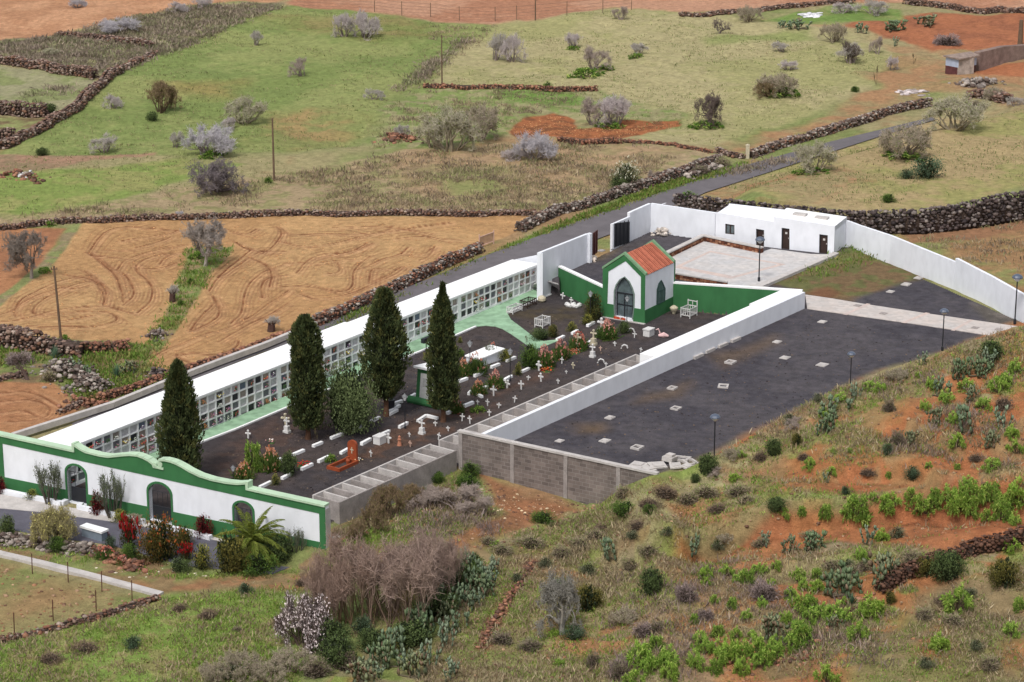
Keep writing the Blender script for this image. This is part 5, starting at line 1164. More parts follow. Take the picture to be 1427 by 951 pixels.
# ---- trees with trunks --------------------------------------------------
def cypress(u, v, hw, vtop, label, seed, lean=0.0, wide=1.0, trunkh=None, prof=None):
    p = P(u, v, 0); rng = np.random.default_rng(seed); k = ppm(p); H = ptop(p, u, vtop) - p.z; W = hw / k
    root = empty('cypress_tree', p, label, 'cypress', 'cypresses in the cemetery'); th = trunkh
    prof = prof or [(0, .72), (.08, .92), (.25, 1), (.45, .95), (.62, .8), (.78, .56), (.9, .3), (1, .05)]
    px_, pr_ = zip(*prof); n = 15000; t = rng.random(n) ** .92; a = rng.random(n) * 6.283
    ln = .68 + .58 * vn(a * 2.2 + seed, t * 10, seed) + .45 * (vn(a * 5, t * 30, seed + 3) - .5); r_ = np.interp(t, px_, pr_) * W * ln * np.where(rng.random(n) < .8, .86 + rng.random(n) * .16, rng.random(n) * .8)
    z = th + (H - th) * t; Pn = np.stack([np.cos(a) * r_ + lean * t, np.sin(a) * r_, z + rng.normal(size=n) * .05], 1)
    dd = np.stack([np.cos(a) * .45, np.sin(a) * .45, np.ones(n)], 1) + rng.normal(size=(n, 3)) * .35
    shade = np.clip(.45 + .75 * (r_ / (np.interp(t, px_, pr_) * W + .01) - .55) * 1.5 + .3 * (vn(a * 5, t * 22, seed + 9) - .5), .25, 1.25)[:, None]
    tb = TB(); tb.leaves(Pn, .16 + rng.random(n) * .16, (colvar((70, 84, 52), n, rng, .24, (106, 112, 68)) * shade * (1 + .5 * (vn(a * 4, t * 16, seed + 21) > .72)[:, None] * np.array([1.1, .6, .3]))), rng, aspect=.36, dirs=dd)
    # dark heart
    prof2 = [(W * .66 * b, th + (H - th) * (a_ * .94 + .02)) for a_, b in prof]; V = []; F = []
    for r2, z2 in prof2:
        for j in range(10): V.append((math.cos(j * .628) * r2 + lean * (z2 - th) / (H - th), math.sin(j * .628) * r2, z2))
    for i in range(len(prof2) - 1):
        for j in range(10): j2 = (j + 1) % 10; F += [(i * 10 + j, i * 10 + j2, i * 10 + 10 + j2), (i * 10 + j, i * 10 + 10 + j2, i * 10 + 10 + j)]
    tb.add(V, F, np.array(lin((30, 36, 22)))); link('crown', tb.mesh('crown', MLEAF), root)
    m = MB(); m.tube([(0, 0, -.2), (.03, .02, th * .5), (lean * .05, 0, th + .6)], [.24, .17, .14], 8, lin((104, 76, 60))); link('trunk', m.mesh('trunk', MBARK), root)
    return root
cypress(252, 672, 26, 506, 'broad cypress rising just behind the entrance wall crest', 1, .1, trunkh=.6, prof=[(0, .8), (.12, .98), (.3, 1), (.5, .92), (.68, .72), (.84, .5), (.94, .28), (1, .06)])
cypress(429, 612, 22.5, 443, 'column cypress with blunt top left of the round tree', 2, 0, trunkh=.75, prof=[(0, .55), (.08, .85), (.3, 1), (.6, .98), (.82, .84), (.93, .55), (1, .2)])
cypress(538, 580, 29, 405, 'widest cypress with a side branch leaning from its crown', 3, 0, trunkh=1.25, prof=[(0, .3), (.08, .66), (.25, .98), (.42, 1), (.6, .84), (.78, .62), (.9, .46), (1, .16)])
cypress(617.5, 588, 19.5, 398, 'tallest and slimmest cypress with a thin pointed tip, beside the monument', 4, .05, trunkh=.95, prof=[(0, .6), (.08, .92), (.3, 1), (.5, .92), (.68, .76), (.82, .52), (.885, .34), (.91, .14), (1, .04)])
def crown_tree(kind, u, v, w, vtop, label, cb=.3, bark=(96, 78, 64), name='tree', cat='tree', group=None, dz=None, stems=1, part='crown', r0=.13):
    p = hit(u, v) if dz is None else P(u, v, dz); k = ppm(p); H = ptop(p, u, vtop) - p.z; root = empty(name, p, label, cat, group); z0 = H * cb
    o = link(part, proto(kind, KIT[kind]), root, (0, 0, z0)); o.scale = (w / k / 2, w / k / 2, H - z0); o.rotation_euler = (0, 0, R.uniform(0, 6))
    m = MB()
    for s in range(stems):
        a = s * 2.2 + .5; m.tube([(0.05 * math.cos(a), .05 * math.sin(a), -.15), (.12 * math.cos(a), .12 * math.sin(a), z0 * .6), (.35 * math.cos(a) * (stems > 1), .3 * math.sin(a) * (stems > 1), z0 + .3 * (H - z0))], [r0, r0 * .8, r0 * .45], 7, lin(bark))
    link('trunk', m.mesh('trunk', MBARK), root); return root
KIT['roundtree'] = lambda: leaf_shrub(190, (120, 138, 88), (150, 164, 112), n=11000, size=.042, clumps=40, rough=.2)
crown_tree('roundtree', 487, 603, 92, 512, 'round leafy grey green tree between the two central cypresses', .1, stems=2, dz=0, name='round_tree')
def old_tree(u, v, w, vtop, label, seed, c=(140, 130, 122), c2=(128, 118, 110), stems=1, cb=.22, name='bare_tree', lean=0, group='bare fig trees of the fields', thick=1.0, spread=.62, leafc=None, nleaf=0, depth=5):
    p = hit(u, v); k = ppm(p); H = ptop(p, u, vtop) - p.z; rng = np.random.default_rng(seed); root = empty(name, p, label, 'bare tree', group)
    A, B, ra, rb, D = branches(rng, 4 + stems, depth, spread, .34, gnarl=.28, up=.12, kids=(2, 3), shrink=.78); t = TB(); kk = (D / depth)[:, None]; C = (np.array(lin(c)) * (1 - kk) + np.array(lin(c2)) * kk) * (1 + (rng.random((len(A), 1)) - .5) * .3)
    t.sticks(A, B, np.maximum(ra * 1.3, .008) * thick, np.maximum(rb * 1.3, .006) * thick, C); tips = B[D <= 1]
    for _ in range(2): d = unit(rng.normal(size=tips.shape) + np.array([0, 0, .3])); t.sticks(tips, tips + d * .12, .007 * thick, .005 * thick, np.array(lin(c)))
    if nleaf: i = rng.integers(0, len(tips), nleaf); t.leaves(tips[i] + rng.normal(size=(nleaf, 3)) * .06, .07, colvar(leafc, nleaf, rng, .2), rng)
    t.norm(); z0 = H * cb; o = link('crown', t.mesh('crown', MTWIG), root, (lean * z0, 0, z0 * .85)); o.scale = (w / k / 2, w / k / 2, H - z0 * .85)
    m = MB(); q = w / k / 2
    for s in range(stems):
        a = s * 2.4 + seed; m.tube([(0, 0, -.15), (lean * z0 * .5 + .05 * math.cos(a), .06 * math.sin(a), z0 * .5), (lean * z0 + .1 * q * math.cos(a), .1 * q * math.sin(a), z0 * 1.05)], [.17, .13, .1], 7, lin(c))
    link('trunk', m.mesh('trunk', MBARK), root); return root

# ---- dry stone walls -----------------------------------------------------
_ico = None
def ico_rocks(nv=10):
    ph = (1 + 5 ** .5) / 2; v = np.array([(-1, ph, 0), (1, ph, 0), (-1, -ph, 0), (1, -ph, 0), (0, -1, ph), (0, 1, ph), (0, -1, -ph), (0, 1, -ph), (ph, 0, -1), (ph, 0, 1), (-ph, 0, -1), (-ph, 0, 1)], float)
    f = np.array([(0, 11, 5), (0, 5, 1), (0, 1, 7), (0, 7, 10), (0, 10, 11), (1, 5, 9), (5, 11, 4), (11, 10, 2), (10, 7, 6), (7, 1, 8), (3, 9, 4), (3, 4, 2), (3, 2, 6), (3, 6, 8), (3, 8, 9), (4, 9, 5), (2, 4, 11), (6, 2, 10), (8, 6, 7), (9, 8, 1)])
    v = unit(v); out = []
    for k in range(nv): rng = np.random.default_rng(900 + k); out.append(v * (.75 + rng.random((12, 1)) * .5))
    return out, f
ROCK, ROCKF = ico_rocks()
LAVA = [(118, 96, 88), (98, 80, 74), (132, 112, 102), (86, 72, 68), (146, 132, 124), (116, 88, 74)]
RUBBLE = [(140, 132, 128), (116, 108, 104), (160, 152, 146), (104, 92, 86), (94, 82, 78)]
REDST = [(134, 94, 78), (108, 78, 66), (152, 112, 92), (96, 74, 66)]
DARKL = [(70, 62, 62), (84, 74, 74), (60, 54, 56), (98, 88, 86), (128, 120, 118)]
def rocks_tb(Pn, S, pal, rng):
    """Pn (n,3), S (n,3) half sizes"""
    n = len(Pn); idx = rng.integers(0, len(ROCK), n); base = np.stack(ROCK)[idx]; a = rng.random(n) * 6.28; ca, sa = np.cos(a)[:, None], np.sin(a)[:, None]
    b = base * S[:, None, :]; x = b[:, :, 0] * ca - b[:, :, 1] * sa; y = b[:, :, 0] * sa + b[:, :, 1] * ca; V = np.stack([x, y, b[:, :, 2]], 2) + Pn[:, None, :]
    F = (np.arange(n)[:, None, None] * 12 + ROCKF[None]).reshape(-1, 3); c = np.array([lin(q) for q in pal])[rng.integers(0, len(pal), n)] * 1.22 * np.array([1.03, 1.0, .95]) * (.8 + rng.random((n, 1)) * .4); return V.reshape(-1, 3), F, np.repeat(c, 12, 0)
WS = [0]
def stone_wall(px, h, label, pal=LAVA, th=.7, s=.3, name='stone_wall', cat='stone wall', group=None, h2=None, dz=None, cap=None, face_only=False, world=None, ragged=.12):
    WS[0] += 1; rng = np.random.default_rng(3000 + WS[0]); pts = world or [hit(*q) if dz is None else P(*q, dz) for q in px]; t = TB(); h2 = h if h2 is None else h2; L = [0]
    for a, b in zip(pts, pts[1:]): L.append(L[-1] + (b - a).length)
    kk_ = (.66 if group and dz is None else .8) if name == 'stone_wall' else 1; h = h * kk_; h2 = h2 * kk_; th = th * (.8 if group else 1); s = s * (.7 if group and dz is None else .82); tot = L[-1]; core = MB(); Pn = []; S = []
    for i, (a, b) in enumerate(zip(pts, pts[1:])):
        e = hdir(a, b); n = Vector((e.y, -e.x, 0)); d = (b - a).length; k = max(1, int(d / s))
        for j in range(k):
            f = (j + .5 + rng.uniform(-.3, .3)) / k; c = a.lerp(b, f); hh = (h + (h2 - h) * (L[i] + d * f) / tot) * (1 + ragged * (2 * vn(np.array([c.x * .5]), np.array([c.y * .5]), 4)[0] - 1) * 1.5); rows = max(1, int(round(hh / (s * .72))))
            zb = ground(c.x, c.y) if world is None and dz is None else c.z
            for r_ in range(rows):
                z = zb + hh * (r_ + .5 + rng.uniform(-.28, .28)) / rows
                for sd in ((1,) if face_only else (-1, 1)):
                    off = th / 2 * sd * (1 - .12 * r_ / rows); jj = rng.uniform(-.4, .4) * s; Pn.append((c.x + n.x * off + e.x * jj + rng.normal() * .04, c.y + n.y * off + e.y * jj + rng.normal() * .04, z)); S.append((s * .58, s * .5, hh / rows * .62))
            for w_ in range(max(1, int(th / s))):
                off = (w_ + .5) / max(1, int(th / s)) * th - th / 2; Pn.append((c.x + n.x * off, c.y + n.y * off, zb + hh + rng.normal() * .04)); S.append((s * .6, s * .55, s * .3))
        za, zb_ = ground(a.x, a.y) if world is None and dz is None else a.z, ground(b.x, b.y) if world is None and dz is None else b.z
        ha = h + (h2 - h) * L[i] / tot; hb = h + (h2 - h) * L[i + 1] / tot
        ec_ = hdir(a, b) * min(.35, (b - a).length * .3); a2 = a + ec_ * (i == 0); b2 = b - ec_ * (i == len(pts) - 2); wall_seg(core, a2, b2, th * .7, za - .3, za + ha * .72, zb_ - .3, zb_ + hb * .72)
    Pn = np.array(Pn); S = np.array(S) * (.55 + rng.random((len(S), 1)) ** 1.6 * 1.0); t.add(*rocks_tb(Pn, S, pal, rng))
    cv = np.concatenate(core.v); cf = []
    for q in core.f: cf += [(q[0], q[1], q[2]), (q[0], q[2], q[3])]
    t.add(cv, cf, np.array(lin((84, 70, 62)))); me = t.mesh(name, MSTONE); o = link(name, me); tag(o, label, cat, group)
    return o
def rubble(px, n, label, size=.25, pal=RUBBLE, name='stone_heap', cat='stone heap', rad=1.0, hh=.4, dz=None, group=None, flat=1.0):
    WS[0] += 1; rng = np.random.default_rng(3000 + WS[0]); pts = [hit(*q) if dz is None else P(*q, dz) for q in px]; Pn = []
    for i in range(n):
        k = rng.random() * (len(pts) - 1); a = pts[int(k)]; b = pts[min(int(k) + 1, len(pts) - 1)]; c = a.lerp(b, k % 1); r_ = abs(rng.normal()) * .5 * rad; an = rng.random() * 6.28; x, y = c.x + math.cos(an) * r_, c.y + math.sin(an) * r_
        z = ground(x, y) if dz is None else c.z; Pn.append((x, y, z + hh * max(0, 1 - r_ / rad) * rng.random()))
    S = np.array([[1, .8, .6 * flat]]) * size * (.4 + rng.random((n, 1)) ** 2 * 1.0); t = TB(); t.add(*rocks_tb(np.array(Pn), S, pal, rng)); return tag(link(name, t.mesh(name, MSTONE)), label, cat, group, 'stuff' if n >= 50 else None)

# ---- relational labels ------------------------------------------------------
ORD = ['nearest', 'second nearest', 'third nearest', 'fourth nearest', 'fifth nearest', 'sixth nearest', 'seventh nearest', 'eighth nearest', 'ninth nearest', 'tenth nearest', 'eleventh nearest', 'twelfth nearest', 'thirteenth nearest', 'fourteenth nearest']
def relabel(items, marks):
    """items: (object, description, u, v); words the place of each by the closest landmark, side and order"""
    gr = {}
    for o, desc, u, v in items:
        k = min(range(len(marks)), key=lambda i: math.hypot(u - marks[i][1], (v - marks[i][2]) * 1.6)); du, dv = u - marks[k][1], v - marks[k][2]
        side = ('right of' if du > 0 else 'left of') if abs(du) > abs(dv) * 1.3 else ('below' if dv > 0 else 'above')
        gr.setdefault((desc, k, side), []).append((math.hypot(du, dv), o))
    for (desc, k, side), l in gr.items():
        l.sort(key=lambda q: q[0])
        for i, (d, o) in enumerate(l):
            o['label'] = '%s %s %s' % (desc, side, marks[k][0]) if len(l) == 1 else '%s %s %s, %s' % (desc, side, marks[k][0], ORD[min(i, 13)])
# ================================================================== what grows and stands where
# ---- far fields: walls ------------------------------------------------------
GW_ = 'dry stone walls of the fields'
stone_wall([(79, 51), (130, 54), (175, 61), (212, 66)], .9, 'short tumbled stone wall crossing the heath at top left', th=1.0, s=.42, group=GW_)
stone_wall([(-20, 88), (45, 95), (90, 104), (133, 111)], 1.5, 'upper stone terrace wall at the left edge of the meadow', th=1.2, s=.42, group=GW_)
stone_wall([(-20, 157), (30, 162), (66, 163)], 2.0, 'thick middle stone terrace wall at the left edge', th=1.3, s=.42, group=GW_)
stone_wall([(-20, 197), (22, 192)], 1.5, 'lowest short terrace wall at the left edge', th=1.2, s=.42, group=GW_)
stone_wall([(-20, 210), (12, 206), (60, 181), (111, 150), (133, 126), (150, 111), (168, 100)], 1.2, 'dark stone wall climbing diagonally along the left of the green meadow', th=1.1, s=.42, group=GW_)
stone_wall([(168, 99), (192, 87), (215, 76)], .7, 'crumbling top end of the diagonal meadow wall among the heath', th=1.0, s=.4, group=GW_)
stone_wall([(-20, 322), (30, 318), (60, 314), (115, 310), (200, 307), (300, 304), (420, 300), (560, 300), (680, 301), (748, 301)], .7, 'long low stone wall along the top of the ploughed fields', th=.7, s=.32, group=GW_)
stone_wall([(590, 122), (680, 124), (760, 127), (833, 126)], .7, 'low stone wall across the middle of the upper pasture', th=.8, s=.36, pal=REDST, group=GW_)
stone_wall([(776, 198), (867, 200)], .7, 'dark bank of stones under the red earth clearing', th=.9, s=.36, pal=REDST, group=GW_)
stone_wall([(867, 199), (930, 203), (975, 210), (990, 214)], .4, 'thin stone line between the pasture and the dry slope', th=.6, s=.34, pal=REDST, group=GW_)
stone_wall([(722, 324), (745, 313), (773, 300), (817, 289), (867, 272), (910, 257), (960, 240), (1003, 226)], 1.15, 'long grey rubble wall along the left side of the road', th=.9, s=.36, pal=RUBBLE + LAVA[:2], group=GW_)
stone_wall([(998, 212), (1020, 219), (1040, 221)], .7, 'short dark wall meeting the white post by the road', th=.8, s=.36, group=GW_)
stone_wall([(1045, 221), (1088, 206), (1156, 186), (1233, 161), (1296, 148)], 1.2, 'dark stone wall following the far bend of the road', th=.9, s=.38, pal=RUBBLE + LAVA, group=GW_)
stone_wall([(1350, 139), (1380, 137), (1404, 144)], 1.3, 'ruined thick stone wall end right of the dead bushes', th=1.4, s=.5, group=GW_)
stone_wall([(947, 23), (985, 23), (1058, 17), (1120, 10), (1190, 4)], .8, 'stone wall below the red field at the top', th=.9, s=.42, group=GW_)
stone_wall([(1260, 5), (1344, 17), (1440, 20)], 1.1, 'stone wall across the top right corner', th=.9, s=.42, group=GW_)
stone_wall([(440, 455), (500, 430), (560, 402), (620, 372), (671, 350)], 1.05, 'grey stone wall between the ploughed field and the road', th=.8, s=.3, pal=REDST + RUBBLE, group=GW_, dz=0)
stone_wall([(118, 566), (200, 540), (250, 522), (307, 503), (370, 481), (440, 454)], .6, 'low stone wall behind the niche wall roof', th=.5, s=.3, pal=REDST, group=GW_, dz=0)
kl = kerb_line('concrete_strip', 'pale concrete strip on the wall behind the white niche roof', [(18, 606), (157, 562), (250, 524), (307, 502), (370, 479), (440, 450)], .35, .1, MCAP, .5)
stone_wall([(940, 291), (1000, 300), (1100, 314), (1190, 324), (1290, 324.5), (1370, 313), (1450, 299)], 1.7, 'tall black lava retaining wall running behind the white building', th=.7, s=.4, pal=DARKL, group=GW_, h2=3.1, dz=T - .2, ragged=.04)
stone_wall([(-20, 476), (30, 484), (80, 492), (120, 495)], 1.5, 'thick ruined stone bank below the pole at the left edge', th=1.8, s=.36, pal=LAVA, dz=0, ragged=.3, group=GW_)
stone_wall([(120, 490), (150, 489), (182, 487)], .8, 'low red brown end of the ruined bank under the ploughed field', th=.9, s=.3, pal=REDST, dz=0, group=GW_)
stone_wall([(-20, 538), (10, 530), (34, 524)], .5, 'low stone line above the small ploughed patch', th=.7, s=.3, dz=0, group=GW_)
stone_wall([(80, 578), (110, 566), (150, 556)], .35, 'thin row of stones right of the small ploughed patch', th=.4, s=.25, dz=0, group=GW_)
rubble([(70, 520), (98, 516), (112, 530), (130, 542), (140, 546)], 520, 'curved heap of grey rubble left of the niche wall', .22, rad=2.2, hh=1.0, dz=0)
rubble([(100, 560), (125, 565), (140, 566)], 160, 'reddish scattered rubble below the grey heap', .2, REDST, rad=1.8, hh=.5, dz=0)
rubble([(212, 472), (224, 468)], 90, 'small stone heap at the foot of the grass strip between ploughed fields', .2, rad=1.0, hh=.7, dz=0)
rubble([(212, 524), (225, 522)], 90, 'dark pile of sticks and stones by the niche roof', .18, DARKL, rad=1.0, hh=.6, dz=0)
rubble([(1343, 120), (1380, 117)], 120, 'pale tumbled stones above the ruined wall end', .4, rad=2.2, hh=.8)
rubble([(1000, 235), (960, 251)], 120, 'loose stones at the end of the roadside wall', .3, rad=1.0, hh=.8)
rubble([(540, 192), (575, 196)], 110, 'dark heap of stones left of the large pale bush', .3, REDST, rad=2.0, hh=.6)
rubble([(1254, 129), (1288, 128)], 60, 'flat pale slabs lying on the track', .45, [(190, 182, 184), (160, 150, 150)], rad=1.6, hh=.1, flat=.3)
rubble([(1119, 22), (1142, 21)], 40, 'white flat slab on the green patch at the top', .6, [(205, 206, 214)], rad=1.2, hh=.05, flat=.3)
rubble([(28, 246), (42, 243)], 26, 'whitish debris at the left edge of the track', .3, [(205, 206, 210), (150, 140, 132)], rad=.8, hh=.4)
rubble([(0, 246), (28, 243), (55, 256)], 70, 'brown debris and stones at the left edge', .3, REDST, rad=1.6, hh=.4)
rubble([(250, 63), (420, 30)], 2, 'two lone stones in the meadow', .2) if False else None

# ---- poles ---------------------------------------------------------------------
def pole(u, v, vt, label, r=.11, arms=True, lean=0):
    p = hit(u, v); H = ptop(p, u, vt) - p.z; th = empty('wooden_pole', p, label, 'pole', 'poles in the fields'); m = MB(); m.tube([(0, 0, -.3), (lean * .5, 0, H * .5), (lean, 0, H)], [r, r * .85, r * .65], 7); o = m.mesh('shaft', MWOOD); link('shaft', o, th)
    m = MB(); m.box((lean, 0, H - .25), (.5 if arms else .16, .06, .07)); 
    for s in ((-.2, .2) if arms else (0,)): m.lathe((lean + s, 0, H - .21), [(.03, 0), (.05, .05), (.03, .12)], 6)
    link('bracket', m.mesh('bracket', MWOOD), th)
pole(382, 252, 165, 'wooden pole standing in the lower green meadow', arms=False)
pole(86, 481, 371, 'leaning wooden pole beside the left ploughed field', lean=-.25)
pole(616, 120, 49, 'thin pole at the corner of the upper pasture wall', .09, False)
pole(746, 29, -12, 'pole behind the wire fence at the top', .1, False)
pole(1421, 66, 28, 'pale pillar at the top right edge', .35, False)

# ---- wire fence at the top, posts are things --------------------------------------
for i, (u, v) in enumerate([(522, 17), (560, 22), (600, 24), (640, 29), (690, 30), (720, 28), (790, 22), (840, 18), (880, 14)]):
    p = hit(u, v); m = MB(); m.tube([(0, 0, -.2), (0, 0, 1.9)], .045, 5); o = link('fence_post', m.mesh('fence_post', MWOOD), None, p); tag(o, None, 'fence post', 'thin fence posts along the red field'); o['label'] = 'thin post of the wire fence below the red field, %s from the left' % ['first', 'second', 'third', 'fourth', 'fifth', 'sixth', 'seventh', 'eighth', 'ninth'][i]
def fmat():
    m, nt, b = newmat('wire_mesh', .8); b.inputs['Base Color'].default_value = (*lin((120, 100, 88)), 1); return m
fence = MB(); fp = [hit(*q) for q in [(415, 12), (470, 15), (522, 17), (560, 22), (600, 24), (640, 29), (690, 30), (720, 28), (790, 22), (840, 18), (880, 14)]]
for a, b in zip(fp, fp[1:]):
    for h_ in (.5, .9, 1.3, 1.75): fence.tube([a + Vector((0, 0, h_)), b + Vector((0, 0, h_))], .018, 3, cap=False)
tag(fence.build('wire_fence', fmat()), 'thin wire fence strung along the red field at the top', 'fence')
# ---- hut -------------------------------------------------------------------------
hp = hit(1322, 104); th = empty('stone_hut', hp, 'tiny stone hut with a ragged roof and pale blue door by the long grey wall', 'hut'); ha, hb, hc = hit(1319, 102), hit(1335, 104.5), hit(1360, 101)
eh = hdir(ha, hb); nh = Vector((eh.y, -eh.x, 0)); k = 1 / ppm(hb); hz = hb.z; HH = 21 * k * 1.05
def hexl(m, pts, z0, z1, col=None): m.hexa([(p.x, p.y, z0) for p in pts], [(p.x, p.y, z1) for p in pts], col)
MHUT = mplain('pale_rubble_masonry', (176, 162, 152), .95, .35, 1.6, .6, 6)
back_ = hdir(hb, hc); W1 = (hb - ha).length; W2 = max(2.4, (hc - hb).length)
m = MB(); hexl(m, [ha, hb, hb + Vector((-nh.x, -nh.y, 0)) * 2.2, ha + Vector((-nh.x, -nh.y, 0)) * 2.2], hz - .5, hz + HH); m.build('wall', MHUT, th)
m = MB(); q1 = hb; q2 = hc; nn_ = Vector((-back_.y, back_.x, 0)); hexl(m, [q1, q2, q2 + nn_ * 2, q1 + nn_ * 2], hz + HH * .45, hz + HH * .98); m.build('door', mplain('pale_blue_boards', (176, 186, 206), .8, .15), th)
m = MB(); hexl(m, [q1 + nn_ * .15, q2 + nn_ * .15, q2 + nn_ * 2, q1 + nn_ * 2], hz - .4, hz + HH * .45); m.build('lower_opening', mplain('dark_red_boards', (96, 60, 60), .9, .3), th)
m = MB(); c0 = ha - eh * .5; c1 = hb + back_ * W2 * 1.02; 
m.hexa([(ha.x - .6, ha.y - .3, hz + HH), (hb.x, hb.y - .4, hz + HH - .05), (hc.x + .3, hc.y - .3, hz + HH), (hc.x - .3, hc.y + 2.2, hz + HH)], [(ha.x - .6, ha.y - .3, hz + HH + .12), (hb.x, hb.y - .4, hz + HH + .1), (hc.x + .3, hc.y - .3, hz + HH + .18), (hc.x - .3, hc.y + 2.2, hz + HH + .2)]); m.build('roof', mplain('old_roof_boards', (150, 132, 122), .9, .35, 2), th)
m = MB(); wa, wb_, wc = hit(1360, 99), hit(1395, 88), hit(1445, 80); 
for a, b, h0, h1 in ((wa, wb_, 2.2, 2.0), (wb_, wc, 2.0, 1.6)): wall_seg(m, a, b, .8, min(a.z, b.z) - .5, a.z + h0, min(a.z, b.z) - .5, b.z + h1)
tag(m.build('masonry_wall', mplain('grey_masonry', (138, 118, 110), .95, .3, 1.4, .5, 6)), 'long grey masonry wall running right from the stone hut', 'wall')
# pink gate in the roadside wall, white post
p0, p1 = P(668, 346, 0), P(688, 340, 0); th = empty('field_gate', p0, 'small pale pink field gate at the gap in the roadside wall', 'gate'); e = hdir(p0, p1); MPK = mplain('pink_paint', (214, 178, 164), .7, .1)
m = MB(); 
for z_ in (.15, .95): m.tube([p0 + Vector((0, 0, z_)), p1 + Vector((0, 0, z_ + .1))], .04, 5)
for t in (0, 1): q_ = p0.lerp(p1, t); m.tube([q_, q_ + Vector((0, 0, 1.2))], .05, 5)
m.build('gate_frame', MPK, th); m = MB(); wall_seg(m, p0, p1, .02, p0.z + .18, p0.z + .93, p1.z + .18, p1.z + .98); m.build('gate_mesh', mplain('pink_mesh', (196, 160, 130), .8, .2), th)
p = hit(1041.5, 221); m = MB(); m.box((p.x, p.y, p.z + .6), (.35, .35, 1.4)); m.lathe((p.x, p.y, p.z + 1.3), [(.24, 0), (.24, .06), (.03, .16)], 4); tag(m.build('gate_post', MCREAM), 'small white gate post at the bend of the road', 'post')

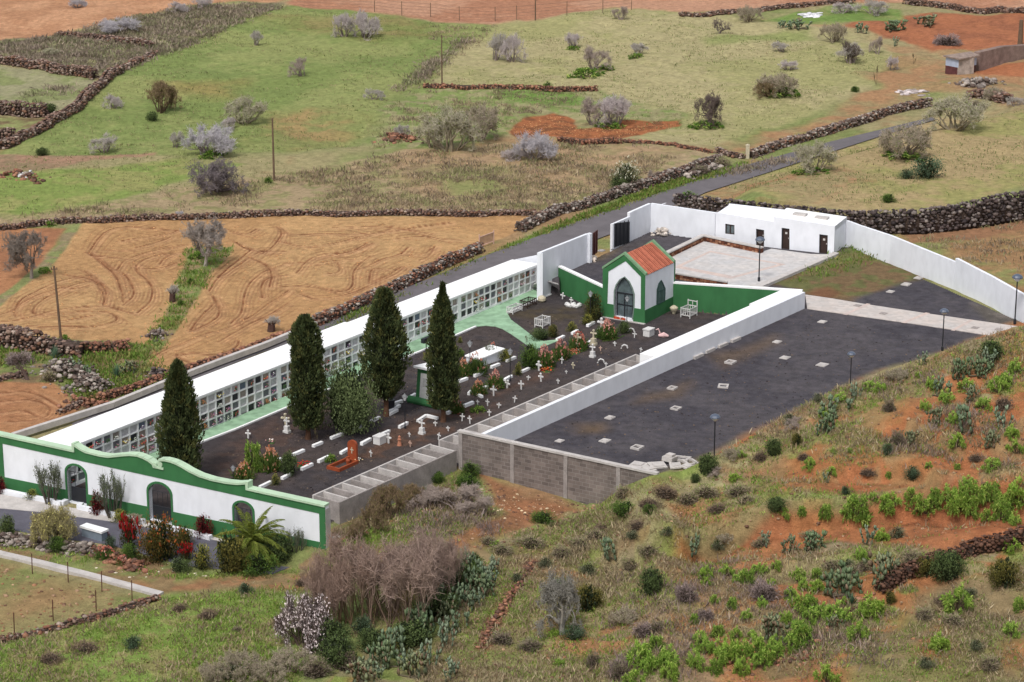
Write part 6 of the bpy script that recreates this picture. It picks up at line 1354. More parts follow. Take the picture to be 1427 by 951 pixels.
# ---- shrubs and bare trees of the fields --------------------------------------------
FIELD = [  # kind, u, v(foot), w, h, description
 ('bare2', 107, 11, 26, 14, 'small pale bare bush'), ('bare4', 249, 18, 30, 16, 'grey bare bush'), ('bare0', 283, 12, 30, 16, 'grey bare bush'), ('bare2', 168, 45, 58, 20, 'low purplish grey thicket'),
 ('bare1', 357, 63, 20, 22, 'small pale bare bush'), ('bare3', 421, 106, 38, 26, 'dark twiggy bush'), ('bare4', 158, 151, 26, 20, 'small faint grey bush'), ('brown', 225, 157, 58, 42, 'large round brown bush'), ('dark1', 213, 168, 22, 13, 'small dark green bush'),
 ('mossy0', 340, 172, 58, 40, 'wide grey bush'), ('bare4', 320, 180, 22, 18, 'small faint grey bush'), ('bare1', 244, 206, 22, 24, 'small faint grey bush'), ('bare2', 294, 214, 78, 40, 'broad grey purple bush'), ('bare5', 145, 212, 44, 25, 'rounded grey bush'), ('dark0', 59, 217, 20, 12, 'small dark green bush'),
 ('green1', 374, 255, 13, 9, 'tiny bright green bush'), ('bare0', 480, 51, 30, 34, 'grey bare bush'), ('bare4', 508, 51, 44, 36, 'broad grey purple bush'), ('bare5', 522, 139, 28, 16, 'small faint grey bush'),
 ('bare1', 690, 84, 32, 40, 'upright bare bush'), ('bare4', 713, 86, 34, 40, 'upright bare bush'), ('bare3', 865, 28, 26, 20, 'dark twiggy bush'), ('bare0', 798, 67, 24, 22, 'small pale bare bush'), ('bare3', 826, 97, 46, 34, 'spreading bare bush'), ('bare1', 889, 76, 26, 18, 'small pale bare bush'),
 ('green1', 763, 126, 16, 13, 'tiny bright green bush'), ('mossy0', 628, 210, 76, 62, 'very large pale mossy bush'), ('mossy1', 666, 196, 60, 52, 'large grey bush'), ('mossy0', 604, 206, 46, 42, 'wide grey bush'), ('bare2', 745, 222, 66, 38, 'dense grey mauve bush'), ('bare4', 715, 223, 36, 16, 'low purplish grey thicket'),
 ('bare3', 826, 174, 56, 40, 'spreading bare bush'), ('bare0', 857, 175, 48, 44, 'upright bare bush'), ('whiteb', 873, 264, 50, 40, 'pale flowering green bush'), ('dark1', 862, 266, 34, 20, 'small dark green bush'), ('bare3', 909, 252, 22, 16, 'dark twiggy bush'), ('bare5', 560, 192, 24, 20, 'small faint grey bush'),
 ('mossy1', 1043, 30, 34, 22, 'yellow tinged bush'), ('bare5', 1218, 20, 48, 22, 'wide grey bush'), ('mossy1', 1085, 132, 52, 32, 'brown mossy mound of branches'), ('brown', 1070, 134, 42, 22, 'dark twiggy bush'), ('bare0', 1098, 98, 26, 14, 'small faint grey bush'), ('bare1', 1186, 88, 38, 28, 'dark twiggy bush'),
 ('mossy1', 1162, 58, 38, 28, 'yellow tinged bush'), ('bare3', 1223, 76, 22, 26, 'small pale bare bush'), ('bare1', 1090, 72, 26, 14, 'small faint grey bush'), ('mossy0', 1132, 240, 62, 44, 'loose pale green tinged bush'), ('mossy1', 1257, 219, 78, 48, 'large round grey brown bush'), ('mossy0', 1331, 181, 74, 50, 'large round pale brown bush'),
 ('bluegreen', 1290, 247, 56, 28, 'dense blue green bush'), ('bluegreen', 1263, 249, 26, 14, 'dense blue green bush'), ('green0', 1238, 282, 24, 12, 'small dark green bush'), ('green1', 960, 281, 28, 15, 'bright green bush'), ('bare5', 1415, 148, 26, 14, 'small faint grey bush'),
 ('cactus1', 1112, 40, 44, 14, 'low row of prickly pear'), ('cactus0', 1090, 40, 26, 11, 'low row of prickly pear'), ('cactus0', 1198, 46, 26, 14, 'prickly pear clump'), ('cactus3', 1243, 42, 44, 15, 'prickly pear clump'), ('cactus4', 1297, 36, 42, 15, 'prickly pear clump'), ('cactus2', 1247, 64, 20, 14, 'prickly pear clump'),
 ('heath0', 1318, 62, 46, 14, 'low purplish grey thicket'), ('mossy1', 1384, 140, 30, 20, 'yellow tinged bush'), ('bare4', 1175, 18, 30, 15, 'grey bare bush'), ('heath2', 1361, 152, 34, 12, 'low purplish grey thicket'),
 ('herb', 815, 107, 60, 12, 'bright green spreading leafy patch'), ('herb', 845, 98, 26, 8, 'bright green spreading leafy patch'), ('herb', 887, 81, 24, 7, 'bright green spreading leafy patch'), ('herb', 798, 69, 26, 5, 'bright green spreading leafy patch'), ('herb', 296, 218, 46, 8, 'bright green spreading leafy patch'), ('herb', 984, 177, 50, 9, 'bright green spreading leafy patch'),
 ('herb', 1090, 132, 52, 10, 'bright green spreading leafy patch'), ('herb', 1257, 220, 66, 8, 'bright green spreading leafy patch'), ('herb', 1132, 241, 56, 7, 'bright green spreading leafy patch'), ('herb', 850, 178, 50, 8, 'bright green spreading leafy patch'), ('heath1', 1005, 232, 30, 14, 'low purplish grey thicket'), ('heath2', 975, 244, 36, 14, 'low purplish grey thicket'),
 ('herb', 68, 314, 24, 8, 'bright green spreading leafy patch'), ('green0', 1191, 128, 14, 8, 'small dark green bush'), ('bare0', 1243, 98, 18, 20, 'small pale bare bush'), ('bare2', 250, 300, 12, 6, 'small faint grey bush'), ('mossy0', 70, 78, 24, 12, 'small faint grey bush'), ('dark1', 70, 158, 30, 14, 'small dark green bush'),
]
FM = [('the wooden pole in the green meadow', 381, 230), ('the round brown meadow bush', 226, 140), ('the red earth clearing', 790, 180), ('the tiny stone hut', 1340, 92), ('the thin pole on the pasture wall', 616, 110), ('the far bend of the road', 1100, 215),
      ('the pole behind the wire fence', 746, 20), ('the white service building', 1090, 300), ('the stone terraces at the left edge', 60, 120), ('the white slab at the top', 1130, 21), ('the red field at the top', 900, 5), ('the left ploughed field', 120, 330)]
items = []
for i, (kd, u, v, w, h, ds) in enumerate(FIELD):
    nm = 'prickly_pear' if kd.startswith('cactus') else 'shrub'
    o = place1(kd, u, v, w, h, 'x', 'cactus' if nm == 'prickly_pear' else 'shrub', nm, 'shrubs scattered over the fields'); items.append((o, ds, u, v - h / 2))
relabel(items, FM)
old_tree(44, 388, 74, 322, 'spreading bare grey fig tree at the edge of the left ploughed field', 1, stems=1, cb=.3, leafc=None, thick=1.1)
old_tree(286, 371, 76, 305, 'pale bare fig tree on the grass between the two ploughed fields', 2, (168, 158, 150), (150, 138, 130), cb=.28, stems=2, lean=.2, thick=1.1)
old_tree(984, 178, 44, 133, 'bare dark tree leaning on a green patch right of the red clearing', 3, (120, 106, 100), (104, 90, 84), cb=.15, lean=.3)
old_tree(304, 270, 86, 220, 'wide spiny bare tree beside the meadow pole', 4, (132, 122, 124), (116, 104, 104), cb=.1, stems=3, spread=.8)
old_tree(1186, 88, 40, 58, 'small dark orchard tree in the upper right pasture', 5, (112, 98, 92), (96, 82, 76), cb=.3, leafc=(120, 124, 70), nleaf=200, depth=4)
old_tree(1003, 47, 30, 26, 'small bare tree below the top stone wall', 6, (120, 106, 104), cb=.2, depth=4)
old_tree(783, 884, 84, 800, 'bare tree with pale twisted trunk in the foreground scrub', 7, (150, 146, 138), (166, 160, 150), cb=.25, stems=2, spread=.75, group=None)
old_tree(39, 529, 34, 496, 'leaning dead trunk with few twigs below the ruined bank', 8, (98, 82, 76), cb=.5, lean=-.55, spread=.8, depth=3, group=None)
for i, (u, v, h, lb) in enumerate([(1221, 118, 28, 'slim young sapling planted in the middle of the right pasture'), (1273, 89, 15, 'small dark sapling left of the stone hut')]):
    place('whip', u, v, 9, h, lb, 'sapling', 'sapling', part='stem_and_leaves')
def stump(u, v, w, h, label):
    p = P(u, v, 0); k = ppm(p); m = MB(); r_ = w / k / 2 * .5; H = h / k; th = empty('tree_stump', p, label, 'stump'); m.tube([(0, 0, -.1), (.05, 0, H * .6), (.1, 0, H * .75)], [r_ * 1.2, r_, r_ * .7], 7, lin((84, 64, 58))); 
    for a in (0.3, 1.9, 3.4, 5): m.tube([(.05, 0, H * .4), (.05 + math.cos(a) * r_ * 1.2, math.sin(a) * r_, H * .8), (.05 + math.cos(a) * r_ * 1.9, math.sin(a) * r_ * 1.5, H)], [.09, .06, .03], 5, lin((96, 74, 66)))
    link('stump', m.mesh('stump', MBARK), th); o = link('shoots', proto('bare1', KIT['bare1']), th, (0, 0, H * .35)); o.scale = (w / k * .7, w / k * .7, H * .9)
stump(240, 421, 16, 20, 'cut dead stump on the grass strip between ploughed fields'); stump(378, 462, 20, 18, 'pollarded stump at the edge of the ploughed field near the niche roof')
for kd, u, v, w, h, lb, c in [('agave', 77, 500, 24, 22, 'agave on the ruined stone bank below the leaning pole', 'agave'), ('agave', 106, 494, 20, 20, 'agave right of the leaning pole', 'agave'), ('agave2', 144, 491, 18, 16, 'smallest agave on the red brown bank', 'agave'), ('cactus2', 107, 520, 34, 22, 'pale prickly pear above the curved rubble heap', 'cactus'),
                              ('cactus0', 120, 526, 30, 20, 'green prickly pear above the curved rubble heap', 'cactus'), ('agave2', 163, 526, 22, 22, 'blue agave left of the prickly pear near the niche roof', 'agave'), ('cactus4', 180, 521, 34, 20, 'spiky prickly pear near the niche roof', 'cactus'), ('heath1', 70, 530, 30, 16, 'scruffy mound beside the curved rubble', 'shrub'), ('olive', 128, 562, 26, 14, 'yellowish shrub growing on the reddish rubble', 'shrub'),
                              ('herb', 90, 474, 20, 8, 'green weeds at the foot of the leaning pole', 'weeds'), ('herb', 64, 476, 22, 7, 'green weeds left of the leaning pole foot', 'weeds'), ('herb', 232, 530, 22, 12, 'green weeds by the niche roof', 'weeds'), ('green1', 266, 396, 12, 10, 'bright weeds on the grass strip, upper', 'weeds'), ('green1', 252, 425, 12, 8, 'bright weeds on the grass strip beside the dead stump', 'weeds'), ('heath0', 25, 505, 50, 14, 'brown scrub under the ruined bank at the left edge', 'shrub'), ('herb', 275, 360, 26, 9, 'green weeds under the pale fig tree', 'weeds'), ('herb', 63, 380, 24, 8, 'green weeds beside the left fig tree', 'weeds')]:
    place1(kd, u, v, w, h, lb, c, {'agave': 'agave', 'cactus': 'prickly_pear', 'shrub': 'shrub', 'weeds': 'weeds'}[c])

# ---- inside the cemetery --------------------------------------------------------------
MK = [('the orange grave', 478, 636), ('the green monument', 594, 545), ('the white slab tomb', 668, 500), ('the chapel', 885, 430), ('the round tree', 487, 570), ('the white crib-shaped railing', 757, 450), ('the widest cypress', 540, 560), ('the middle lantern', 711, 515), ('the entrance wall', 340, 690), ('the large pedestal cross', 838, 462)]
RZA = math.atan2(e_n.y, e_n.x)
cm = MB()
def cross_mesh(hh=.75, w=.5, t=.1, arm=.64, fancy=False):
    m = MB(); z = hh * arm; m.box((0, 0, hh / 2 - .05), (t, t * .8, hh + .1)); m.box((-(w / 4 + t / 4), 0, z), (w / 2 - t / 2, t * .78, t)); m.box((w / 4 + t / 4, 0, z), (w / 2 - t / 2, t * .78, t))
    if fancy:
        for x_, z_ in ((-w / 2, z), (w / 2, z), (0, hh)): m.lathe((x_, 0, z_ - t * .75), [(.02, 0), (t * .85, t * .4), (t * .85, t * 1.1), (.02, t * 1.5)], 8)
    return m
CM = {k: cross_mesh(**a).mesh('cross', mt) for k, a, mt in (('plain', dict(), MMARB), ('fancy', dict(fancy=True, t=.13), MMARB), ('cream', dict(fancy=True, t=.13, hh=.8), MCREAM), ('small', dict(hh=.5, w=.4, t=.09), MMARB), ('pink', dict(hh=.6, w=.42), mplain('pinkish_stone', (206, 172, 156), .8, .15)))}
pd = MB(); pd.box((0, 0, .1), (.62, .5, .24)); pd.box((0, 0, .44), (.46, .38, .44)); PDM = pd.mesh('pedestal', MMARB); pd = MB(); pd.box((0, 0, .1), (.62, .5, .24)); pd.box((0, 0, .44), (.46, .38, .44)); PDC = pd.mesh('pedestal', MCREAM)
items = []
def cross(kind, u, v, s=1.0, lean=0):
    p = P(u, v, 0); o = link('grave_cross', CM[kind], None, p); o.rotation_euler = (R.uniform(-.1, .1) + lean, R.uniform(-.12, .12) + lean * .5, RZA - math.pi / 2 + R.uniform(-.4, .4)); s *= .66; o.scale = (s,) * 3; tag(o, None, 'cross', 'crosses standing in the black soil')
    items.append((o, {'plain': 'plain white cross in the soil', 'fancy': 'white cross with rounded ends', 'cream': 'cream cross with rounded ends', 'small': 'small white cross', 'pink': 'small pinkish cross'}[kind], u, v))
for a in [('fancy', 346, 611, 1.05), ('cream', 398, 592, 1.4), ('fancy', 466, 587, 1), ('plain', 517, 637, 1), ('fancy', 541.5, 618, 1.25), ('pink', 572, 623, 1.1), ('small', 570.7, 609, 1), ('small', 607, 594, 1.1), ('small', 625, 601, 1.1), ('plain', 611, 613, 1), ('plain', 644, 587, 1.1), ('plain', 655, 590.5, 1.1),
          ('plain', 682, 580, .9), ('plain', 688, 552, 1.5), ('plain', 679.5, 566, 1), ('small', 665.6, 564, 1), ('small', 695, 569, 1.2), ('plain', 717, 561, 1), ('fancy', 706.6, 541, 1.1), ('plain', 726.5, 543, 1.35), ('small', 736, 530, 1.1), ('fancy', 754, 532, 1.15), ('small', 778, 535, 1.1), ('plain', 783, 507, 1), ('small', 789.4, 521, .8), ('cream', 799, 514, .85),
          ('fancy', 751, 517, 1.35), ('pink', 837, 489, .9), ('small', 844.7, 511, 1), ('small', 857, 482.5, 1.1), ('plain', 884, 471, 1), ('small', 893, 491, 1.1), ('fancy', 784, 417, 1.0), ('plain', 793, 413.5, .9), ('fancy', 796, 423, .9), ('plain', 814, 417, 1.25)]:
    cross(*a)
for i, (u, v, s, mt, lb) in enumerate([(588, 605, 1.0, 0, 'tall white cross on a square pedestal below the tallest cypress'), (400, 603, 1.05, 0, 'white cross on a square pedestal left of the blunt cypress'), (805, 488, 1.25, 1, 'cream cross on a pedestal among the pink flowers'), (827, 481, 1.15, 1, 'cream cross on a pedestal between two taller ones'), (838, 470, 1.5, 0, 'largest bright white cross on a tall pedestal in front of the chapel'), (825.7, 498, 1.0, 0, 'white cross on a wide white base nearest the rear vaults')]):
    p = P(u, v, 0); th = empty('pedestal_cross', p, lb, 'cross', 'crosses on pedestals', RZA - math.pi / 2); s *= .68; th.scale = (s,) * 3; link('pedestal', PDC if mt else PDM, th); link('cross', CM['cream' if mt else 'fancy'], th, (0, 0, .66))
relabel(items, MK)
# kerbs
kb = MB(); kb.box((0, 0, .1), (1.15, .26, .26)); kme = kb.mesh('kerb', MROOF); 
bv = kme; items = []
for (u, v) in [(385, 642), (416, 630), (442.6, 618.5), (469, 607), (497, 596), (522.5, 584), (547.7, 574), (553, 561), (574, 551.5), (369.7, 675), (399, 663), (427.7, 650), (451, 639.5), (480, 628), (510, 615), (535.6, 603), (562, 592), (629, 573), (653, 563), (680, 538), (708, 526), (732, 515), (667, 521), (645, 529), (690, 509), (712, 500), (781, 470), (801, 462), (823, 451), (822, 476)]:
    p = P(u, v + 2.5, 0); o = link('kerb_block', kme, None, p); o.rotation_euler = (0, 0, RZA + R.uniform(-.12, .12)); o.scale = (R.uniform(.8, 1.0), R.uniform(.75, .9), R.uniform(.7, .9)); tag(o, None, 'kerb block', 'white kerb blocks lining the central walk'); items.append((o, 'white kerb block lining the walk', u, v))
relabel(items, MK)
def bent_kerb(px, label):
    m = MB(); q = [P(*k_, 0) for k_ in px]
    for a, b in zip(q, q[1:]): wall_seg(m, a, b, .2, a.z - .05, a.z + .18, b.z - .05, b.z + .18)
    tag(m.build('kerb_block', MROOF), label, 'kerb block')
bent_kerb([(582, 589), (594, 581), (610, 585)], 'bent white kerb in front of the green monument'); bent_kerb([(653, 551), (657, 547), (672, 555)], 'bent white kerb beside the orange flowering bush'); bent_kerb([(538, 577), (548, 573), (557, 567)], 'bent white kerb under the widest cypress')
kerb_line('path_kerb', 'white kerb along the green walk, near stretch', [(120, 687), (281, 617), (330, 598.5), (408, 565.5), (500, 525.5), (597, 486)], .16, .1, MROOF, .0)
kerb_line('path_kerb', 'white kerb along the green walk by the white tomb', [(603, 483.5), (636.7, 467.5), (663, 456)], .16, .1, MROOF, .0)
kerb_line('path_kerb', 'white kerb at the far end of the green walk', [(708, 437), (735, 424.5), (777, 407)], .16, .1, MROOF, .0)
# cribs, benches, odds
def crib(u, v, L, W, h, mat, label, name='grave_railing', head=False, rz=None):
    p = P(u, v, 0); rz = RZA if rz is None else rz; th = empty(name, p, label, 'grave railing', None, rz)
    for sx in (-1, 1):
        for sy in (-1, 1): m = MB(); hh = h * (1.5 if head and sx > 0 else 1); m.box((sx * L / 2, sy * W / 2, hh / 2), (.06, .06, hh)); link('post', m.mesh('post', mat), th)
    for ax, (dx, dy) in enumerate(((L, 0), (L, 0), (0, W), (0, W))):
        m = MB(); sg = 1 if ax % 2 else -1
        if dx:
            for z in (h * .25, h * .92): m.box((0, sg * W / 2, z), (L - .07, .04, .06))
            for i in range(5): m.box((-L / 2 + L * (i + 1) / 6, sg * W / 2 + .001, h * .585), (.045, .03, h * .6))
        else:
            for z in (h * .25, h * .92): m.box((sg * L / 2, 0, z), (.04, W - .07, .06))
            for i in range(3): m.box((sg * L / 2 + .001, -W / 2 + W * (i + 1) / 4, h * .585), (.03, .045, h * .6))
            if head and sg > 0: m.box((L / 2, 0, h * 1.4), (.04, W - .07, .06)); m.box((L / 2, 0, h * 1.2), (.03, .05, h * .4))
        link('rail', m.mesh('rail', mat), th)
    return th
crib(756, 455, 1.05, .7, .75, MMARB, 'white crib-shaped railing on the bed left of the chapel'); crib(960, 441, 1.1, .8, .8, MMARB, 'white cot-shaped grave railing beside the right green wall', head=True)
crib(717, 435, 1.3, .55, .55, MMARB, 'white lattice bench at the bend of the green walk', 'bench'); crib(736, 427, 1.25, .7, .6, MDARKW, 'brown wooden grave railing by the green walk')
def small(name, u, v, label, cat, fn, dz=0): p = P(u, v, dz); m = MB(); mat = fn(m, p); return tag(m.build(name, mat), label, cat)
small('stone_ball', 755, 421, 'rounded white stone beside the brown railing', 'stone', lambda m, p: (m.lathe(tuple(p), [(.2, 0), (.34, .15), (.33, .35), (.2, .48), (.02, .52)], 9), MCREAM)[1])
def hearts(m, p):
    for s in (-1, 1): m.tube([p + Vector((s * .28, .25, .12)), p + Vector((s * .2, 0, .14)), p + Vector((0, -.32, .12))], [.2, .2, .1], 8)
    return MMARB
small('heart_stone', 795, 427.5, 'white heart-shaped stone near the left green wall, left one', 'grave stone', hearts); small('heart_stone', 803, 428.5, 'white heart-shaped stone near the left green wall, right one', 'grave stone', hearts)
small('flower_urn', 939, 437.5, 'white flowers in an urn against the right green wall', 'urn', lambda m, p: (m.lathe(tuple(p), [(.12, 0), (.2, .2), (.3, .34), (.34, .5), (.2, .62), (.02, .7)], 8), MCREAM)[1])
def grbox(m, p): m.box((p.x, p.y, p.z + .26), (.75, .55, .5), RZA); m.box((p.x, p.y, p.z + .54), (.82, .62, .08), RZA); return MMARB
small('grave_box', 904, 468, 'small white box grave right of the chapel door', 'grave', grbox); small('grave_box', 529.5, 618, 'small white box grave with red flowers above the orange grave', 'grave', grbox)
def swan(m, p):
    m.tube([p + Vector((-.4, 0, .14)), p + Vector((0, 0, .2)), p + Vector((.35, -.05, .12))], [.1, .22, .08], 8); m.tube([p + Vector((-.25, 0, .2)), p + Vector((-.34, 0, .5)), p + Vector((-.42, 0, .66)), p + Vector((-.6, 0, .6))], [.07, .05, .07, .03], 6); return mplain('pink_plaster', (228, 190, 188), .7, .15)
small('bird_figure', 925, 470.5, 'pink and white long-necked bird ornament near the white wall', 'ornament', swan)
def arc(m, p): m.tube([p + Vector((-.22, 0, 0)), p + Vector((-.15, 0, .2)), p + Vector((0, 0, .3)), p + Vector((.2, 0, .22)), p + Vector((.26, 0, .03))], .06, 6); return MMARB
small('arched_stone', 879, 463, 'white arched ornament at the chapel corner', 'ornament', arc); small('arched_stone', 869.7, 486, 'white tipped-over ornament right of the pedestal crosses', 'ornament', arc); small('arched_stone', 837, 506, 'small white bent ornament near the rear vaults', 'ornament', arc)
small('litter_bin', 545, 571, 'black litter bin under the widest cypress', 'bin', lambda m, p: (m.lathe(tuple(p), [(.22, 0), (.27, .6), (.29, .62), (.29, .7), (.05, .76)], 10), MBLACK)[1])
def bbox(m, p): m.box((p.x, p.y, p.z + .9), (.9, .3, .35), RZA); m.tube([p, p + Vector((0, 0, .9))], .04, 5); return MBLACK
small('mail_box', 594, 490, 'small black box on a post beside the tallest cypress', 'box', bbox)
small('statuette', 556.7, 621, 'small reddish statuette right of the white box grave', 'statuette', lambda m, p: (m.lathe(tuple(p), [(.16, 0), (.14, .1), (.09, .3), (.13, .42), (.07, .5), (.1, .6), (.02, .7)], 8), mplain('terracotta', (186, 126, 100), .8, .2))[1])
def posy(cols, n=26, r=.22):
    def f(m, p):
        m.lathe((p.x, p.y, p.z - .02), [(r * .9, 0), (r * .7, .07), (.01, .1)], 8, lin((74, 96, 54)))
        for k in range(n): c = p + Vector((R.gauss(0, r * .6), R.gauss(0, r * .6), .06 + R.random() * .25)); s = .055; m.add([(c.x + s, c.y, c.z), (c.x - s, c.y, c.z), (c.x, c.y + s, c.z), (c.x, c.y - s, c.z), (c.x, c.y, c.z + s)], [(0, 2, 4), (2, 1, 4), (1, 3, 4), (3, 0, 4)], lin(R.choice(cols)))
        return MFL
    return f
small('flower_posy', 379, 618, 'small pink and white posy left of the pedestal cross pair', 'flowers', posy([(226, 170, 160), (240, 232, 226), (70, 100, 56)])); small('flower_posy', 761, 518, 'bunch of red flowers beside the white rounded cross', 'flowers', posy([(206, 60, 40), (226, 110, 60), (70, 100, 50)], 40, .4))
small('flower_posy', 497, 644, 'white flowers at the foot of the orange headstone', 'flowers', posy([(240, 236, 226), (226, 200, 150)], 20, .2)); small('flower_posy', 421.6, 650, 'red blooms beside the round green bush', 'flowers', posy([(206, 50, 36), (190, 40, 40), (70, 100, 50)], 50, .45)); small('flower_posy', 800, 492, 'red blooms at the foot of the cream pedestal cross', 'flowers', posy([(206, 90, 60), (226, 130, 110), (70, 100, 50)], 50, .5))
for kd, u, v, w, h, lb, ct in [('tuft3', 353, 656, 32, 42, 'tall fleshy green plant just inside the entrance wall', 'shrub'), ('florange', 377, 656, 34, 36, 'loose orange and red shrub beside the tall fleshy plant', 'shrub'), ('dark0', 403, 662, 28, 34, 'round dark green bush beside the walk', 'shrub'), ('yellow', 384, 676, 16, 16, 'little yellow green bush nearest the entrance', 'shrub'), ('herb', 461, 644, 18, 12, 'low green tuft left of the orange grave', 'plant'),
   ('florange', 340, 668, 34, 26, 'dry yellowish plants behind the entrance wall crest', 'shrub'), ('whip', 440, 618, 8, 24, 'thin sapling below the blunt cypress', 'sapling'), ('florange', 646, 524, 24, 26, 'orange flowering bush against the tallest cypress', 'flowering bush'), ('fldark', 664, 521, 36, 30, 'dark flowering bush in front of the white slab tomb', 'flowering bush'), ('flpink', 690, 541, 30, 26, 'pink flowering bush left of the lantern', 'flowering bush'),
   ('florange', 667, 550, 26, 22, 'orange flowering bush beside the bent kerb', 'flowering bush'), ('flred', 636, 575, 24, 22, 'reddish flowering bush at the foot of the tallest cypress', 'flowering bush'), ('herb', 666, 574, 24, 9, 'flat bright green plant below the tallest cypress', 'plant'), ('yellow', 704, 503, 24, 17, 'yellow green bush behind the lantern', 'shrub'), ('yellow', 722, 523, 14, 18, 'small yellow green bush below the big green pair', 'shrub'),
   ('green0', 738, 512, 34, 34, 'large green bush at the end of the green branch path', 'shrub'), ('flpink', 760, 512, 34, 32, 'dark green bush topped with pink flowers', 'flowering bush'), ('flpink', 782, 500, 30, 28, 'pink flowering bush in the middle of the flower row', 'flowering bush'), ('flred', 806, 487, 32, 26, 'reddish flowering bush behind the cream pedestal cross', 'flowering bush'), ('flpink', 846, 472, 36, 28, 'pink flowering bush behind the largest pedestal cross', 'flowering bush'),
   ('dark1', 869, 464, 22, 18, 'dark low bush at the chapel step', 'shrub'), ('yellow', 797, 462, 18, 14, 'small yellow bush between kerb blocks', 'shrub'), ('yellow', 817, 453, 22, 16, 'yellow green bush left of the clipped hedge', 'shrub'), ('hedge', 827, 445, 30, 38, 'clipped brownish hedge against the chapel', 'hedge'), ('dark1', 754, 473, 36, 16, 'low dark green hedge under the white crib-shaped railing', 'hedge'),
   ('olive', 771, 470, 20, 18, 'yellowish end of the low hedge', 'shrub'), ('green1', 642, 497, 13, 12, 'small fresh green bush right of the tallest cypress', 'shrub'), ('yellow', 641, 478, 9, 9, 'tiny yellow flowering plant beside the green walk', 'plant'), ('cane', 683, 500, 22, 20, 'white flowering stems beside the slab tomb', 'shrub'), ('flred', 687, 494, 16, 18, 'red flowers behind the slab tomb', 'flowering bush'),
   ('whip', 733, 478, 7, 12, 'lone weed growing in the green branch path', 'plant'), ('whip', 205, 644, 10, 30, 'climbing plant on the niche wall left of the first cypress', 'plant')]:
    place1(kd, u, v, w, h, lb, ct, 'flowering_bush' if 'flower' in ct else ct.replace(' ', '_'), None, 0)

# ---- slabs on the yard ---------------------------------------------------------------------
items = []
def slab(u, v, s=1.0, frame=False, rz=0, th=.05, dz=T, dark=False, tilt=0):
    p = P(u, v, dz) if dz is not None else hit(u, v); o = link('cover_slab', SLF if frame else SLM, None, p); o.rotation_euler = (tilt, 0, RZA + rz); s *= .72; o.scale = (s, s, .7 + .6 * R.random()); tag(o, None, 'cover slab', 'pale inspection slabs on the black yard'); items.append((o, 'pale open concrete frame' if frame else 'pale square cover slab', u, v))
m = MB(); m.box((0, 0, .03), (.95, .8, .07)); m.box((.03, -.02, .085), (.6, .5, .035)); SLM = m.mesh('cover_slab', MCAP)
m = MB()
for x_, y_, a, b in ((-.42, 0, .16, .9), (.42, 0, .16, .9), (0, -.37, .676, .16), (0, .37, .676, .16)): m.box((x_, y_, .05), (a, b, .11))
SLF = m.mesh('cover_slab', MCAP)
for a in [(1018, 506, 1, True), (1008, 539, 1.1, True, .4), (937, 542, .85, True), (942, 570, .9, True), (850, 583, .9), (780, 615, .8), (843, 615, 1), (888, 625, 1, True), (1146, 449, .95), (1083, 477, .9), (1094, 499, 1.05), (1146, 509, 1.2), (1280, 388, 1), (1263, 397, 1.1), (1241, 407, .9), (838, 350, .8)]: slab(*a)
for i, (u, v, s, z) in enumerate([(890, 649, 1.35, 0), (902, 655, 1.3, 0), (916, 651, 1.4, .15), (933, 645, 1.1, .35), (941, 652, 1.1, .2), (950, 641, 1.3, .0), (958, 654, 1.0, .25), (962, 646, 1.1, 0)]):
    p = hit(u, v); p.z = max(p.z, float(G(p.x, p.y)) + T); o = link('cover_slab', SLF if i in (5, 7) else SLM, None, (p.x, p.y, p.z + z * .5)); o.rotation_euler = (R.uniform(-.1, .1), R.uniform(-.1, .1), R.uniform(0, 3)); s *= .8; o.scale = (s, s, 1.4 if i != 3 else 4); tag(o, None, 'cover slab', 'pale inspection slabs on the black yard'); items.append((o, 'pale concrete slab in the loose pile', u, v))
relabel(items, [('the nearest lamp post', 995, 610), ('the grey block wall', 800, 640), ('the half hidden lamp post', 1185, 515), ('the paved path', 1250, 435), ('the gate in the road wall', 840, 340), ('the long white wall', 960, 510)])
for u, v, lb in [(1195, 426, 'dark drain cover on the path, nearest the white block'), (1231, 437, 'dark drain cover on the path, second from the left'), (1359, 457, 'dark drain cover on the path, third from the left'), (1392, 459, 'dark drain cover on the path, farthest right')]:
    p = P(u, v, T + .06); m = MB(); m.box((p.x, p.y, p.z + .012), (.5, .5, .03), RZA); m.box((p.x, p.y, p.z + .035), (.3, .06, .02), RZA); tag(m.build('drain_cover', MCONC), lb, 'drain cover', 'drain covers set in the path')
rubble([(917, 326), (926, 328)], 30, 'pale stones piled in the corner of the service yard', .3, [(196, 188, 182), (150, 144, 140)], rad=.9, hh=.5, dz=T)
rubble([(826, 364), (829, 362)], 8, 'two pale blocks at the foot of the brown gate leaf', .28, [(206, 194, 184)], rad=.4, hh=.3, dz=T)

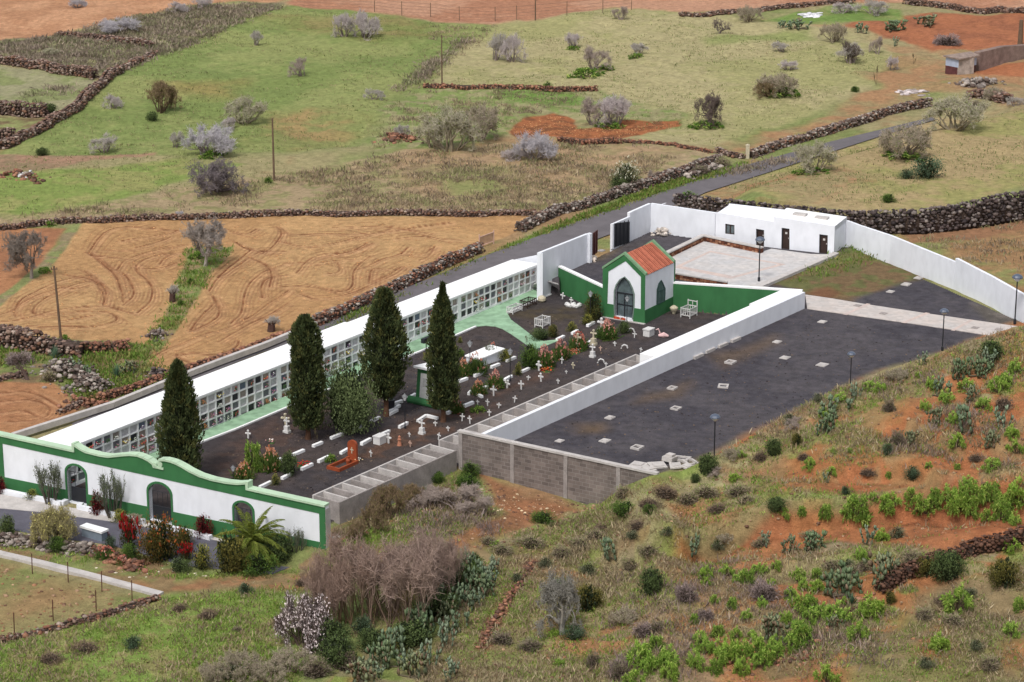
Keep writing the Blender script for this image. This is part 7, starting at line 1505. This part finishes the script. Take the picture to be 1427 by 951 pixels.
# ---- front garden ---------------------------------------------------------------------------
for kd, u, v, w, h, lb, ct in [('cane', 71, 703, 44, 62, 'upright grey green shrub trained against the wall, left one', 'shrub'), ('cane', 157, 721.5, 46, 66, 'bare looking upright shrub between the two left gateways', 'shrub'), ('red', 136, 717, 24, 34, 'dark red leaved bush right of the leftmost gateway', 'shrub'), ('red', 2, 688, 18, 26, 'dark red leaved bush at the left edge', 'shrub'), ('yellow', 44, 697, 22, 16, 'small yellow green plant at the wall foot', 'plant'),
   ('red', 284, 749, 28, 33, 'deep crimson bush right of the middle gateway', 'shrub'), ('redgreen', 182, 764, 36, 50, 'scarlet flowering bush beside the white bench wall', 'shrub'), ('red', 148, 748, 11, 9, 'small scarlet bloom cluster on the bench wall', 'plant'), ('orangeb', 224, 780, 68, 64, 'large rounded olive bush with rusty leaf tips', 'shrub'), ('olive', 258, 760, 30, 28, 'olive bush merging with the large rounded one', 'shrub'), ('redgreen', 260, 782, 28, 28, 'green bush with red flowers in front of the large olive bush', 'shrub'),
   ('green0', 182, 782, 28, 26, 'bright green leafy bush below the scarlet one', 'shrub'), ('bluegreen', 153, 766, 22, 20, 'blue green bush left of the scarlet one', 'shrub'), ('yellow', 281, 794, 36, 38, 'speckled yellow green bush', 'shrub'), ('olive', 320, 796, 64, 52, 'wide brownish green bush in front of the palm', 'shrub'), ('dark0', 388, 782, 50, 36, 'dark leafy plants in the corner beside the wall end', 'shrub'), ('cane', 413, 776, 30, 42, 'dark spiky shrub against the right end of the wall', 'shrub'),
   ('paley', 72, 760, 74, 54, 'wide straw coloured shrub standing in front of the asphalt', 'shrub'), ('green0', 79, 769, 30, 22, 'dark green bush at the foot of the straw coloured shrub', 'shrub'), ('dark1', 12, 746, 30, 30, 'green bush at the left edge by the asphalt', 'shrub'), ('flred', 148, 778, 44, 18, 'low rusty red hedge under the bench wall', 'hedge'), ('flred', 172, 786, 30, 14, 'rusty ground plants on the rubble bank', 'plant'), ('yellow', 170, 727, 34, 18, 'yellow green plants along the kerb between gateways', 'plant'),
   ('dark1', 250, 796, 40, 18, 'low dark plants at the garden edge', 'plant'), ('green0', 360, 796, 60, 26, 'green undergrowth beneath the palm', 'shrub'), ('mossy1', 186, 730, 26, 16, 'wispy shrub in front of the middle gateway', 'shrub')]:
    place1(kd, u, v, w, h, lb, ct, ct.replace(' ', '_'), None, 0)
def palm(u, v, w, vt, label):
    p = P(u, v, 0); k = ppm(p); root = empty('palm_tree', p, label, 'palm'); rng = np.random.default_rng(77); Rr = w / k / 2; H = ptop(p, u, vt) - p.z
    m = MB(); m.tube([(0, 0, -.2), (0, 0, H * .38)], [.3, .34], 9, lin((92, 74, 56))); link('trunk', m.mesh('trunk', MBARK), root)
    z0 = H * .36
    for i in range(54):
        t = TB(); a = i * 2.39996; e = 1.35 - 1.5 * (i / 54) ** .85; n = 22; P0 = np.array([0, 0, z0]); L = Rr * (.98 + .2 * rng.random()); d = np.array([math.cos(a) * math.cos(e), math.sin(a) * math.cos(e), math.sin(e)]); pts = [P0]; 
        for s_ in range(n): d = d + np.array([0, 0, -.05 - .045 * s_ / n]); d /= np.linalg.norm(d); pts.append(pts[-1] + d * L / n * 1.15)
        pts = np.array(pts); t.sticks(pts[:-1], pts[1:], .03, .022, np.array(lin((126, 136, 62)))); j = np.repeat(np.arange(2, n), 8); side = np.tile(np.array([1, -1] * 4), n - 2)[:, None]; dd = unit(pts[j + 1] - pts[j]); lat = unit(np.cross(dd, np.array([0, 0, 1.]))) * side
        q = pts[j] + dd * rng.random((len(j), 1)) * L / n; c = colvar((122, 142, 58), len(j), rng, .22, (168, 172, 86)) * (.75 + .4 * max(0, math.sin(e)))
        t.leaves(q, .42 * L / 2 * np.sin(np.clip((j / n), .12, .93) * math.pi) ** .6 * .7, c, rng, aspect=.07, dirs=lat * .75 + dd * .7 + np.array([0, 0, -.12]), bend=.22); link('frond', t.mesh('frond', MLEAF), root)
palm(352, 780, 96, 712, 'feathery date palm in the corner before the rightmost gateway')
a, b = P(118, 746, 0), P(146, 754, 0); m = MB(); wall_seg(m, a, b, .5, a.z - .2, a.z + .55, b.z - .2, b.z + .55); th = empty('bench_wall', a, 'low white topped block wall at the edge of the asphalt', 'low wall'); m.build('body', mplain('blue_grey_render', (128, 140, 152), .9, .12), th)
m = MB(); wall_seg(m, a - hdir(a, b) * .08, b + hdir(a, b) * .08, .62, a.z + .553, a.z + .68, b.z + .553, b.z + .68); m.build('top', MROOF, th)
rubble([(-20, 752), (30, 756), (80, 766), (130, 768)], 620, 'long bank of grey rubble along the edge of the asphalt', .2, RUBBLE, rad=.9, hh=.6, dz=0, name='rubble_bank', cat='rubble bank')
rubble([(130, 768), (170, 784), (196, 794)], 260, 'rusty rubble bank below the garden bushes', .2, REDST, rad=1.0, hh=.5, dz=0, name='rubble_bank', cat='rubble bank')
kerb_line('field_kerb', 'long low concrete wall slanting across the lower left field', [(-40, 762), (0, 775), (60, 789), (120, 804), (180, 820), (224, 832)], .55, .22, MCAP, 0, 'low wall')
stone_wall([(224, 834), (190, 844), (150, 858), (95, 872), (40, 886), (-20, 900)], .3, 'low edge of stones between the two lower left fields', th=.4, s=.25, pal=LAVA + REDST)
items = []
for u, v in [(45, 800), (95, 812), (142, 825), (184, 838), (134, 852), (74, 866), (20, 884)]:
    p = hit(u, v); m = MB(); m.tube([(0, 0, -.2), (.03, 0, 1.25)], .03, 5); o = link('fence_post', m.mesh('fence_post', MREDM), None, p); tag(o, None, 'fence post', 'rusty fence posts in the lower left field'); items.append((o, 'thin rusty fence post', u, v))
relabel(items, [('the end of the slanting concrete wall', 224, 832), ('the left edge of the lower field', 10, 850)])
rubble([(448, 764), (470, 752)], 26, 'few pale stones at the foot of the wall end', .2, [(180, 172, 166)], rad=.8, hh=.1)
rubble([(300, 800), (230, 797), (190, 795), (130, 790)], 60, 'white pebbles scattered below the garden', .1, [(206, 196, 180)], rad=2, hh=0, name='pebbles', cat='pebbles', dz=0)
rubble([(655, 688), (700, 705), (740, 712)], 130, 'small pale stones scattered on the red dirt', .1, [(206, 190, 160), (160, 120, 90)], rad=4, hh=0, name='pebbles', cat='pebbles')
rubble([(668, 905), (689, 867), (712, 832), (743, 785)], 420, 'narrow line of red stones running up through the foreground grass', .13, REDST, rad=.5, hh=.25, name='stone_line', cat='stone line')
stone_wall([(1222, 828), (1255, 808), (1290, 793), (1330, 780), (1370, 768), (1440, 752)], .9, 'dark dry stone wall crossing the right hillside', th=.6, s=.26, pal=[(88, 64, 54), (74, 54, 46), (104, 78, 66)], group=None)
rubble([(1010, 925), (1120, 920), (1160, 870), (1220, 830)], 160, 'loose brown stones down from the hillside wall', .16, REDST, rad=.7, hh=.2)

# ---- foreground and hillside plants ------------------------------------------------------------
HM = [('the dark dry stone wall', 1330, 785), ('the pale slab pile', 930, 648), ('the pale-trunked tree', 783, 850), ('the nearest lamp post', 995, 600), ('the half hidden lamp post', 1185, 510), ('the lower right corner', 1427, 951), ('the long red earth bank', 1150, 722), ('the line of red stones', 700, 850), ('the grey block wall', 760, 660),
      ('the big brown dry shrub', 540, 800), ('the foot of the paved path', 1400, 470), ('the slanting concrete wall', 224, 832), ('the bottom edge', 1060, 951), ('the concrete vaults', 560, 680), ('the upper right slope edge', 1427, 600)]
HILL = []
def H(kind, desc, cat, l, hr=.85):
    for q in l:
        u, v, w = q[:3]; h = q[3] if len(q) > 3 else w * hr; HILL.append((kind, desc, cat, u, v, w, h))
BG = 'bright green leafy shrub'
for i, q in enumerate([(984, 799, 22), (1013, 796, 22), (1041, 806, 26), (1066, 793, 17), (1082, 788, 17), (1112, 803, 26), (1138, 800, 17), (1200, 772, 23), (1229, 747, 21), (996, 835, 17), (1020, 841, 18), (1063, 840, 19), (1139, 818, 22), (1112, 843, 32), (1129, 841, 26), (1164, 855, 36), (1215, 846, 36), (1332, 836, 46), (1420, 843, 22), (1408, 878, 27),
   (1309, 896, 28), (1194, 880, 36), (1115, 885, 42), (974, 892, 32), (1014, 907, 40), (1056, 907, 44), (996, 930, 24), (970, 920, 32), (1034, 929, 28), (1151, 942, 36), (967, 863, 16), (1041, 858, 20), (1095, 861, 22), (1024, 883, 22), (1194, 710, 40), (1216, 693, 16), (1240, 700, 30), (1277, 703, 32), (1150, 713, 21), (1321, 688, 30), (1334, 700, 36), (1361, 691, 36),
   (1381, 688, 32), (1351, 708, 28), (1418, 688, 42), (1376, 719, 24), (1398, 715, 30), (1415, 724, 22), (1410, 761, 24), (1092, 715, 18), (1117, 712, 14), (1127, 646, 21), (1159, 657, 15), (1161, 629, 11), (1185, 628, 9), (1210, 533, 26, 12), (1280, 522, 11), (1391, 538, 30), (1398, 527, 15), (1381, 643, 32, 18), (1410, 602, 20), (1415, 624, 26), (1334, 651, 11), (1351, 666, 26, 12),
   (1024, 664, 18, 11), (1034, 634, 14), (1238, 662, 10), (1294, 648, 11), (1334, 615, 24), (897, 919, 50, 42), (914, 897, 26), (934, 916, 34), (933, 936, 30), (884, 946, 34), (780, 921, 20, 9), (690, 741 + 14, 20, 9), (773, 880, 16, 10), (1270, 690, 26), (1300, 700, 22), (1394, 700, 26), (1075, 812, 14), (985, 812, 18), (1000, 880, 20), (1047, 885, 18), (1080, 895, 22), (1178, 838, 16), (1302, 690, 20)]):
    HILL.append((('tuft0', 'tuft1', 'tuft3', 'tuft2')[i % 4], BG, 'shrub', q[0], q[1] + (q[2] * .32), q[2] * 1.05, (q[3] if len(q) > 3 else q[2] * .85)))
H('tuft2', 'lime green leafy shrub', 'shrub', [(1330, 712, 34), (1290, 716, 26), (1370, 700, 30), (1390, 706, 26), (1345, 690, 28), (1408, 708, 30), (1235, 715, 24), (1180, 722, 26), (1205, 728, 24), (1128, 868, 30), (1145, 860, 26), (1100, 905, 30), (1078, 915, 34), (1040, 915, 30), (1005, 925, 30), (985, 910, 28), (1060, 930, 30), (905, 935, 34), (925, 925, 28), (890, 915, 30), (1180, 868, 26), (1200, 860, 24), (1100, 835, 24), (1055, 800, 20), (1028, 812, 18), (1120, 822, 20), (1300, 540, 26, 16), (1320, 560, 30, 18), (1345, 545, 30, 20), (1400, 540, 26), (1370, 570, 28, 18), (1330, 590, 26, 18), (1415, 520, 26), (1290, 570, 22, 14), (1225, 545, 24, 14), (1172, 560, 24, 14), (1150, 582, 24, 14)])
H('cactus0', 'prickly pear clump', 'cactus', [(660, 826, 46, 34), (630, 846, 44, 34), (598, 872, 50, 36), (540, 912, 46, 34), (640, 880, 40, 30), (650, 800, 46, 36), (604, 846, 44), (644, 850, 42), (560, 912, 50), (1166, 582, 46, 30), (1142, 604, 28), (1309, 552, 32), (1348, 600, 46), (963, 772, 34), (868 - 16, 778, 38)])
H('cactus3', 'dark green prickly pear clump', 'cactus', [(624, 824, 50, 40), (670, 832, 44), (590, 884, 56, 44), (535, 930, 50), (1156, 600, 36), (1334, 528, 38), (1365, 524, 36), (1130, 768, 46, 30), (1175, 830, 60, 44)])
H('cactus2', 'pale blue-green prickly pear clump', 'cactus', [(690, 818, 30, 26), (666, 846, 34, 26), (615, 885, 36, 28), (560, 935, 40, 30), (530, 948, 34, 26), (688, 800, 34, 30), (606, 826, 40, 34), (575, 880, 40, 34), (648, 790, 30, 28), (590, 930, 50, 40), (630, 945, 46, 34), (676, 812, 40, 34), (640, 812, 34), (615, 905, 44), (1188, 560, 32), (1381, 514, 36), (1391, 598, 42), (1215, 760, 36), (1149, 671, 18), (1065, 760, 28, 24), (1290, 482 + 26, 24)])
H('cactus4', 'old grey prickly pear', 'cactus', [(1230, 812, 58, 46), (1070, 890, 48, 38), (1270, 622, 28), (1381, 622, 30), (620, 865, 36), (575, 945, 50), (500, 950, 60, 36), (1307, 592, 30), (1354, 558, 28), (1105, 770, 30), (1160, 880, 30)])
H('dark0', 'dark green bush', 'shrub', [(640, 815, 60, 30), (610, 855, 66, 30), (575, 895, 70, 30), (520, 905, 50, 30), (470, 925, 60, 40), (656, 792, 40, 22), (1078, 634, 26, 24), (986, 659, 34, 28), (969, 672, 17, 13), (908, 828, 44, 38), (1082, 710, 34, 18), (1381, 500, 38, 26), (460, 905, 60, 44), (430, 880, 50, 36), (1320, 806, 56, 40)])
H('greygreen', 'pale grey green bush', 'shrub', [(1140, 560, 22, 12), (1100, 590, 24, 14), (1000, 765, 26, 14), (930, 745, 26, 12), (1250, 750, 30, 16), (1180, 790, 24, 12), (820, 800, 30, 16), (760, 790, 26, 14), (720, 810, 24, 12), (880, 750, 24, 12), (1350, 830, 26, 12), (1290, 930, 30, 16), (1360, 905, 28, 14)])
H('olive', 'olive green bush', 'shrub', [(820, 850, 50, 36), (1400, 815, 54, 40), (1240, 860 - 20, 20), (1110, 520 + 100, 20), (1290, 800, 40, 26)])
H('green0', 'fresh green low bush', 'shrub', [(655, 660 + 6, 30, 22), (870, 718, 46, 20), (905, 716, 20, 14), (650, 676, 40, 14), (756, 727, 40, 14), (780, 820, 34, 14), (620, 790 + 50, 30), (663, 800, 26), (610, 672, 24, 16)])
H('bluegreen', 'grey green bush', 'shrub', [(801, 890, 42, 20), (1272, 668, 26, 20), (1178, 690, 16, 14), (505, 885, 40, 26), (184, 903, 34, 17), (342, 828, 26, 16), (1237, 634, 20)])
H('heath0', 'rounded purplish dry mound', 'shrub', [(1065, 832, 48, 24), (957, 836, 38, 24), (984, 862, 30, 16), (1100, 832, 22, 14), (897, 885, 38, 20), (951, 830, 30, 16), (864, 940, 36, 26)])
H('heath2', 'rounded dark dry mound', 'shrub', [(827, 928, 28, 24), (864, 945, 34, 26), (915, 880, 30, 16), (480, 930, 40, 26), (440, 940, 44, 26), (1250, 618, 26, 20), (1240, 572, 24, 18), (700, 895, 40, 16), (740, 905, 40, 16), (330, 880, 16, 8)])
H('heath1', 'straw grey tussock mound', 'shrub', [(1270, 782, 44, 16), (960, 700, 40, 18), (985, 690, 40, 16), (780, 775, 40, 16), (740, 760, 46, 16), (810, 762, 46, 14), (870, 690, 36, 14), (1030, 690, 40, 18), (1330, 870, 40, 16), (1290, 860, 40, 14), (1380, 930, 40, 18), (700, 770, 36, 14), (680, 757, 30, 12), (830, 750, 40, 14), (905, 770, 40, 14), (880, 790, 34, 14), (1040, 700, 30, 12), (1060, 760, 30, 12), (1130, 540 + 210, 30, 12)])
H('heath1', 'straw grey tussock mound', 'shrub', [(1160 + 14 * k, 790 + (k * 37) % 22, 34, 12) for k in range(4)] + [(560 + 18 * k, 770 - (k * 11) % 9, 34, 14) for k in range(4)])
H('dead', 'dead brown bush', 'shrub', [(925, 690, 40, 16), (905, 705, 38, 14), (1000, 712, 34, 12), (890, 735, 36, 12), (840, 740, 34, 12), (1060, 640, 24, 14), (1398, 568, 30, 20), (1318, 840, 40, 14), (1120, 640, 22, 12), (930, 690, 30, 14), (250, 850, 26, 10), (290, 860, 34, 12), (120, 905, 40, 12), (70, 920, 40, 12), (420, 815, 24, 12), (390, 868, 24, 12), (1360, 640, 26, 10), (1210, 660, 30, 10)])
H('bare3', 'tangle of dry branches', 'shrub', [(640, 712, 90, 38), (600, 706, 60, 30), (668, 720, 60, 28), (1110, 598, 30, 18), (1000, 664, 26, 14)])
H('brown', 'dry brown shrub', 'shrub', [(545, 722, 60, 48), (520, 740, 46, 40), (500, 752, 36, 26), (575, 705, 50, 30), (620, 700, 50, 22)])
H('mossy1', 'loose dry bush with green tips', 'shrub', [(335, 945, 60, 40), (300, 950, 44, 30), (1250, 530, 30, 18), (1020, 640, 26, 16), (1010, 855 - 100, 26, 14), (870, 870, 40, 24), (410, 935, 60, 34), (375, 950, 50, 30)])
items = []
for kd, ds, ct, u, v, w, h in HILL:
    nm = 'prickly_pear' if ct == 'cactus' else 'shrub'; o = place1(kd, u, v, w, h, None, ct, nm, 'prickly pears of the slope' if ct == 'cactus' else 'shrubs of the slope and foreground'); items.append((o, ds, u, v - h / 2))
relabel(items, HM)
for kd, u, v, w, h, lb, ct in [('brown2', 555, 870, 150, 160, 'big brown dry shrub in the centre of the foreground', 'shrub'), ('brown3', 492, 864, 120, 146, 'brown dry shrub on the left flank of the biggest one', 'shrub'), ('brown2', 608, 834, 96, 124, 'brown dry shrub on the right flank of the biggest one', 'shrub'), ('brown3', 458, 872, 66, 118, 'slim brown dry shrub beside the blossoming almond', 'shrub'),
    ('blossom', 424, 900, 80, 78, 'almond shrub covered in pale pink blossom', 'shrub'), ('whiteb', 322, 945, 44, 22, 'small cream flowering bush at the bottom edge', 'shrub'), ('agave', 592, 700, 24, 28, 'blue agave at the left of the tangled branches', 'agave'), ('agave2', 1187, 832 + 10, 22, 20, 'blue agave beside the old grey prickly pear', 'agave')]:
    o = place1(kd, u, v, w, h, lb, ct, 'agave' if ct == 'agave' else 'shrub')
    if kd in ('brown2', 'brown3'): o.location.z -= .24 * h / ppm(o.location)

# ---- what nobody could count: grass and heath ---------------------------------------------------
def RED(x, y): return ss(.49, .55, fbm(x * .7, y, 2.4, 4, 63)) * ss(7, 17, x)
def scatter(px, n, rng, warp=0):
    poly = [hit(*q)[:2] for q in px]; xs = [p[0] for p in poly]; ys = [p[1] for p in poly]; out = []; 
    while n > 0:
        a = rng.uniform(min(xs), max(xs), n * 2); b = rng.uniform(min(ys), max(ys), n * 2); k = inpoly(a, b, poly); a, b = a[k][:n], b[k][:n]; out.append(np.stack([a, b], 1)); n -= len(a)
    return np.concatenate(out)
def grass(name, areas, cols, hgt, per, label, seed, asp=.14, clump=3.0, up=1.0, width=.3, dark=1.05, gate=0.5, cat='grass', avoid=()):
    rng = np.random.default_rng(seed); t = TB()
    for px, n in areas:
        xy = scatter(px, n, rng)
        for av in avoid: pl = [hit(*q)[:2] for q in av]; xy = xy[~inpoly(xy[:, 0], xy[:, 1], pl) | (rng.random(len(xy)) < .06)]
        if seed in (41, 42, 43): rm = RED(xy[:, 0], xy[:, 1]); xy = xy[rng.random(len(xy)) > rm * .93]
        k = fbm(xy[:, 0], xy[:, 1], clump, 3, seed); xy = xy[(k + rng.normal(size=len(k)) * .06) > gate]; n_ = len(xy); z = terr(xy[:, 0], xy[:, 1]); s = hgt * (.5 + rng.random(n_) ** 1.5 * 1.2)
        base = np.concatenate([xy, z[:, None]], 1); i = np.repeat(np.arange(n_), per); m_ = len(i); d = rng.normal(size=(m_, 3)) * np.array([.55, .55, .2]) + np.array([0, 0, up]); off = rng.normal(size=(m_, 3)) * np.array([1, 1, 0]) * width * s[i][:, None]
        ca = np.array([lin(c) for c in cols]); tuftc = ca[rng.integers(0, len(ca), n_)] * (.8 + rng.random((n_, 1)) * .4); C = tuftc[i] * (.75 + rng.random((m_, 1)) * .5) * dark
        t.leaves(base[i] + off - np.array([0, 0, .04]), s[i] * (.6 + rng.random(m_) * .6), C, rng, aspect=asp, dirs=d)
    o = link(name, t.mesh(name, MLEAF)); return tag(o, label, cat, None, 'stuff')
HP = [(905, 668), (985, 645), (1080, 592), (1180, 541), (1290, 502), (1440, 452), (1440, 980), (560, 980), (640, 860), (700, 745), (800, 718), (840, 697)]
AV = [[(640,664),(700,676),(790,694),(842,703),(812,718),(730,742),(692,764),(600,787),(565,780),(640,744),(700,718),(690,694)], [(180,812),(300,806),(420,798),(480,788),(560,768),(600,748),(650,762),(600,787),(480,802),(400,822),(300,824)], [(948,750),(1020,736),(1090,722),(1190,712),(1290,694),(1440,690),(1440,752),(1330,774),(1240,758),(1130,756),(1040,764),(950,772)]]
grass('dry_grass', [(HP, 26000), ([(640, 665), (720, 745), (600, 790), (560, 860), (390, 930), (380, 980), (-40, 980), (-40, 905), (230, 836), (430, 800), (500, 720)], 4500)], [(172, 156, 124), (156, 138, 110), (144, 126, 104), (184, 168, 138)], .27, 7, 'dry straw grass over the slope and foreground', 41, gate=.5, clump=5, avoid=AV, width=.6)
grass('green_grass', [(HP, 17000), ([(640, 655), (720, 745), (600, 780), (400, 830), (420, 980), (-40, 980), (-40, 905), (230, 836), (300, 830), (500, 760), (500, 712)], 8000), ([(-40, 730), (120, 765), (230, 800), (300, 800), (440, 790), (500, 740), (640, 662), (655, 680), (600, 730), (480, 790), (300, 815), (-40, 770)], 2500)], [(136, 164, 72), (154, 176, 84), (118, 146, 62)], .18, 7, 'fresh green grass over the slope and foreground', 42, gate=.46, clump=4, asp=.2, dark=1.0, avoid=AV, width=.7)
grass('short_turf', [(HP, 26000), ([(640, 665), (720, 745), (600, 790), (560, 860), (390, 930), (380, 980), (-40, 980), (-40, 905), (230, 836), (430, 800), (500, 720)], 6000)], [(150, 150, 88), (164, 148, 108), (134, 146, 76), (158, 136, 104), (140, 118, 92)], .13, 6, 'short mixed turf covering the slope', 41, gate=.28, clump=5, avoid=AV, width=1.0, asp=.3)
grass('purple_dry_brush', [([(860, 790), (1240, 790), (1240, 960), (820, 960)], 1500), ([(1230, 520), (1420, 520), (1420, 660), (1240, 660)], 700), ([(560, 700), (700, 690), (700, 760), (560, 780)], 500)], [(146, 128, 120), (130, 112, 104), (160, 142, 132)], .36, 14, 'purple brown dry brush on the slope', 43, gate=.54, clump=3, width=.6, asp=.1)
grass('field_grass', [([(20, 225), (110, 150), (280, 50), (400, 12), (680, 40), (600, 110), (500, 205), (250, 300), (-30, 315), (-30, 240)], 9000), ([(700, 40), (860, 14), (1240, 80), (1180, 130), (1000, 204), (840, 168), (620, 124)], 7000), ([(975, 274), (1160, 212), (1430, 152), (1430, 262), (1190, 294), (1010, 285)], 4000)], [(134, 142, 88), (150, 148, 104), (158, 144, 110), (122, 134, 78)], .18, 4, 'short pasture grass over the fields', 44, gate=.42, clump=8, asp=.3, width=.9)
grass('straw_tussocks', [([(30, 300), (250, 268), (560, 215), (745, 200), (965, 206), (860, 270), (745, 297), (300, 302)], 4200), ([(520, 208), (540, 145), (600, 126), (820, 130), (700, 180)], 1100), ([(600, 38), (690, 36), (625, 110), (560, 130)], 300), ([(1230, 330), (1430, 306), (1430, 395)], 300)], [(172, 154, 126), (154, 136, 112), (136, 120, 102), (146, 144, 102)], .32, 12, 'straw coloured tussocks on the dry slope above the road', 45, gate=.5, clump=5, asp=.2, width=.9)
grass('heath_scrub', [([(0, 60), (120, 40), (240, 12), (392, 6), (285, 44), (216, 72), (168, 98), (135, 104), (60, 94), (-30, 84)], 1900), ([(0, 130), (100, 118), (120, 130), (70, 155)], 40), ([(380, 8), (395, 10), (216, 80), (170, 104), (165, 96)], 260), ([(640, 62), (660, 50), (592, 108), (560, 128), (548, 128)], 160), ([(1010, 238), (1100, 222), (1100, 228), (1000, 252)], 60)], [(152, 136, 122), (138, 126, 106), (160, 146, 126), (140, 140, 104)], .42, 26, 'brown heath scrub covering the upper left terraces', 46, gate=.36, clump=3.0, asp=.22, width=1.1, up=.7, cat='scrub')
grass('verge_weeds', [([(450, 468), (560, 414), (671, 361), (773, 316), (867, 279), (960, 246), (1040, 226), (1040, 236), (960, 256), (880, 284), (773, 322), (668, 362), (560, 408), (470, 448)], 2600), ([(70, 500), (212, 488), (240, 532), (157, 560), (90, 575), (110, 560)], 1300), ([(262, 345), (326, 342), (300, 377), (252, 450), (222, 490), (205, 478), (243, 410)], 800), ([(-20, 480), (205, 480), (200, 500), (-20, 512)], 900), ([(1195, 343), (1236, 362), (1180, 378), (1120, 396), (1100, 392)], 160)], [(104, 130, 54), (120, 146, 62), (140, 136, 80)], .28, 7, 'green weeds along the road verge and field edges', 47, gate=.42, clump=2, asp=.25, width=.8)
# small grit that roughens the black gravel and the ploughed earth
def grit(name, areas, pal, size, label, seed):
    rng = np.random.default_rng(seed); P_ = []; 
    for px, n, dz in areas: xy = scatter(px, n, rng); P_.append(np.concatenate([xy, terr(xy[:, 0], xy[:, 1])[:, None] + .01], 1))
    P_ = np.concatenate(P_); n = len(P_); S = size * (.4 + rng.random((n, 1)) ** 3 * 1.3) * np.array([[1, 1, .6]]); V, F, C = rocks_tb(P_, S, pal, rng); o = link(name, trimesh(name, V, F, C, MSTONE)); tag(o, label, 'stones', None, 'stuff')
grit('loose_stones', [(HP, 1500, 0), ([(640, 664), (840, 700), (720, 745), (600, 785), (500, 790), (430, 800)], 1100, 0), ([(-20, 780), (220, 838), (100, 868), (-20, 896)], 260, 0)], [(140, 104, 80), (110, 84, 70), (160, 132, 108)], .09, 'loose stones on the slope and dirt track', 51)
grit('earth_clods', [([(115, 314), (745, 305), (668, 342), (440, 444), (250, 530), (206, 508), (215, 484), (0, 462), (30, 402)], 2600, 0), ([(702, 185), (773, 160), (803, 178), (948, 172), (867, 191), (716, 190)], 1100, 0)], [(184, 140, 98), (172, 126, 88), (196, 152, 110)], .05, 'clods of brown earth on the ploughed fields', 52)
grit('lava_grit', [([(440, 690), (640, 590), (880, 490), (780, 440), (640, 460), (300, 640)], 2400, 0), ([(720, 620), (1130, 440), (1300, 470), (1180, 540), (985, 640), (905, 655)], 1500, 0)], [(52, 46, 48), (84, 76, 74), (110, 96, 84)], .05, 'dark lava grit on the cemetery ground', 53)
# ================================================================== camera and daylight
cam = bpy.data.cameras.new('camera'); co = bpy.data.objects.new('camera', cam); COL.objects.link(co)
co.location = (0, 0, CAMH); co.rotation_euler = (math.radians(90) - PIT, 0, 0)
cam.sensor_width = 36; cam.lens = 36 * FOC / 1427; cam.clip_start = 1; cam.clip_end = 9000; SC.camera = co
w = bpy.data.worlds.new('World'); SC.world = w; w.use_nodes = True; nt = w.node_tree
bg = nt.nodes['Background']; sky = nt.nodes.new('ShaderNodeTexSky'); sky.sky_type = 'NISHITA'; sky.sun_disc = False
EL, AZ = math.radians(56), math.radians(205)
sky.sun_elevation = EL; sky.sun_rotation = AZ; sky.air_density = 1.0; sky.dust_density = 3.0
hs = nt.nodes.new('ShaderNodeHueSaturation'); hs.inputs['Saturation'].default_value = .3
nt.links.new(sky.outputs[0], hs.inputs['Color']); nt.links.new(hs.outputs[0], bg.inputs['Color']); bg.inputs['Strength'].default_value = .18
sl = bpy.data.lights.new('sun', 'SUN'); sl.energy = 2.0; sl.angle = math.radians(11); sl.color = (1, .965, .92)
so = bpy.data.objects.new('sun', sl); COL.objects.link(so)
d = Vector((math.sin(AZ) * math.cos(EL), math.cos(AZ) * math.cos(EL), math.sin(EL))); so.rotation_euler = d.to_track_quat('Z', 'Y').to_euler(); so.location = (0, 0, 120)
SC.view_settings.view_transform = 'Standard'; SC.view_settings.look = 'None'; SC.view_settings.exposure = 0
